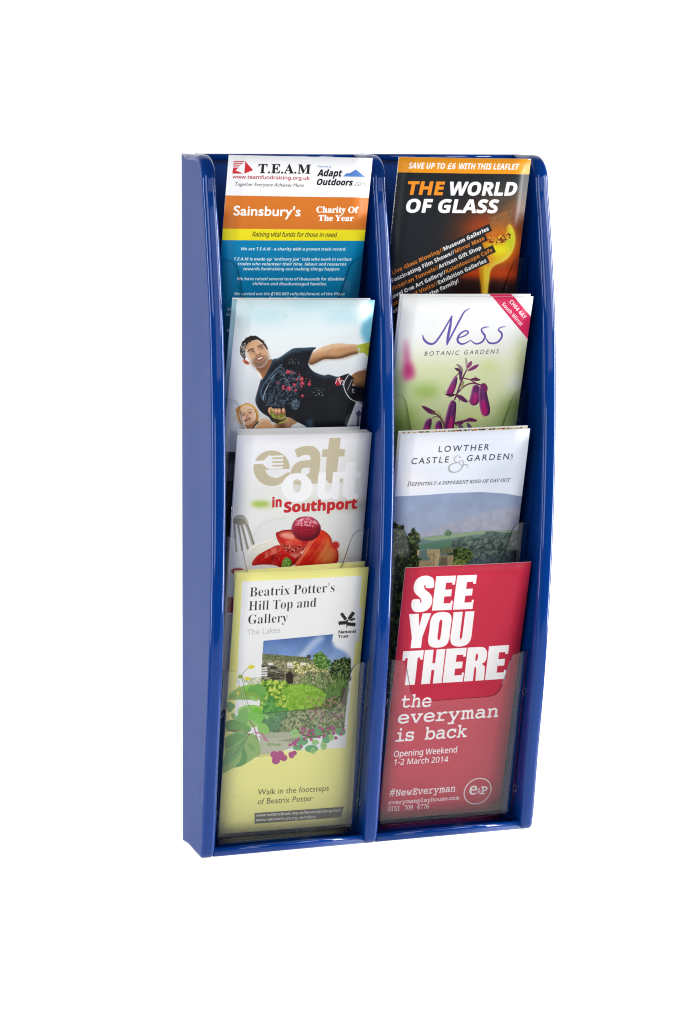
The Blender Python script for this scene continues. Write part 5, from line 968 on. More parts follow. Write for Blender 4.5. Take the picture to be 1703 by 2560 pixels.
    A.poly([(900, 560), (1000, 520), (1100, 505), (1200, 512), (1100, 530), (980, 560)], (232, 198, 160), sm=True, a=.8, blur=6)
    A.poly([(1252, 515), (1300, 500), (1345, 488), (1400, 490), (1400, 620), (1350, 606), (1320, 578), (1262, 572)], (168, 176, 52), sm=True, tex=.25, cell=14)
    A.vol(arm, (70, 44, 28), (250, 226, 196), 2, 16, 12, .8, .6); A.line([(985, 600), (1010, 560), (1050, 530)], 7, (140, 96, 64), a=.6, blur=4); A.line([(900, 610), (960, 590), (1030, 590)], 8, (226, 184, 144), a=.6, blur=5)
    A.ell(1275, 548, 14, 18, (196, 196, 170), a=.8)
    # leg and shorts
    A.poly([(1200, 800), (1260, 745), (1400, 720), (1400, 900), (1250, 880)], (150, 104, 68), sm=True, tex=.1, blur=1)
    A.poly([(1220, 850), (1400, 870), (1400, 930), (1240, 900)], (62, 44, 34), blur=8, a=.8)
    A.poly([(830, 1000), (1060, 800), (1180, 760), (1228, 800), (1215, 870), (1400, 900), (1400, 1080), (1250, 1010), (1175, 1200), (1120, 1300), (820, 1320)], (24, 24, 28), sm=False, tex=.2, cell=50)
    body = [(405, 800), (430, 762), (498, 642), (560, 622), (640, 566), (690, 536), (780, 530), (890, 528), (862, 560), (838, 610), (822, 680), (870, 742), (960, 776), (1000, 768), (1060, 786), (1110, 800), (1150, 900), (1200, 1000), (1170, 1180), (1130, 1310), (850, 1310), (810, 1240), (720, 1190), (640, 1150), (540, 1190), (500, 1190), (470, 1150), (410, 1110), (370, 1060), (350, 1000), (365, 930), (390, 845)]
    A.poly(body, (21, 24, 31), sm=True, tex=.35, cell=60)
    A.vol(body, None, (74, 100, 122), 12, 22, 16, .5, .7)
    A.line([(860, 560), (840, 610), (830, 660)], 8, (52, 66, 82), a=.8, blur=2)
    A.poly([(790, 1190), (860, 1160), (870, 1290), (840, 1260)], (60, 96, 116), a=.7, blur=7)
    A.dots(26, (860, 880, 960, 960), (1.5, 5), [(220, 226, 232)], 8, a=.8)
    A.line([(1400, 722), (1290, 734), (1200, 762), (1152, 820), (1140, 880), (1175, 960), (1230, 1005), (1310, 1020)], 6, (236, 238, 240))
    A.line([(1215, 815), (1190, 865), (1172, 910)], 4, (220, 222, 226)); A.line([(1235, 930), (1215, 925), (1218, 900), (1232, 912)], 4, (210, 212, 216))
    A.ell(1092, 832, 28, 40, (178, 36, 50), rot=.5)
    for p in ([(1065, 850), (1085, 800), (1100, 840)], [(1098, 790), (1112, 860)], [(1110, 830), (1135, 825), (1128, 862), (1140, 850)]): A.line(p, 5, (240, 240, 242))
    # neck and head
    A.crop(560, 820, .2455)
    nk = [(325, 400), (400, 395), (452, 325), (490, 325), (455, 410), (392, 515), (350, 455)]
    A.poly(nk, (158, 106, 74), sm=True, tex=.06); A.vol(nk, (96, 60, 44), (226, 160, 116), 10, -8, 12, .5, .5)
    A.poly([(296, 392), (335, 420), (372, 470), (392, 520), (376, 515), (345, 465)], (244, 234, 226), sm=True, blur=1); A.poly([(310, 385), (350, 415), (420, 395), (450, 340), (430, 420), (380, 440), (340, 425)], (84, 56, 44), sm=True, a=.6, blur=7)
    A.poly([(192, 328), (205, 316), (232, 332), (260, 352), (256, 372), (230, 370), (204, 355)], (206, 116, 88), sm=True); A.poly([(212, 335), (240, 350), (246, 362), (225, 358)], (110, 50, 40), sm=True, blur=1)
    hd = [(216, 205), (240, 158), (285, 124), (335, 112), (382, 132), (414, 170), (440, 218), (452, 258), (456, 302), (442, 345), (415, 380), (382, 404), (350, 408), (318, 396), (288, 370), (262, 336), (240, 300), (220, 252)]
    A.poly(hd, (208, 164, 128), sm=True, tex=.05, cell=25); A.vol(hd, (140, 92, 64), (250, 240, 230), -16, 0, 16, .5, .9)
    A.poly([(216, 210), (240, 230), (258, 290), (290, 340), (318, 392), (286, 370), (250, 320), (224, 262)], (244, 236, 228), sm=True, a=.85, blur=4)
    A.poly([(385, 130), (430, 190), (452, 260), (456, 310), (430, 300), (418, 230), (395, 180)], (164, 110, 76), sm=True, a=.6, blur=7)
    A.poly([(272, 345), (300, 330), (318, 320), (330, 338), (372, 338), (410, 310), (440, 290), (456, 300), (442, 346), (414, 382), (380, 406), (348, 410), (312, 392)], (92, 66, 54), sm=True, a=.72, blur=8)
    A.poly([(312, 312), (330, 296), (392, 276), (410, 284), (400, 292), (340, 312), (325, 330)], (104, 72, 58), sm=True, a=.7, blur=4)
    A.ell(288, 240, 30, 17, (142, 96, 70), rot=-.25, blur=4, a=.9); A.ell(376, 203, 26, 16, (142, 96, 70), rot=-.3, blur=4, a=.9)
    A.ell(286, 243, 17, 7, (226, 214, 204), rot=-.2, blur=.8); A.ell(293, 240, 8, 7, (50, 38, 34), blur=.8); A.ell(377, 206, 15, 6, (222, 210, 200), rot=-.3, blur=.8); A.ell(384, 203, 7, 6, (50, 38, 34), blur=.8)
    A.line([(268, 238), (284, 231), (304, 232)], 3.5, (60, 40, 34)); A.line([(362, 200), (376, 195), (392, 196)], 3.5, (60, 40, 34))
    A.line([(244, 240), (262, 220), (302, 209)], 10, (60, 42, 34), blur=1.2); A.line([(344, 193), (368, 176), (394, 172)], 10, (60, 42, 34), blur=1.2)
    A.line([(318, 214), (332, 240), (346, 262)], 10, (240, 206, 174), a=.8, blur=3); A.poly([(322, 232), (318, 262), (322, 284), (336, 286), (330, 262)], (158, 108, 80), sm=True, a=.7, blur=3)
    A.poly([(318, 272), (340, 288), (362, 280), (382, 262), (372, 250), (350, 268)], (150, 100, 76), sm=True, a=.9, blur=2); A.ell(333, 283, 7, 3, (72, 44, 38), blur=1); A.ell(368, 270, 7, 3, (72, 44, 38), blur=1)
    A.poly([(330, 318), (352, 302), (400, 284), (414, 288), (402, 308), (374, 330), (346, 334)], (136, 76, 66), sm=True, blur=.8); A.poly([(342, 312), (366, 302), (400, 291), (396, 299), (372, 313), (350, 320)], (242, 236, 230), sm=True); A.line([(350, 338), (380, 332), (404, 314)], 5, (176, 110, 92), a=.8, blur=1.5)
    A.line([(300, 270), (316, 300), (312, 320)], 4, (150, 104, 80), a=.6, blur=2); A.line([(350, 392), (372, 384)], 8, (170, 130, 106), a=.5, blur=4)
    hair = [(163, 240), (166, 192), (188, 142), (225, 100), (275, 76), (322, 78), (362, 98), (402, 134), (432, 180), (447, 220), (436, 216), (412, 176), (382, 142), (335, 114), (292, 124), (248, 152), (224, 184), (214, 214), (216, 250), (224, 290), (214, 320), (194, 308), (174, 275)]
    A.ramp(hair, [(22, 18, 18), (46, 38, 34), (34, 28, 26), (66, 56, 50)], cell=10, rough=4, seed=41, contrast=1.6)
    A.ramp([(166, 236), (172, 190), (200, 150), (225, 150), (216, 200), (214, 250), (222, 292), (212, 316), (194, 304), (176, 272)], [(60, 56, 54), (150, 148, 146), (96, 92, 90), (190, 188, 184)], cell=7, rough=4, seed=42, contrast=1.8, a=.85)
    A.strokes(70, (200, 90, 400, 150), (14, 30), (-.9, .3), (1.5, 3), [(84, 72, 62), (20, 16, 16)], 3, a=.7, ex=inside(hair))
    # printed motif on the shirt
    mo = [(372, 660), (385, 590), (430, 510), (500, 430), (570, 365), (620, 400), (700, 430), (770, 480), (790, 560), (760, 660), (700, 780), (620, 800), (500, 800), (410, 790), (372, 730)]
    A.ramp(mo, [(14, 16, 22), (26, 32, 42), (18, 22, 30), (78, 92, 108), (40, 50, 64)], cell=9, rough=10, seed=43, a=.9, contrast=2.1)
    for p, w_, c in (([(402, 735), (375, 660), (400, 580), (470, 490), (560, 395), (590, 372)], 20, (62, 88, 110)), ([(398, 730), (420, 640), (470, 550), (520, 480)], 12, (84, 112, 134)), ([(400, 726), (412, 660), (450, 580)], 5, (206, 216, 222)),
                     ([(500, 470), (512, 500), (490, 560), (470, 600)], 10, (52, 76, 98)), ([(510, 440), (560, 400), (600, 410), (610, 450), (590, 480)], 8, (96, 110, 128)), ([(530, 460), (565, 425), (590, 440), (580, 475)], 6, (70, 84, 104)),
                     ([(560, 540), (610, 510), (650, 540), (665, 600), (630, 650)], 9, (104, 112, 130)), ([(690, 510), (740, 520), (750, 560), (700, 600), (640, 670)], 8, (110, 104, 124)), ([(520, 790), (540, 700), (600, 620)], 6, (100, 120, 138)),
                     ([(580, 800), (640, 720), (690, 660), (760, 600)], 6, (90, 104, 124)), ([(430, 790), (470, 700), (520, 610), (570, 560)], 7, (64, 84, 104)), ([(470, 520), (540, 450)], 4, (190, 200, 210)), ([(610, 480), (660, 440), (720, 460)], 7, (130, 136, 150))):
        A.line(p, w_, c, a=.85, blur=.8)
    A.ell(728, 780, 42, 56, (60, 80, 98), rot=.4, a=.8); A.ramp([(690, 800), (700, 740), (740, 720), (770, 750), (765, 800), (720, 840)], [(30, 42, 56), (110, 128, 142), (60, 78, 94)], cell=6, rough=6, seed=44, a=.9, contrast=2.2)
    pk = [(214, 60, 84), (180, 44, 70), (232, 96, 112)]
    for x, y, q in ((655, 445, 20), (700, 450, 12), (600, 592, 18), (612, 620, 10), (655, 605, 20), (665, 625, 14), (715, 572, 18), (790, 515, 18), (800, 560, 20), (790, 590, 14), (865, 572, 16), (762, 468, 9), (800, 690, 14), (545, 560, 9), (740, 520, 12), (845, 515, 8), (870, 545, 10), (730, 630, 12)):
        A.ramp([(x-q, y), (x-q*.4, y-q), (x+q*.8, y-q*.8), (x+q, y+q*.3), (x+q*.2, y+q), (x-q*.7, y+q*.7)], pk, cell=5, rough=7, seed=int(x+y), a=.9)
    A.dots(90, (560, 430, 900, 780), (1, 3.5), [(220, 90, 110), (206, 214, 222), (160, 170, 184)], 46, a=.8)
    A.dots(24, (660, 310, 760, 360), (1.5, 4), [(206, 214, 222)], 47, a=.8); A.dots(40, (560, 440, 780, 620), (1.5, 3.5), [(226, 230, 236)], 48, a=.6)
    for p in ([(480, 330), (560, 300), (640, 250), (720, 215)], [(700, 215), (780, 205), (880, 215)], [(640, 262), (700, 240), (780, 240)]): A.line(p, 8, (84, 116, 140), a=.6, blur=3)
    A.line([(336, 700), (350, 640), (375, 580)], 8, (120, 60, 84), a=.5, blur=2)
    # fist
    fa = [(500, 985), (530, 955), (600, 925), (645, 905), (684, 945), (684, 1000), (655, 1066), (540, 1100), (500, 1030)]
    A.poly(fa, (190, 146, 110), sm=True, tex=.08); A.vol(fa, (92, 60, 44), (240, 214, 186), 12, 6, 14, .7, .7); A.poly([(540, 960), (610, 960), (640, 1010), (600, 1080), (560, 1060)], (86, 58, 46), sm=True, a=.75, blur=9)
    A.poly([(446, 838), (462, 808), (484, 806), (490, 840), (482, 880), (466, 880)], (214, 160, 122), sm=True); A.poly([(470, 840), (500, 818), (560, 815), (620, 830), (630, 880), (600, 930), (530, 930), (480, 900)], (120, 76, 56), sm=True)
    for x, y, rx, ry in ((498, 842, 15, 26), (530, 846, 16, 30), (562, 848, 15, 30), (606, 840, 14, 30)):
        A.ell(x, y, rx, ry, (216, 162, 124)); A.ell(x-3, y-10, rx*.5, ry*.4, (244, 208, 178), a=.8, blur=2); A.ell(x+4, y+16, rx*.7, ry*.35, (140, 86, 62), a=.7, blur=2)
    A.ramp([(474, 862), (482, 830), (494, 828), (500, 862), (520, 880), (556, 888), (590, 874), (622, 880), (626, 906), (590, 922), (530, 922), (490, 905)], [(104, 112, 40), (142, 150, 62), (124, 132, 50), (168, 174, 92)], cell=9, sm=True, seed=50)
    A.line([(500, 880), (540, 904), (600, 900)], 3, (100, 108, 34), blur=.8); A.poly([(492, 925), (530, 940), (600, 935), (625, 915), (640, 930), (600, 965), (560, 975), (505, 955)], (60, 50, 34), sm=True); A.line([(562, 968), (612, 952), (646, 922)], 13, (172, 178, 70)); A.line([(566, 964), (612, 947), (640, 922)], 4, (216, 216, 130))
    A.crop(540, 720, .2806)
    # tower on the right
    A.poly([(1236, 1052), (1420, 1052), (1420, 1300), (1165, 1300), (1195, 1230), (1222, 1150)], (196, 200, 214)); A.line([(1275, 1100), (1268, 1150), (1262, 1240)], 22, (58, 54, 84), sm=False)
    A.ell(1272, 1120, 22, 26, (72, 62, 104)); A.line([(1240, 1240), (1215, 1222), (1200, 1250)], 4, (40, 42, 60))
    # lower part of the sheet: dark band with a block letter
    A.crop(540, 1060, .2806)
    A.poly([(-200, 247), (1500, 247), (1500, 2600), (-200, 2600)], (44, 42, 46), tex=.1)
    A.poly([(0, 350), (420, 350), (420, 506), (0, 506)], (92, 92, 100)); A.text('B', 'EAMS', (150, 482), (520, 482), 110, (36, 36, 40))
    A.grain(.018, 11); return A

def art_ness():
    A = Art('ness', (240, 241, 242)); A.crop(940, 720, .2934)
    A.poly([(0, 560), (1600, 600), (1600, 1800), (0, 1800)], (214, 222, 172), a=.95, blur=55)
    A.poly([(0, 1150), (1500, 1200), (1500, 1900), (0, 1900)], (120, 150, 70), a=.8, blur=60)
    for x, y, rx, ry, c, al, bl in ((420, 880, 120, 60, (146, 182, 80), .9, 24), (960, 670, 70, 45, (206, 218, 140), .8, 20), (200, 850, 90, 140, (150, 170, 120), .8, 30),
                                    (240, 1080, 130, 110, (150, 176, 88), .8, 28), (1180, 1080, 130, 160, (120, 146, 66), .8, 32), (1240, 560, 60, 160, (186, 196, 130), .7, 26),
                                    (820, 1080, 120, 80, (212, 222, 150), .7, 24), (1180, 800, 90, 70, (226, 228, 224), .8, 24), (190, 1250, 90, 160, (70, 92, 40), .8, 26)):
        A.ell(x, y, rx, ry, c, a=al, blur=bl)
    A.poly([(245, 430), (275, 520), (298, 640), (330, 745), (290, 780), (230, 770), (238, 600)], (196, 70, 140), sm=True, a=.85, blur=12)
    A.ell(280, 700, 34, 60, (176, 40, 96), a=.8, blur=12)
    pu = (104, 84, 166)
    A.line([(397, 400), (410, 440), (450, 472), (500, 466), (560, 385), (610, 300), (645, 238)], [7, 19, 19, 18, 16, 14, 10], pu)
    A.line([(645, 238), (630, 330), (612, 420), (604, 482)], [12, 24, 24, 11], pu)
    A.line([(604, 482), (650, 390), (705, 285), (750, 205), (797, 172)], [11, 16, 17, 14, 5], pu)
    A.line([(698, 424), (750, 408), (785, 380), (766, 362), (722, 384), (696, 425), (700, 460), (740, 476), (800, 448)], [8, 13, 14, 12, 16, 20, 18, 15, 8], pu)
    A.line([(800, 440), (850, 474), (905, 456), (928, 410), (905, 375), (898, 350), (925, 334), (962, 330)], [6, 14, 18, 18, 16, 13, 12, 5], pu)
    A.line([(938, 430), (965, 466), (1025, 466), (1068, 425), (1070, 385), (1044, 358), (1060, 336), (1102, 328)], [9, 16, 17, 18, 17, 13, 11, 5], pu)
    A.text('G', 'BOTANIC GARDENS', (408, 577), (1044, 557), 36, (72, 72, 78), it=.14, track=True)
    A.poly([(980, 60), (1165, 60), (1330, 255), (1330, 480)], (214, 44, 92))
    A.text('B', 'CH64 4AY', (1131, 118), (1262, 268), 34, (250, 240, 244)); A.text('B', 'South Wirral', (1068, 140), (1232, 325), 32, (250, 240, 244))
    st, d1, d2 = (106, 46, 82), (96, 40, 96), (182, 32, 110)
    A.line([(775, 690), (738, 765), (700, 870), (670, 950)], [10, 16, 17, 13], st)
    A.line([(700, 888), (760, 830), (830, 810), (900, 830)], 13, st); A.line([(745, 768), (800, 780), (850, 810)], 10, st); A.line([(705, 725), (660, 770)], 8, st)
    def bell(pts, lo):
        A.poly(pts, d1, sm=True, tex=.2, cell=10); 
        c = np.mean(pts, 0); q = [tuple(c*.45+np.array(p)*.55+np.array([0, lo])) for p in pts]
        A.poly(q, (206, 36, 122), sm=True, a=.85, blur=5); A.vol(pts, (52, 16, 58), (224, 130, 190), 9, 3, 7, .85, .75)
        A.line([tuple(np.array(pts[0])*.5+np.array(pts[1])*.5+np.array([4, 16])), tuple(c+np.array([-6, 0]))], 6, (150, 96, 176), a=.6, blur=2)
    bell([(692, 755), (660, 770), (630, 820), (598, 890), (612, 918), (650, 905), (684, 830)], 22)
    bell([(830, 828), (880, 840), (884, 930), (866, 985), (825, 1000), (795, 970), (808, 900)], 22)
    bell([(885, 838), (930, 850), (952, 930), (972, 1030), (960, 1080), (918, 1086), (890, 1045), (874, 920)], 55)
    bell([(632, 968), (680, 975), (678, 1080), (664, 1180), (655, 1290), (560, 1290), (588, 1120)], 60)
    bell([(470, 1112), (425, 1130), (392, 1220), (370, 1300), (420, 1300), (468, 1180)], 20)
    bell([(545, 1128), (510, 1150), (498, 1230), (510, 1290), (555, 1280), (565, 1180)], 15)
    A.poly([(895, 818), (930, 812), (952, 850), (940, 885), (905, 860)], (122, 36, 92), sm=True)
    for pts, c in (([(668, 680), (700, 682), (738, 700), (720, 712), (690, 706)], (88, 46, 72)), ([(682, 648), (715, 655), (740, 690), (735, 712), (705, 680)], (150, 130, 130)),
                   ([(708, 712), (736, 712), (728, 770), (712, 785)], (92, 52, 96)), ([(760, 590), (778, 620), (775, 680), (764, 660)], (170, 150, 150)), ([(770, 690), (785, 640), (815, 622), (812, 660)], (150, 70, 120)),
                   ([(780, 700), (830, 662), (876, 650), (850, 685), (800, 706)], (130, 50, 110)), ([(805, 775), (850, 762), (890, 782), (850, 792)], (98, 40, 80)),
                   ([(680, 910), (730, 915), (780, 962), (760, 974), (712, 950)], (98, 40, 90)), ([(585, 905), (640, 900), (680, 905), (640, 925)], (74, 34, 60)),
                   ([(388, 1008), (420, 1008), (500, 1050), (496, 1078), (440, 1060)], (100, 40, 84)), ([(665, 1145), (760, 1120), (800, 1104), (855, 1120), (850, 1138), (760, 1140), (720, 1165)], (110, 44, 96)),
                   ([(700, 1160), (735, 1170), (745, 1210), (720, 1215)], (110, 84, 130)), ([(770, 1150), (800, 1160), (830, 1210), (800, 1215)], (96, 70, 120)), ([(728, 800), (750, 795), (745, 830), (725, 860)], (150, 150, 110))):
        A.poly(pts, c, sm=True, tex=.15, cell=8)
    A.line([(480, 1060), (530, 1085), (570, 1140), (580, 1180)], 16, (112, 84, 70)); A.line([(500, 1045), (540, 1062), (556, 1100)], 8, (150, 160, 90), a=.8)
    A.line([(470, 1115), (500, 1095), (530, 1100)], 7, st); A.line([(665, 1150), (700, 1170), (740, 1150)], 8, st)
    for p in ([(700, 730), (712, 700)], [(590, 880), (578, 890)], [(710, 950), (712, 972)], [(845, 765), (848, 750)], [(612, 930), (640, 925)], [(780, 975), (795, 955)]): A.line(p, 4, (90, 50, 60), sm=False)
    A.grain(.01, 13); return A

def art_eat():
    A = Art('eat', (244, 244, 247)); A.crop(540, 1060, .2806)
    A.poly([(0, 480), (1700, 430), (1700, 900), (0, 900)], (234, 234, 225), a=.75, blur=60)
    A.poly([(900, 250), (1700, 250), (1700, 560), (900, 560)], (232, 232, 226), a=.7, blur=40)
    A.ell(1230, 730, 190, 42, (168, 168, 142), a=.75, blur=20); A.ell(860, 730, 160, 50, (196, 196, 176), a=.6, blur=24)
    A.ell(400, 712, 85, 26, (160, 190, 60), a=.95, blur=9); A.ell(360, 706, 60, 10, (196, 214, 120), a=.8, blur=8); A.ell(470, 735, 60, 12, (210, 220, 170), a=.8, blur=8)
    A.poly([(300, 960), (380, 890), (700, 800), (1300, 800), (1400, 1000), (1400, 1500), (250, 1500)], (232, 232, 228), sm=True, a=.8, blur=18)
    A.line([(330, 1010), (420, 880), (620, 830)], 8, (206, 206, 198), a=.7, blur=4)
    tan = (202, 191, 162)
    A.ell(494, 391, 162, 159, tan, rot=-.1)
    A.poly([(440, 404), (655, 400), (660, 440), (630, 425), (590, 462), (530, 480), (470, 460), (446, 432)], (238, 238, 238), sm=False)
    A.poly([(590, 400), (670, 396), (672, 470), (600, 470)], (238, 238, 238))
    A.poly([(470, 402), (650, 396), (648, 408), (470, 412)], (238, 238, 238)); A.poly([(590, 455), (650, 424), (640, 470), (560, 530), (520, 500)], tan, sm=True)
    A.poly([(335, 326), (425, 322), (470, 275), (520, 285), (520, 395), (480, 400), (445, 385), (415, 352), (330, 356)], (243, 243, 244), sm=False)
    for y0 in (284, 317, 350, 383): A.line([(500, y0+4), (590, y0)], 17, (243, 243, 244), sm=False)
    for y0 in (300, 333, 366): A.line([(500, y0+3), (588, y0)], 13, tan, sm=False)
    A.text('B', 'a', (640, 528), (945, 518), 420, tan, bold=14)
    A.poly([(1008, 122), (1110, 120), (1074, 440), (1072, 470), (1090, 484), (1118, 482), (1118, 520), (1060, 530), (1000, 522), (968, 480), (985, 290)], tan); A.poly([(946, 222), (1148, 220), (1142, 286), (940, 290)], tan)
    wh = (250, 250, 251)
    A.ell(720, 562, 138, 130, wh, a=.97); A.ell(720, 545, 36, 62, (224, 224, 216)); A.poly([(688, 500), (752, 500), (756, 528), (740, 540), (686, 530)], tan, a=.9)
    A.text('B', 'u', (868, 664), (1112, 658), 300, wh, bold=14, a=.97)
    A.poly([(1160, 340), (1255, 336), (1228, 590), (1238, 618), (1268, 618), (1264, 664), (1180, 672), (1130, 640), (1126, 590), (1140, 480)], wh, a=.97); A.poly([(1112, 424), (1292, 420), (1284, 474), (1106, 482)], wh, a=.97)
    A.poly([(1112, 485), (1126, 485), (1124, 512), (1110, 512)], tan, a=.7)
    red = (200, 46, 52)
    A.text('B', 'in', (494, 740), (586, 732), 86, red, bold=6)
    A.text('B', 'Southport', (598, 783), (1256, 750), 88, red, bold=9)
    # fork
    fk = (156, 152, 136)
    for p, w_ in (([(245, 850), (285, 930), (312, 1010), (334, 1080)], 26), ([(215, 850), (240, 940), (262, 1030), (282, 1108)], 19), ([(188, 850), (205, 940), (222, 1040), (233, 1126)], 16), ([(165, 860), (168, 960), (176, 1060), (182, 1132)], 14)):
        A.line(p, w_, (134, 130, 112), blur=1.2); A.line([(x-w_*.22, y) for x, y in p], w_*.35, (186, 183, 168), blur=1)
    A.poly([(158, 880), (160, 838), (200, 812), (248, 816), (280, 862), (288, 905), (250, 890), (215, 900), (185, 890)], (150, 146, 128), sm=True, blur=1.5)
    A.line([(172, 842), (212, 828), (255, 842), (282, 890)], 8, (208, 206, 192), blur=1.5)
    # dessert
    cr = [(262, 1240), (268, 1160), (310, 1090), (370, 1060), (430, 1040), (520, 1018), (560, 1060), (800, 1100), (1080, 1080), (1170, 1130), (1210, 1240), (1220, 1500), (255, 1500)]
    A.poly(cr, (238, 235, 224), sm=True, blur=2); A.vol(cr, (196, 190, 172), (252, 250, 244), 16, 20, 18, .5, .8)
    A.line([(330, 1130), (380, 1080), (450, 1060), (530, 1020)], 5, (206, 184, 138), a=.6, blur=2); A.ell(1180, 1190, 22, 9, (210, 190, 150), a=.8, blur=2)
    b1 = [(320, 1235), (350, 1190), (380, 1160), (470, 1110), (560, 1075), (640, 1120), (760, 1150), (730, 1230), (600, 1275), (470, 1255), (340, 1262)]
    A.ramp(b1, [(140, 10, 14), (196, 20, 20), (176, 14, 16), (216, 40, 34)], cell=40, sm=True, seed=3); A.vol(b1, (96, 4, 10), (232, 90, 70), 12, 16, 14, .7, .5)
    A.ramp([(425, 1160), (470, 1115), (560, 1090), (570, 1130), (480, 1175), (432, 1200)], [(200, 60, 46), (226, 110, 90), (180, 30, 28)], cell=16, sm=True, seed=4, blur=3)
    A.dots(110, (425, 1130, 580, 1240), (1.5, 4), [(236, 160, 130), (90, 8, 12), (246, 200, 180)], 3, a=.7)
    A.poly([(330, 1262), (480, 1250), (560, 1272), (540, 1330), (340, 1330)], (240, 238, 232), sm=True, blur=2)
    b2 = [(530, 975), (560, 955), (600, 942), (680, 942), (750, 1010), (835, 1042), (770, 1130), (700, 1140), (610, 1110), (560, 1060)]
    A.ramp(b2, [(200, 40, 30), (222, 70, 50), (190, 26, 24), (230, 100, 76)], cell=36, sm=True, seed=5); A.vol(b2, (130, 10, 14), (248, 170, 150), -8, -18, 12, .8, .5)
    A.poly([(565, 985), (640, 955), (700, 990), (650, 1020)], (246, 176, 150), sm=True, a=.8, blur=5)
    for q in ([(560, 985), (620, 985), (690, 1010)], [(570, 1000), (640, 1010), (720, 1030)]): A.line(q, 4, (252, 206, 186), a=.7, blur=1.5)
    A.ramp([(560, 1060), (640, 1075), (800, 1085), (765, 1138), (640, 1140), (600, 1110)], [(120, 8, 14), (190, 40, 34), (150, 16, 20), (226, 120, 90)], cell=7, rough=3, seed=6, contrast=2)
    A.dots(120, (560, 1060, 800, 1145), (1.5, 4), [(250, 200, 160), (255, 236, 220)], 4, a=.75, ex=inside([(560, 1050), (640, 1075), (800, 1090), (760, 1140), (620, 1140)]))
    A.poly([(640, 1150), (765, 1150), (705, 1195)], (240, 150, 130), a=.85, blur=4)
    b3 = [(930, 938), (985, 965), (1022, 1010), (1040, 1070), (1082, 1120), (1090, 1190), (1060, 1240), (880, 1260), (705, 1262), (760, 1160), (820, 1060), (880, 980)]
    A.ramp(b3, [(196, 26, 18), (220, 50, 24), (206, 36, 20), (228, 74, 34)], cell=60, sm=True, seed=7)
    A.poly([(985, 1010), (1025, 1090), (1070, 1150), (1050, 1225), (950, 1235), (905, 1190), (950, 1100)], (224, 140, 70), sm=True, a=.8, blur=13)
    for q, c, w_ in (([(960, 1010), (920, 1100), (830, 1210)], (236, 130, 90), 12), ([(1000, 1050), (960, 1130), (890, 1220)], (240, 190, 120), 8), ([(1030, 1110), (1010, 1160), (960, 1220)], (244, 206, 150), 7)): A.line(q, w_, c, a=.5, blur=4)
    A.vol(b3, (132, 10, 12), (250, 190, 150), 12, 6, 10, .8, .55); A.line([(925, 960), (850, 1060), (790, 1150), (730, 1240)], 6, (252, 200, 170), a=.8, blur=1.2)
    A.dots(60, (720, 1060, 860, 1250), (1.5, 3.5), [(250, 200, 150), (140, 10, 10)], 9, a=.7, ex=lambda x, y: abs((x-925)*.80+(y-960)*.55) < 20)
    A.ell(1064, 1078, 34, 34, (206, 40, 34), blur=3)
    A.poly([(669, 935), (680, 885), (705, 850), (740, 828), (790, 820), (840, 824), (890, 850), (920, 890), (932, 935), (915, 985), (880, 1020), (830, 1040), (790, 1038), (735, 1012), (690, 975)], (140, 10, 34), sm=True)
    r_ = np.random.RandomState(3)
    for i in range(10):
        for j in range(8):
            x, y = 684+i*27+(j % 2)*13+r_.randint(-4, 5), 838+j*26+r_.randint(-4, 5)
            if ((x-800)/124)**2+((y-930)/102)**2 < 1:
                t = (y-836)/200; A.ell(x, y, 15, 13, (206-90*t, 44-34*t, 74-50*t), a=.75, blur=2); A.ell(x-4, y-5, 4, 3, (250, 200, 208), a=.6*(1-t), blur=.8)
    t_ = np.linspace(0, 2*math.pi, 20)[:-1]; A.vol([(800+131*math.cos(v), 930+108*math.sin(v)) for v in t_], (70, 0, 18), (244, 190, 200), 14, 26, 20, .85, .35)
    A.ramp([(700, 900), (730, 850), (800, 825), (870, 845), (905, 890), (860, 912), (780, 905)], [(214, 70, 96), (250, 236, 240), (196, 40, 70), (240, 200, 210)], cell=6, rough=6, a=.75, seed=10, contrast=2.4)
    mi = [(580, 1270), (584, 1232), (600, 1205), (622, 1180), (655, 1195), (676, 1228), (668, 1272), (640, 1290), (600, 1290)]
    A.ramp(mi, [(50, 96, 26), (96, 150, 50), (74, 124, 38), (136, 184, 84)], cell=8, seed=11, rough=3); A.vol(mi, (30, 66, 18), (190, 220, 140), 6, 8, 6, .8, .5, sm=False)
    for p in ([(628, 1190), (620, 1240), (600, 1280)], [(622, 1215), (650, 1212)], [(618, 1240), (655, 1240)]): A.line(p, 3, (176, 208, 120), sm=False)
    A.ell(195, 1312, 62, 30, (176, 26, 36), blur=2)
    # foot of the cover, seen beside the leaflet in front
    A.crop(540, 1390, .2679)
    A.poly([(-200, 385), (400, 385), (400, 530), (-200, 530)], (168, 30, 46)); A.poly([(-200, 545), (400, 545), (400, 2000), (-200, 2000)], (206, 206, 206))
    A.grain(.008, 17); return A

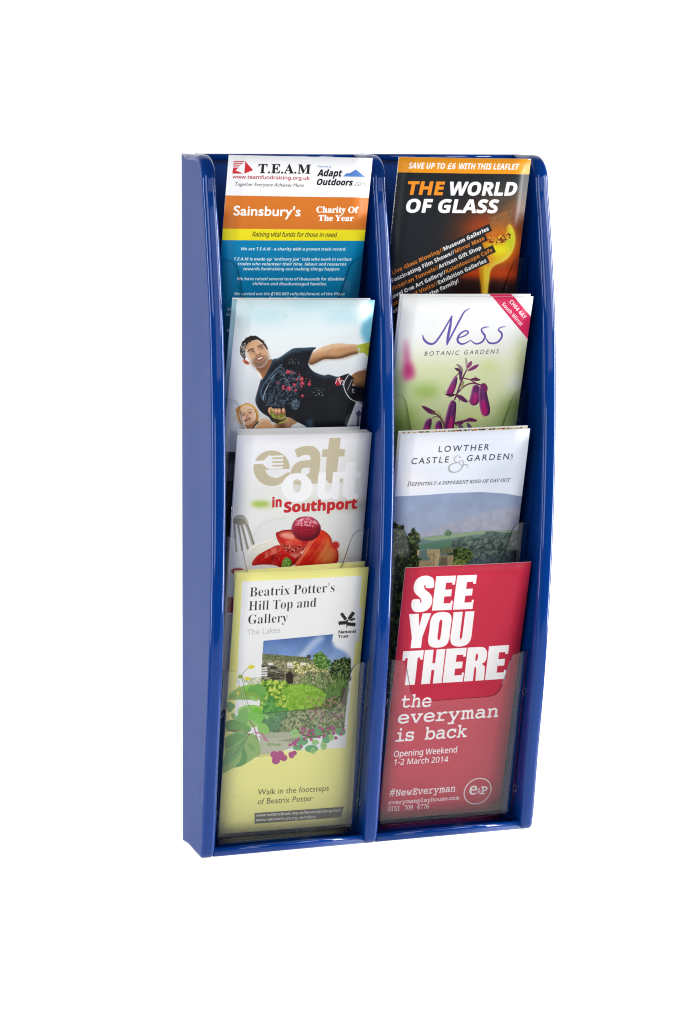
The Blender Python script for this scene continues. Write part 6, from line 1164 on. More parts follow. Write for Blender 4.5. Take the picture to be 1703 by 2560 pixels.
def art_low():
    A = Art('low', (226, 231, 242)); A.crop(940, 1050, .2934)
    for x, y, rx, ry, c, al in ((450, 280, 260, 90, (238, 238, 242), .8), (300, 520, 200, 110, (240, 236, 236), .7), (900, 200, 260, 70, (216, 222, 238), .8), (1050, 440, 200, 100, (214, 222, 238), .8), (480, 420, 120, 60, (216, 222, 234), .6)):
        A.ell(x, y, rx, ry, c, a=al, blur=30)
    A.poly([(0, 680), (160, 652), (400, 640), (650, 620), (900, 613), (1100, 626), (1290, 660), (1290, 1300), (0, 1300)], (142, 158, 188), sm=False, col2=(170, 172, 186), tex=.07, cell=60, seed=3)
    A.poly([(700, 850), (900, 800), (1260, 735), (1260, 960), (350, 1010), (500, 930)], (168, 168, 182), sm=True, a=.7, blur=8, tex=.12)
    A.line([(780, 870), (900, 880), (1050, 850), (1250, 830)], 5, (188, 178, 176), a=.7, blur=2); A.line([(850, 795), (950, 790)], 4, (190, 182, 184), a=.8, blur=1.5)
    A.poly([(370, 1005), (500, 985), (700, 962), (880, 945), (1300, 935), (1300, 1330), (300, 1330)], (104, 130, 126), tex=.1, cell=30)
    A.poly([(370, 1005), (600, 975), (880, 945), (1240, 940), (1240, 955), (860, 975), (480, 1030)], (146, 168, 134), blur=1.5); A.poly([(380, 1060), (640, 1020), (700, 1060), (620, 1090), (380, 1095)], (88, 128, 104), blur=3)
    A.poly([(640, 1060), (700, 1010), (780, 990), (880, 1000), (960, 950), (1100, 960), (1260, 980), (1260, 1330), (600, 1330)], (88, 106, 100), sm=True, tex=.35, cell=14, seed=5)
    tr = [(640, 1075), (660, 1040), (690, 1045), (700, 1010), (740, 1000), (780, 985), (800, 1010), (840, 1000), (870, 1015), (890, 985), (925, 990), (940, 950), (965, 952), (985, 1000), (1020, 985), (1050, 975), (1090, 1000), (1130, 985), (1260, 1000), (1260, 1330), (600, 1330), (610, 1120)]
    A.ramp(tr, [(58, 74, 72), (98, 116, 110), (78, 96, 92), (126, 142, 130), (70, 88, 84)], cell=13, rough=7, seed=21, contrast=2, blur=2)
    for x, y, rx, ry in ((735, 1040, 34, 40), (800, 1060, 40, 50), (900, 1050, 34, 56), (960, 1020, 26, 60), (1040, 1050, 40, 60), (1120, 1060, 40, 60)): A.ell(x-6, y-10, rx*.7, ry*.6, (140, 156, 134), a=.35, blur=7); A.ell(x+14, y+22, rx*.6, ry*.5, (40, 54, 48), a=.5, blur=7)
    A.ramp([(640, 1130), (660, 1090), (720, 1080), (800, 1100), (830, 1150), (790, 1230), (640, 1250)], [(36, 50, 28), (84, 104, 54), (56, 74, 40), (116, 134, 74)], cell=12, rough=8, seed=22, contrast=2)
    A.ramp([(650, 1215), (700, 1180), (760, 1190), (780, 1240), (660, 1260)], [(80, 100, 40), (160, 172, 90), (118, 136, 62)], cell=9, rough=6, seed=25, contrast=2)
    A.ramp([(584, 960), (598, 940), (620, 936), (644, 955), (640, 980), (612, 992), (588, 985)], [(70, 100, 72), (126, 152, 116)], cell=6, rough=5, seed=26)
    A.poly([(820, 1180), (1260, 1160), (1260, 1340), (700, 1340)], (84, 100, 116), a=.55, blur=14)
    A.ramp([(540, 1100), (600, 1075), (660, 1085), (650, 1130), (560, 1140)], [(110, 116, 84), (78, 96, 70), (140, 136, 100)], cell=8, rough=5, seed=28, a=.9)
    left = [(80, 860), (120, 880), (150, 866), (190, 890), (232, 900), (246, 940), (262, 990), (285, 965), (300, 930), (330, 912), (350, 950), (378, 980), (380, 1030), (360, 1060), (380, 1100), (350, 1140), (388, 1180), (400, 1235), (360, 1300), (360, 2400), (60, 2400)]
    A.ramp(left, [(14, 20, 12), (44, 56, 30), (28, 38, 22), (74, 92, 48), (36, 46, 28), (104, 120, 66)], cell=13, rough=9, seed=23, contrast=2)
    st, sh = (182, 162, 124), (128, 114, 92)
    A.poly([(436, 1140), (545, 1132), (530, 1250), (470, 1250)], st, tex=.15, cell=8); A.poly([(436, 1108), (545, 1100), (545, 1140), (434, 1148)], st); A.poly([(500, 1135), (545, 1132), (530, 1250), (494, 1250)], (212, 188, 140))
    for x in (440, 468, 496, 524): A.poly([(x, 1098), (x+16, 1097), (x+16, 1118), (x, 1118)], st)
    A.poly([(540, 1165), (662, 1158), (650, 1250), (545, 1250)], sh, tex=.15, cell=8); A.poly([(600, 1160), (662, 1155), (652, 1250), (610, 1250)], (182, 160, 124))
    for x in (540, 572, 604, 636): A.poly([(x, 1150), (x+20, 1149), (x+20, 1170), (x, 1170)], (166, 146, 112))
    A.poly([(370, 1205), (476, 1200), (474, 1260), (360, 1260)], st, tex=.2, cell=6)
    for x0, y0, y1 in ((455, 1160, 1185), (512, 1155, 1180), (580, 1185, 1205), (630, 1182, 1202)): A.line([(x0, y0), (x0-2, y1)], 6, (84, 72, 54), sm=False, a=.8)
    A.line([(498, 1135), (492, 1250)], 5, (116, 98, 70), sm=False, a=.8); A.line([(604, 1162), (606, 1250)], 5, (92, 80, 60), sm=False, a=.8); A.line([(434, 1147), (545, 1139)], 4, (120, 102, 74), sm=False, a=.8)
    for i in range(8): A.poly([(372+i*13, 1192), (379+i*13, 1192), (379+i*13, 1208), (372+i*13, 1208)], st)
    A.poly([(350, 1108), (374, 1104), (370, 1150), (350, 1160)], st)
    dk = (64, 64, 70)
    A.text('G', 'LOWTHER', (526, 273), (960, 254), 50, dk, track=True, bold=1.5, it=.06)
    A.text('G', 'CASTLE', (296, 377), (618, 359), 50, dk, track=True, bold=1.5, it=.06); A.text('G', 'GARDEN', (768, 350), (1134, 334), 50, dk, track=True, bold=1.5, it=.06)
    A.text('G', 'S', (1146, 319), (1168, 318), 30, dk, bold=1.2); A.line([(1141, 333), (1166, 332)], 4, dk, sm=False)
    g = (172, 174, 178)
    A.line([(716, 318), (700, 302), (672, 318), (668, 346), (700, 362), (722, 356)], [12, 5, 11, 12, 6, 5], g)
    A.line([(700, 362), (650, 372), (622, 398), (626, 430), (665, 445), (712, 428), (740, 390), (742, 352), (722, 342), (706, 360), (728, 384), (760, 380), (782, 384), (776, 408)], [6, 12, 17, 18, 12, 12, 13, 9, 6, 6, 9, 11, 8, 4], g)
    A.text('I', 'D', (268, 563), (300, 561), 38, (66, 66, 74), bold=1); A.text('I', 'EFINITELY A DIFFERENT KIND OF DAY OUT', (304, 560), (1142, 523), 27, (66, 66, 74), bold=1.4)
    A.grain(.01, 19); return A

def art_yel():
    Y_ = (246, 241, 146)
    A = Art('yel', Y_); A.crop(540, 1390, .2679); dy = 1306.5
    A.poly([(245, 237), (1360, 180), (1337, 480), (1362, 484), (1334, 797), (1302, 797), (1212, 1786), (700, 1815), (400, 1830), (160, 1700), (195, 1180)], (240, 240, 238))
    # photograph of the garden
    ph = [(443, 790), (1092, 728), (1087, 806), (1170, 800), (1258, 940), (1255, 1100), (1205, 1531), (1195, 1600), (1120, 1650), (900, 1700), (700, 1690), (480, 1700), (395, 1640), (425, 1100)]
    A.poly(ph, (92, 128, 66), tex=.3, cell=16, seed=2)
    A.poly([(443, 790), (1092, 728), (1087, 806), (1180, 800), (1258, 940), (1250, 1060), (430, 1060)], (84, 116, 178), tex=.14, cell=60, col2=(156, 184, 218))
    A.poly([(770, 935), (930, 760), (1000, 745), (1010, 770), (900, 860), (830, 945)], (196, 208, 226), sm=True, a=.75, blur=9)
    A.poly([(1095, 740), (1090, 810), (1110, 850), (1200, 890), (1262, 960), (1300, 800)], (238, 240, 242), blur=7); A.ell(1060, 1000, 60, 60, (150, 176, 214), a=.7, blur=12); A.ell(560, 850, 110, 30, (120, 150, 196), a=.6, blur=14)
    st = [(96, 94, 74), (124, 122, 94), (160, 156, 122), (136, 138, 92), (186, 180, 142)]
    A.ramp([(432, 910), (850, 942), (935, 992), (432, 966)], [(84, 90, 56), (118, 126, 84), (98, 104, 70), (134, 138, 96)], cell=8, seed=12); A.poly([(848, 925), (882, 918), (886, 955), (850, 948)], (74, 68, 60))
    A.ramp([(432, 966), (935, 992), (1060, 1070), (1060, 1210), (425, 1180)], st, cell=9, seed=7, contrast=1.5)
    A.ramp([(425, 1010), (520, 1010), (640, 1080), (640, 1160), (425, 1175)], [(56, 54, 44), (112, 106, 88), (80, 78, 62), (160, 156, 134)], cell=6, seed=8, contrast=2.0, sx=.4)
    A.ramp([(720, 985), (850, 1000), (1060, 1060), (1050, 1085), (860, 1075), (800, 1110), (720, 1080)], [(120, 124, 60), (226, 218, 150), (170, 166, 96), (240, 236, 196), (104, 110, 60)], cell=7, seed=9, rough=5, contrast=2)
    for x0 in (485, 665, 790): A.poly([(x0, 993), (x0+48, 995), (x0+48, 1000+(48 if x0 == 665 else 20)), (x0, 998+(48 if x0 == 665 else 20))], (228, 228, 214))
    A.line([(668, 1030), (710, 1032)], 4, (70, 70, 60), sm=False); A.line([(668, 1044), (710, 1046)], 4, (70, 70, 60), sm=False); A.line([(689, 996), (689, 1048)], 3, (110, 110, 96), sm=False)
    for y0 in (1040, 1062, 1086, 1108): A.poly([(424, y0), (482, y0-4), (478, y0+10), (424, y0+14)], (226, 226, 220))
    A.poly([(650, 1100), (690, 1065), (725, 1105), (718, 1190), (655, 1190)], (52, 42, 38)); A.line([(650, 1104), (690, 1066), (726, 1106)], 8, (112, 104, 80), sm=False)
    A.ramp([(905, 980), (912, 920), (950, 895), (975, 890), (1010, 912), (1035, 950), (1078, 975), (1060, 1020), (1050, 1062), (990, 1060), (930, 1030)], [(54, 92, 36), (98, 138, 62), (76, 116, 48), (142, 176, 100)], cell=9, rough=9, seed=34, contrast=1.8)
    A.line([(1050, 1060), (1085, 1000)], 6, (200, 214, 236), blur=2, a=.7)
    A.ramp([(1058, 1090), (1070, 1010), (1100, 968), (1140, 965), (1180, 948), (1262, 955), (1262, 1160), (1080, 1150)], [(18, 24, 14), (42, 54, 32), (70, 92, 46), (30, 38, 24), (128, 156, 88)], cell=8, rough=9, seed=35, contrast=2)
    A.ramp([(870, 1085), (1060, 1100), (1100, 1180), (1010, 1250), (890, 1190)], [(70, 64, 48), (150, 144, 116), (206, 200, 172), (110, 104, 82), (180, 174, 140)], cell=6, seed=36, contrast=2, sx=.5)
    A.strokes(420, (800, 1130, 1250, 1300), (30, 80), (-2.0, -1.1), (2, 5), [(72, 108, 50), (128, 158, 84), (96, 130, 62), (50, 78, 38), (160, 182, 110)], 37, a=.85)
    lawn = [(560, 1240), (760, 1195), (900, 1210), (1000, 1270), (1030, 1330), (980, 1400), (600, 1440), (560, 1330)]
    A.ramp(lawn, [(112, 160, 50), (150, 194, 74), (130, 178, 60), (166, 204, 92)], cell=16, sm=True, rough=10, seed=52, contrast=1.2)
    A.strokes(320, (560, 1190, 1040, 1440), (8, 20), (-1.9, -1.2), (1.5, 3), [(104, 150, 36), (146, 188, 66), (92, 134, 40)], 38, a=.7, ex=inside(lawn))
    A.ramp([(425, 1165), (520, 1150), (660, 1170), (680, 1220), (620, 1260), (650, 1330), (660, 1430), (600, 1500), (410, 1520)], [(70, 118, 40), (124, 174, 60), (184, 206, 80), (98, 148, 50), (214, 222, 110)], cell=14, rough=8, seed=39, contrast=2)
    A.ramp([(560, 1450), (760, 1440), (980, 1400), (1030, 1330), (1205, 1300), (1200, 1600), (1120, 1650), (900, 1700), (700, 1690), (480, 1700), (520, 1560)], [(62, 84, 44), (112, 136, 76), (150, 160, 108), (88, 112, 60), (176, 176, 136), (104, 126, 72)], cell=11, rough=6, seed=40, contrast=2)
    A.strokes(160, (480, 1180, 700, 1480), (14, 34), (-2.6, -.6), (2, 5), [(126, 176, 60), (60, 110, 36), (196, 208, 96)], 51, a=.6)
    A.dots(150, (860, 1310, 1200, 1540), (3, 10), [(190, 84, 140), (166, 60, 116), (206, 122, 162)], 41, a=.85); A.strokes(120, (800, 1380, 1190, 1640), (20, 60), (-1.9, -1.2), (1.5, 3), [(150, 140, 96), (96, 110, 60), (176, 168, 120)], 42, a=.7)
    A.poly([(1180, 1240), (1225, 1236), (1212, 1400), (1160, 1380)], (84, 62, 48), a=.8, blur=3)
    # drawn plants over the photograph
    A.poly([(415, 1650), (700, 1640), (760, 1650), (860, 1700), (700, 1790), (560, 1840), (400, 1860)], (184, 186, 156), a=.9); A.poly([(580, 1720), (740, 1690), (860, 1720), (720, 1740)], (138, 144, 116), a=.8)
    A.poly([(275, 1140), (420, 1130), (420, 1195), (300, 1200), (262, 1170)], (206, 208, 180), tex=.3, cell=8)
    g1, g2, g3, g4 = (140, 200, 88), (112, 172, 88), (88, 156, 100), (156, 204, 120)
    A.poly([(118, 1340), (125, 1290), (190, 1240), (250, 1213), (330, 1225), (418, 1205), (418, 1342)], (140, 178, 84)); A.poly([(240, 1213), (320, 1198), (418, 1196), (418, 1268), (280, 1268)], g1); A.poly([(280, 1268), (330, 1205), (400, 1268)], g2, sm=False)
    A.poly([(330, 1260), (360, 1205), (410, 1195), (460, 1230), (470, 1300), (430, 1350), (400, 1300)], g2, sm=True, a=.9); A.poly([(205, 1480), (215, 1420), (300, 1390), (400, 1400), (440, 1460), (420, 1560), (330, 1600), (230, 1560)], g1, sm=True, a=.92)
    A.poly([(180, 1560), (230, 1440), (290, 1420), (300, 1520), (260, 1600)], g2, sm=True, a=.8); A.poly([(430, 1460), (470, 1330), (540, 1310), (560, 1400), (680, 1430), (620, 1530), (560, 1640), (470, 1600)], (60, 136, 84), sm=True, a=.6)
    A.poly([(290, 1500), (360, 1420), (420, 1440), (450, 1500), (400, 1560)], (112, 196, 62), sm=True, a=.8)
    A.poly([(100, 1380), (130, 1360), (180, 1395), (160, 1430), (120, 1460)], g2, sm=True)
    A.poly([(95, 1550), (180, 1530), (320, 1600), (310, 1640), (230, 1660), (100, 1620)], (104, 160, 76), sm=True); A.poly([(390, 1580), (450, 1560), (500, 1620), (470, 1660), (400, 1640)], g1, sm=True)
    A.poly([(40, 2030), (80, 1880), (92, 1700), (190, 1650), (360, 1665), (405, 1740), (415, 1846), (360, 1880), (330, 1905), (250, 1950), (165, 1978)], (146, 184, 104), sm=True)
    A.poly([(60, 1960), (100, 1830), (200, 1760), (300, 1680), (230, 1840), (130, 1930)], (116, 168, 98), sm=True); A.poly([(180, 1970), (230, 1900), (250, 1780), (290, 1860), (270, 1940)], (94, 152, 84), sm=True)
    A.poly([(95, 1720), (180, 1660), (290, 1660), (230, 1720), (100, 1800)], (104, 160, 88), sm=True)
    for x, y, rx, ry, ro, c in ((150, 1290, 40, 16, -.6, g1), (350, 1330, 46, 18, .5, g4), (170, 1500, 40, 22, 1.0, g2), (330, 1560, 44, 20, -.4, g4), (470, 1500, 30, 14, .9, g4), (120, 1700, 44, 20, -.5, g2), (240, 1640, 40, 16, .2, g4), (330, 1780, 46, 24, .8, (112, 170, 88)), (500, 1420, 36, 14, -.8, (120, 186, 96)), (440, 1380, 30, 13, .3, g4)): A.ell(x, y, rx, ry, c, rot=ro, a=.75)
    A.line([(140, 1870), (200, 1820), (260, 1730), (310, 1670), (370, 1645)], 5, (112, 96, 66)); A.line([(80, 1635), (160, 1628), (240, 1635), (310, 1665)], 7, (150, 62, 92)); A.line([(310, 1530), (350, 1590), (372, 1650), (376, 1700)], 8, (150, 70, 92))
    A.line([(370, 1648), (420, 1655), (450, 1690), (480, 1725)], 12, (190, 82, 140)); A.line([(400, 1680), (430, 1700), (470, 1720)], 8, (206, 110, 156))
    A.line([(305, 1035), (262, 1085), (245, 1120), (275, 1190)], 5, (128, 146, 66)); A.line([(205, 1150), (240, 1300), (255, 1400)], 3, (128, 146, 66)); A.line([(255, 1290), (280, 1400), (300, 1480)], 3, (110, 146, 70))
    A.poly([(302, 1030), (330, 1016), (362, 1030), (340, 1050), (310, 1050)], (226, 214, 50), sm=True); A.poly([(202, 1125), (225, 1108), (250, 1118), (240, 1140), (215, 1142)], (150, 180, 66), sm=True); A.poly([(262, 1140), (290, 1128), (325, 1140), (295, 1158)], (232, 218, 70), sm=True)
    A.ell(206, 1280, 12, 20, (226, 206, 70)); A.ell(212, 1225, 14, 10, (222, 206, 70))
    for x, y, rx, ry in ((890, 490, 62, 36), (925, 430, 34, 26), (905, 510, 26, 30), (1005, 460, 30, 44), (1030, 400, 40, 40), (1080, 385, 28, 30), (735, 350, 40, 42), (1165, 335, 46, 34), (800, 420, 60, 40), (950, 330, 36, 46), (760, 480, 44, 26)):
        A.ell(x, y+dy, rx, ry, g4 if (x+y) % 2 else (92, 166, 104), a=.95); A.line([(x-rx*.6, y+dy), (x+rx*.6, y+dy-4)], 3, (70, 136, 84), sm=False)
    mg = (176, 58, 128)
    r = np.random.RandomState(9)
    for x, y in ((690, 455), (720, 440), (745, 420), (765, 402), (800, 300), (825, 305), (810, 340), (870, 325), (905, 318), (912, 355), (858, 360), (965, 295), (995, 312), (1050, 300), (1085, 290), (1100, 312), (1098, 345), (962, 380), (1008, 372), (888, 405), (825, 400), (795, 468), (1120, 390), (1168, 352), (1190, 312), (740, 452)):
        for k in range(3):
            a = k*2.1+r.rand(); A.ell(x+9*math.cos(a), y+dy+9*math.sin(a), 9, 9, mg)
    for x, y, q in ((543, 545, 36), (600, 540, 34), (632, 575, 33), (558, 600, 38), (590, 570, 30), (705, 555, 26), (730, 530, 24), (700, 540, 24)): A.ell(x, y+dy, q, q*.92, mg)
    A.line([(600, 560+dy), (560, 590+dy)], 3, (140, 40, 96)); A.line([(375, 562+dy), (440, 560+dy), (500, 552+dy)], 4, (140, 146, 110))
    A.strokes(26, (480, 455+dy, 610, 468+dy), (12, 24), (-2.2, -1.0), (4, 7), [(120, 160, 80)], 5)
    # words
    tx = (48, 44, 40)
    A.text('F', "Beatrix Potter's", (310, 379), (1110, 331), 86, tx, thin=6); A.text('F', 'Hill Top and', (301, 509), (936, 470), 86, tx, thin=6)
    A.text('F', 'Gallery', (293, 636), (668, 612), 86, tx, thin=6); A.text('G', 'The Lakes', (286, 739), (602, 712), 54, (190, 190, 188))
    A.text('G', 'National', (1139, 723), (1306, 713), 28, tx, bold=2.5); A.text('G', 'Trust', (1138, 764), (1233, 758), 28, tx, bold=2.5)
    A.line([(1218, 668), (1222, 620), (1228, 590)], 6, tx)
    for x, y, ang, l in ((1190, 562, -2.2, 66), (1262, 556, -.95, 72), (1184, 622, 3.05, 74), (1262, 636, .1, 72), (1275, 590, -.4, 40)):
        for k in range(4):
            t = (k/3-.5)*l*.8; A.ell(x+t*math.cos(ang), y+t*math.sin(ang), l*.17, l*.26, tx, rot=ang)
        A.line([(x, y), (1224, 608)], 4, tx, sm=False)
    A.text('G', 'Walk in the footsteps', (389, 922+dy), (1053, 880+dy), 52, (74, 70, 24)); A.text('G', 'of Beatrix Potter', (384, 1009+dy), (901, 975+dy), 52, (74, 70, 24))
    A.poly([(360, 1090+dy), (1193, 1030+dy), (1165, 1129+dy), (360, 1190+dy)], (92, 90, 78))
    A.text('S', 'www.nationaltrust.org.uk/beatrixpottergallery', (375, 1124+dy), (1166, 1074+dy), 25, (244, 244, 236), bold=1.2); A.text('S', 'www.nationaltrust.org.uk/hilltop', (372, 1168+dy), (931, 1135+dy), 25, (244, 244, 236), bold=1.2)
    A.dots(5, (100, 900+dy, 300, 950+dy), (2, 4), [(160, 156, 90)], 3)
    A.grain(.008, 23); return A

def art_red():
    A = Art('red', (200, 44, 70)); A.crop(940, 1390, .2934); W_ = (250, 246, 246)
    # heavy condensed slab capitals, drawn on a 0..1 box
    def blk(ch):
        o = []
        if ch == 'E': o = [[(.0, 0), (.0, 1), (1, 1), (1, .74), (.86, .74), (.86, .80), (.54, .80), (.54, .60), (.88, .60), (.88, .40), (.54, .40), (.54, .20), (.9, .20), (.9, .27), (1, .27), (1, 0)]]
        if ch == 'T': o = [[(.26, 0), (.26, .79), (.14, .79), (.14, .73), (0, .73), (0, 1), (1, 1), (1, .73), (.86, .73), (.86, .79), (.74, .79), (.74, 0)]]
        if ch == 'H': o = [[(0, 0), (0, 1), (.43, 1), (.43, .60), (.57, .60), (.57, 1), (1, 1), (1, 0), (.57, 0), (.57, .40), (.43, .40), (.43, 0)]]
        if ch == 'Y': o = [[(.26, 0), (.26, .32), (0, 1), (.46, 1), (.55, .62), (.64, 1), (1.05, 1), (.76, .32), (.76, 0)]]
        if ch == 'U': o = [smooth([(0, 1), (0, .6), (0, .22), (.14, .04), (.5, -.02), (.86, .04), (1, .22), (1, .6), (1, 1)], False) + [(.56, 1), (.56, .26)] + smooth([(.56, .26), (.5, .19), (.44, .26)], False) + [(.44, 1)]]
        if ch == 'O': o = [smooth([(0, .5), (0, .8), (.14, .97), (.5, 1.02), (.86, .97), (1, .8), (1, .5), (1, .2), (.86, .03), (.5, -.02), (.14, .03), (0, .2)]), smooth([(.43, .5), (.43, .28), (.5, .2), (.57, .28), (.57, .72), (.5, .8), (.43, .72)])]
        if ch == 'R': o = [[(0, 0), (0, 1), (.45, 1)] + smooth([(.45, 1), (.78, .98), (.97, .86), (1, .72), (.95, .56), (.78, .49)], False) + smooth([(.78, .49), (.94, .42), (.98, .3), (1, 0)], False) + [(.57, 0), (.55, .3)] + smooth([(.55, .3), (.52, .4), (.45, .41)], False) + [(.45, 0)], smooth([(.45, .8), (.53, .78), (.56, .7), (.53, .61), (.45, .6)])]
        if ch == 'S': o = [smooth([(.02, .34), (0, .14), (.16, .0), (.48, -.03), (.82, .02), (1, .18), (1, .36), (.86, .5), (.6, .62), (.52, .7), (.54, .76), (.6, .73), (.62, .67), (.98, .67), (1, .8), (.9, .95), (.56, 1.03), (.2, .98), (.02, .84), (0, .66), (.12, .52), (.36, .4), (.47, .32), (.46, .25), (.4, .26), (.38, .34)], True, 4)]
        return o
    def heavy(word, p0, p1, cap, gap=.06):
        q0, q1 = A.m([p0, p1]); up = A.m([(p0[0], p0[1]-cap)])[0]; Hh = abs(q0[1]-up[1])
        n = len(word); Wd = math.hypot(*(q1-q0)); ang = math.atan2(q1[1]-q0[1], q1[0]-q0[0])
        cw = Wd/(n+(n-1)*gap)
        for i, ch in enumerate(word):
            C = []
            for k, c in enumerate(blk(ch)):
                c = np.array([tuple(v) for v in c]); ar = np.sum(c[:, 0]*np.roll(c[:, 1], -1)-np.roll(c[:, 0], -1)*c[:, 1])
                if (ar > 0) == (k > 0): c = c[::-1]
                px = (i*(1+gap)+c[:, 0])*cw; py = -c[:, 1]*Hh
                C.append(np.stack([q0[0]+px*math.cos(ang)-py*math.sin(ang), q0[1]+px*math.sin(ang)+py*math.cos(ang)], 1))
            A.paint(C, W_)
    heavy('SEE', (297, 472), (822, 450), 292); heavy('YOU', (248, 789), (802, 760), 292); heavy('THERE', (201, 1104), (1099, 1046), 290, .05)
    A.text('M', 'the', (205, 1291), (470, 1283), 98, W_, bold=4.5)
    A.crop(940, 1740, .2934)
    A.text('M', 'everyman', (180, 236), (1046, 176), 96, W_, bold=4.5); A.text('M', 'is back', (160, 389), (777, 347), 96, W_, bold=4.5)
    A.text('S', 'Opening Weekend', (148, 519), (693, 479), 50, W_, bold=2); A.text('S', '1-2 March 2014', (147, 589), (615, 560), 48, W_, bold=2)
    A.text('M', '#NewEveryman', (112, 857), (677, 812), 52, W_, bold=2); A.text('M', 'everymanplayhouse.com', (103, 925), (711, 880), 30, W_, bold=1.4); A.text('M', '0151 709 4776', (98, 983), (452, 958), 38, W_, bold=1.2)
    t = np.linspace(0, 2*math.pi, 41)[:-1]; q = A.m([(866, 810)])[0]
    R0 = 19.6/99.4*A.w/2*1.0
    q2 = A.m([(752, 815)])[0]; R0 = abs(q[0]-q2[0])
    A.paint(stroke_contours([(q[0]+R0*math.cos(a), q[1]+R0*math.sin(a)) for a in t], 5, True), W_)
    A.text('B', 'e', (784, 843), (862, 838), 100, W_, thin=2); A.text('S', '8', (862, 822), (890, 820), 26, W_) if 0 else A.text('M', '&', (862, 824), (892, 822), 30, W_, bold=1.5)
    A.line([(864, 831), (890, 829)], 3, W_, sm=False); A.text('M', 'P', (888, 836), (948, 831), 62, W_, bold=5)
    A.grain(.006, 29); return A

def make_image(name, A):
    im = bpy.data.images.new(name, A.w, A.h, alpha=False)
    px = np.ones((A.h, A.w, 4), np.float32); px[..., :3] = A.b[::-1]
    im.pixels.foreach_set(px.ravel()); im.pack(); return im

# ---------------------------------------------------------------- the leaflets themselves
def print_mat(name, A, rough, coat=0.0):
    im = make_image(name + '_artwork', A)
    m, N, L, B = mat(name + '_print'); noise_bump(N, L, B, 700, 0.05, 0.0001)
    uv = N.new('ShaderNodeUVMap'); uv.uv_map = 'print'
    t = N.new('ShaderNodeTexImage'); t.image = im; t.extension = 'EXTEND'; t.interpolation = 'Linear'
    L.new(uv.outputs[0], t.inputs['Vector']); L.new(t.outputs['Color'], B.inputs['Base Color'])
    B.inputs['Roughness'].default_value = rough; B.inputs['Coat Weight'].default_value = coat; B.inputs['Specular IOR Level'].default_value = 0.18
    return m
def sheet_mesh(L, th=0.6, bow=0.0, wave=0.0, u0=0.0, u1=1.0, v0=0.0, v1=1.0, out=0.0, base=None, nu=8, nv=20):
    """a card th mm thick; bow lifts its middle, wave bends its right edge"""
    V, F, UVs = [], [], []
    ox, oy, oz = base
    def pt(u, v, o):
        b = bow*math.sin(math.pi*u)*(.6+.4*v) + wave*math.sin(2*math.pi*v*1.2+.6)*u
        x, y, z = leaf_point(L, u, v, o+b); return (x-ox, y-oy, z-oz)
    for o in (out, out-th):
        for j in range(nv+1):
            for i in range(nu+1): V.append(pt(u0+(u1-u0)*i/nu, v0+(v1-v0)*j/nv, o))
    n = nu+1; o2 = n*(nv+1)
    for j in range(nv):
        for i in range(nu): F.append((j*n+i, j*n+i+1, (j+1)*n+i+1, (j+1)*n+i))
    nf = len(F)
    for j in range(nv):
        for i in range(nu): F.append((o2+j*n+i, o2+(j+1)*n+i, o2+(j+1)*n+i+1, o2+j*n+i+1))
    for i in range(nu):
        F.append((i, o2+i, o2+i+1, i+1)); a = nv*n+i; F.append((a, a+1, o2+a+1, o2+a))
    for j in range(nv):
        a = j*n; F.append((a, a+n, o2+a+n, o2+a)); b = j*n+nu; F.append((b, o2+b, o2+b+n, b+n))
    me = bpy.data.meshes.new('sheet'); me.from_pydata([(x*MM, y*MM, z*MM) for x, y, z in V], [], F)
    uvl = me.uv_layers.new(name='print')
    for p in me.polygons:
        front = p.index < nf
        p.material_index = 0 if front else 1; p.use_smooth = front or p.index < 2*nf
        for li in p.loop_indices:
            vi = me.loops[li].vertex_index % o2; j, i = divmod(vi, n)
            uvl.data[li].uv = (u0+(u1-u0)*i/nu, v0+(v1-v0)*j/nv)
    bm = bmesh.new(); bm.from_mesh(me); bmesh.ops.recalc_face_normals(bm, faces=bm.faces); bm.to_mesh(me); bm.free()
    return me
def leaflet(name, key, m, label, cat, group, dL=(0,)*7, parent=None, edge=None, **k):
    L = tuple(a+b for a, b in zip(LEAF[key], dL))
    base = leaf_point(L, 0.5, 0)
    o = link(name, sheet_mesh(L, base=base, **k), [m, edge or PAPER], parent)
    o.location = [v*MM for v in base]
    if label: tag(o, label, cat, group)
    return o
G_ = 'leaflets standing in the rack pockets'
PR = {}
for key, fn, ro in (('team', art_team, .38), ('world', art_world, .30), ('man', art_man, .32), ('ness', art_ness, .36),
                    ('eat', art_eat, .34), ('low', art_low, .36), ('yel', art_yel, .5), ('red', art_red, .45)):
    PR[key] = print_mat(key if False else {'team': 'charity_card', 'world': 'glass_leaflet', 'man': 'sport_leaflet', 'ness': 'garden_leaflet', 'eat': 'food_booklet', 'low': 'castle_leaflet', 'yel': 'yellow_leaflet', 'red': 'red_card'}[key], fn(), ro)
leaflet('leaflet', 'team', PR['team'], 'charity card with white, orange and yellow bands over teal, in the top left pocket', 'leaflet', G_, th=.5, bow=.4)
leaflet('leaflet', 'world', PR['world'], 'black leaflet with orange top strip and glowing molten glass, scuffed left edge', 'leaflet', G_, th=.9, bow=.3)
leaflet('leaflet', 'man', PR['man'], 'pale leaflet showing a dark haired man in black shirt reaching sideways', 'leaflet', G_, th=.7, bow=.5)
def art_teal():
    A = Art('man', (150, 186, 200)); A.crop(540, 720, .2806)
    A.poly([(100, 700), (1500, 700), (1500, 2500), (0, 2500)], (120, 140, 150), blur=60); A.b[:4] = .9
    return A
leaflet('leaflet', 'man', print_mat('teal_leaflet', art_teal(), .4), 'pale teal leaflet peeking out at the left, behind the leaflet of the reaching man', 'leaflet', G_, dL=(-2.3, -1.6, -1.5, .9, .003, 0, 0), th=.7, bow=.3)
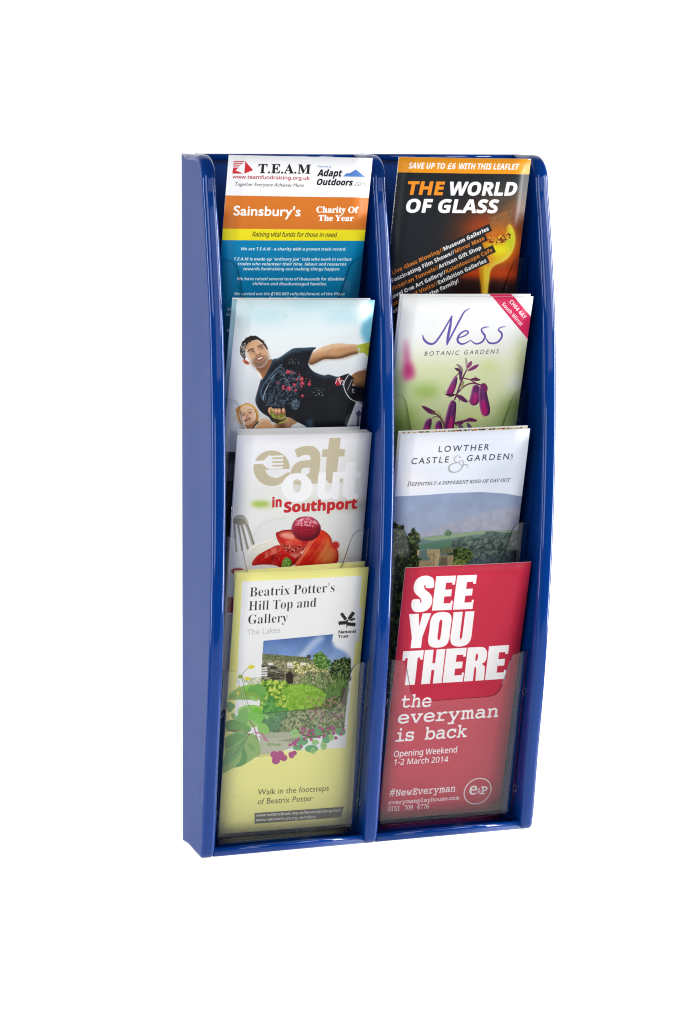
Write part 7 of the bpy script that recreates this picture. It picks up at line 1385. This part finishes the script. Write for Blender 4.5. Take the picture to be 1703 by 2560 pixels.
leaflet('leaflet', 'ness', PR['ness'], 'white leaflet with purple script, red corner ribbon and purple bell flowers', 'leaflet', G_, th=.7, bow=.4)
leaflet('leaflet', 'ness', PR['ness'], 'spare copy whose top edge shows just behind the purple flower leaflet', 'leaflet', G_, dL=(-.6, -1.8, -1.8, 1.3, .004, 0, 0), th=.7)
leaflet('leaflet', 'low', PR['low'], 'pale blue leaflet with grey lettering above hills, woods and castle towers', 'leaflet', G_, th=.5, bow=.3)
def art_pattern():
    A = Art('low', (214, 208, 196)); A.crop(940, 1050, .2934)
    A.dots(900, (180, 20, 1340, 150), (4, 14), [(60, 52, 40), (190, 120, 60), (228, 222, 208), (96, 110, 60), (160, 60, 44), (214, 190, 120), (40, 44, 40)], 3)
    A.poly([(200, 80), (1340, 28), (1340, 62), (200, 114)], (232, 230, 226)) if False else None
    A.b[:5] = .88
    return A
leaflet('leaflet', 'low', print_mat('patterned_leaflet', art_pattern(), .4), 'leaflet with busy multicoloured pattern, only its top edge visible behind the castle leaflet', 'leaflet', G_, dL=(-.3, -1.6, -1.6, 1.6, .004, 0, 0), th=.9)
leaflet('leaflet', 'red', PR['red'], 'crimson card with heavy white capitals in the bottom right pocket', 'leaflet', G_, th=.6, bow=.3)

# stapled booklet: cover, inner pages and staple
def booklet():
    L = LEAF['eat']; b = leaf_point(L, .5, 0)
    t = empty('booklet', b); tag(t, 'white food booklet with beige lettering and strawberry dessert on its cover', 'booklet', 'leaflets standing in the rack pockets')
    def part(name, me, mats): return link(name, me, mats, t)
    part('cover', sheet_mesh(L, th=.35, bow=1.2, base=b), [PR['eat'], PAPER])
    for k, (dx, dz, o) in enumerate(((-1.4, .5, -.9), (-2.2, 1.1, -1.6), (-3.0, 1.6, -2.3))):
        Lp = (L[0], L[1], L[2], L[3]+dz, L[4], L[5]+dx, L[6])
        part('page', sheet_mesh(Lp, th=.3, bow=1.1-.2*k, out=o, base=b), [PAPER, PAPER])
    part('cover', sheet_mesh((L[0], L[1], L[2], L[3]+1.2, L[4], L[5]-2.6, L[6]), th=.35, bow=.3, out=-3.0, base=b), [PAPER, PAPER])
    # folded spine
    V, F = [], []
    for j in range(13):
        for i in range(9):
            a = math.pi*i/8; x, y, z = leaf_point(L, -1.1*math.sin(a)/L[5], j/12, -1.5+1.5*math.cos(a)); V.append((x-b[0], y-b[1], z-b[2]))
    for j in range(12):
        for i in range(8): F.append((j*9+i, j*9+i+1, (j+1)*9+i+1, (j+1)*9+i))
    part('spine', mesh('spine', V, F), [PAPER])
    bm_v, bm_f = [], []
    pts = [leaf_point(L, -1.5/L[5], v, -1.2 + (0.0 if v in (.70, .745) else .9)) for v in (.70, .703, .742, .745)]
    for k in range(4):
        for j in range(6):
            a = 2*math.pi*j/6; bm_v.append((pts[k][0]-b[0]+.32*math.cos(a), pts[k][1]-b[1]+.32*math.sin(a), pts[k][2]-b[2]))
    for k in range(3):
        for j in range(6): bm_f.append((k*6+j, k*6+(j+1) % 6, (k+1)*6+(j+1) % 6, (k+1)*6+j))
    part('staple', mesh('staple', bm_v, bm_f), [STEEL])
booklet()
# sheet behind the booklet
def art_tab():
    A = Art('eat', (226, 227, 232)); A.crop(540, 720, .2806)
    A.text('B', 'HAMP', (1082, 1276), (1180, 1272), 22, (20, 20, 22), it=.2); A.poly([(1012, 1262), (1036, 1258), (1034, 1276), (1012, 1276)], (30, 30, 34)); A.poly([(1018, 1265), (1030, 1263), (1029, 1280), (1018, 1280)], (226, 227, 232))
    A.ell(848, 1276, 14, 10, (30, 30, 32)); A.ell(530, 1284, 10, 4, (70, 70, 74))
    return A
leaflet('leaflet', 'eat', print_mat('grey_leaflet', art_tab(), .4), 'pale grey sheet with a scrap of black lettering, just showing above the food booklet', 'leaflet', G_, dL=(1.2, -5.0, -5.6, 3.2, .004, -7.5, 0), th=.6)

# folded yellow leaflet: front leaf and the back leaf that stands up behind it
def yellow():
    L = LEAF['yel']; b = leaf_point(L, .5, 0)
    t = empty('folded_leaflet', b); tag(t, 'folded pale yellow leaflet with a cottage garden photograph in the bottom left pocket', 'leaflet', 'leaflets standing in the rack pockets')
    link('front_leaf', sheet_mesh(L, th=.4, bow=.5, wave=.5, base=b), [PR['yel'], PAPER], t)
    ye = paper('yellow_paper', srgb((246/255, 241/255, 146/255)), .5)
    Lb = (L[0]+.3, L[1]-1.5, L[2]-4.5, L[3]+1.0, L[4]+.030, L[5]-1.5, L[6]-1.0)
    Lb = (Lb[0]+.030*205*.98, *Lb[1:])
    link('back_leaf', sheet_mesh(Lb, th=.4, base=b), [ye, PAPER], t)
yellow()
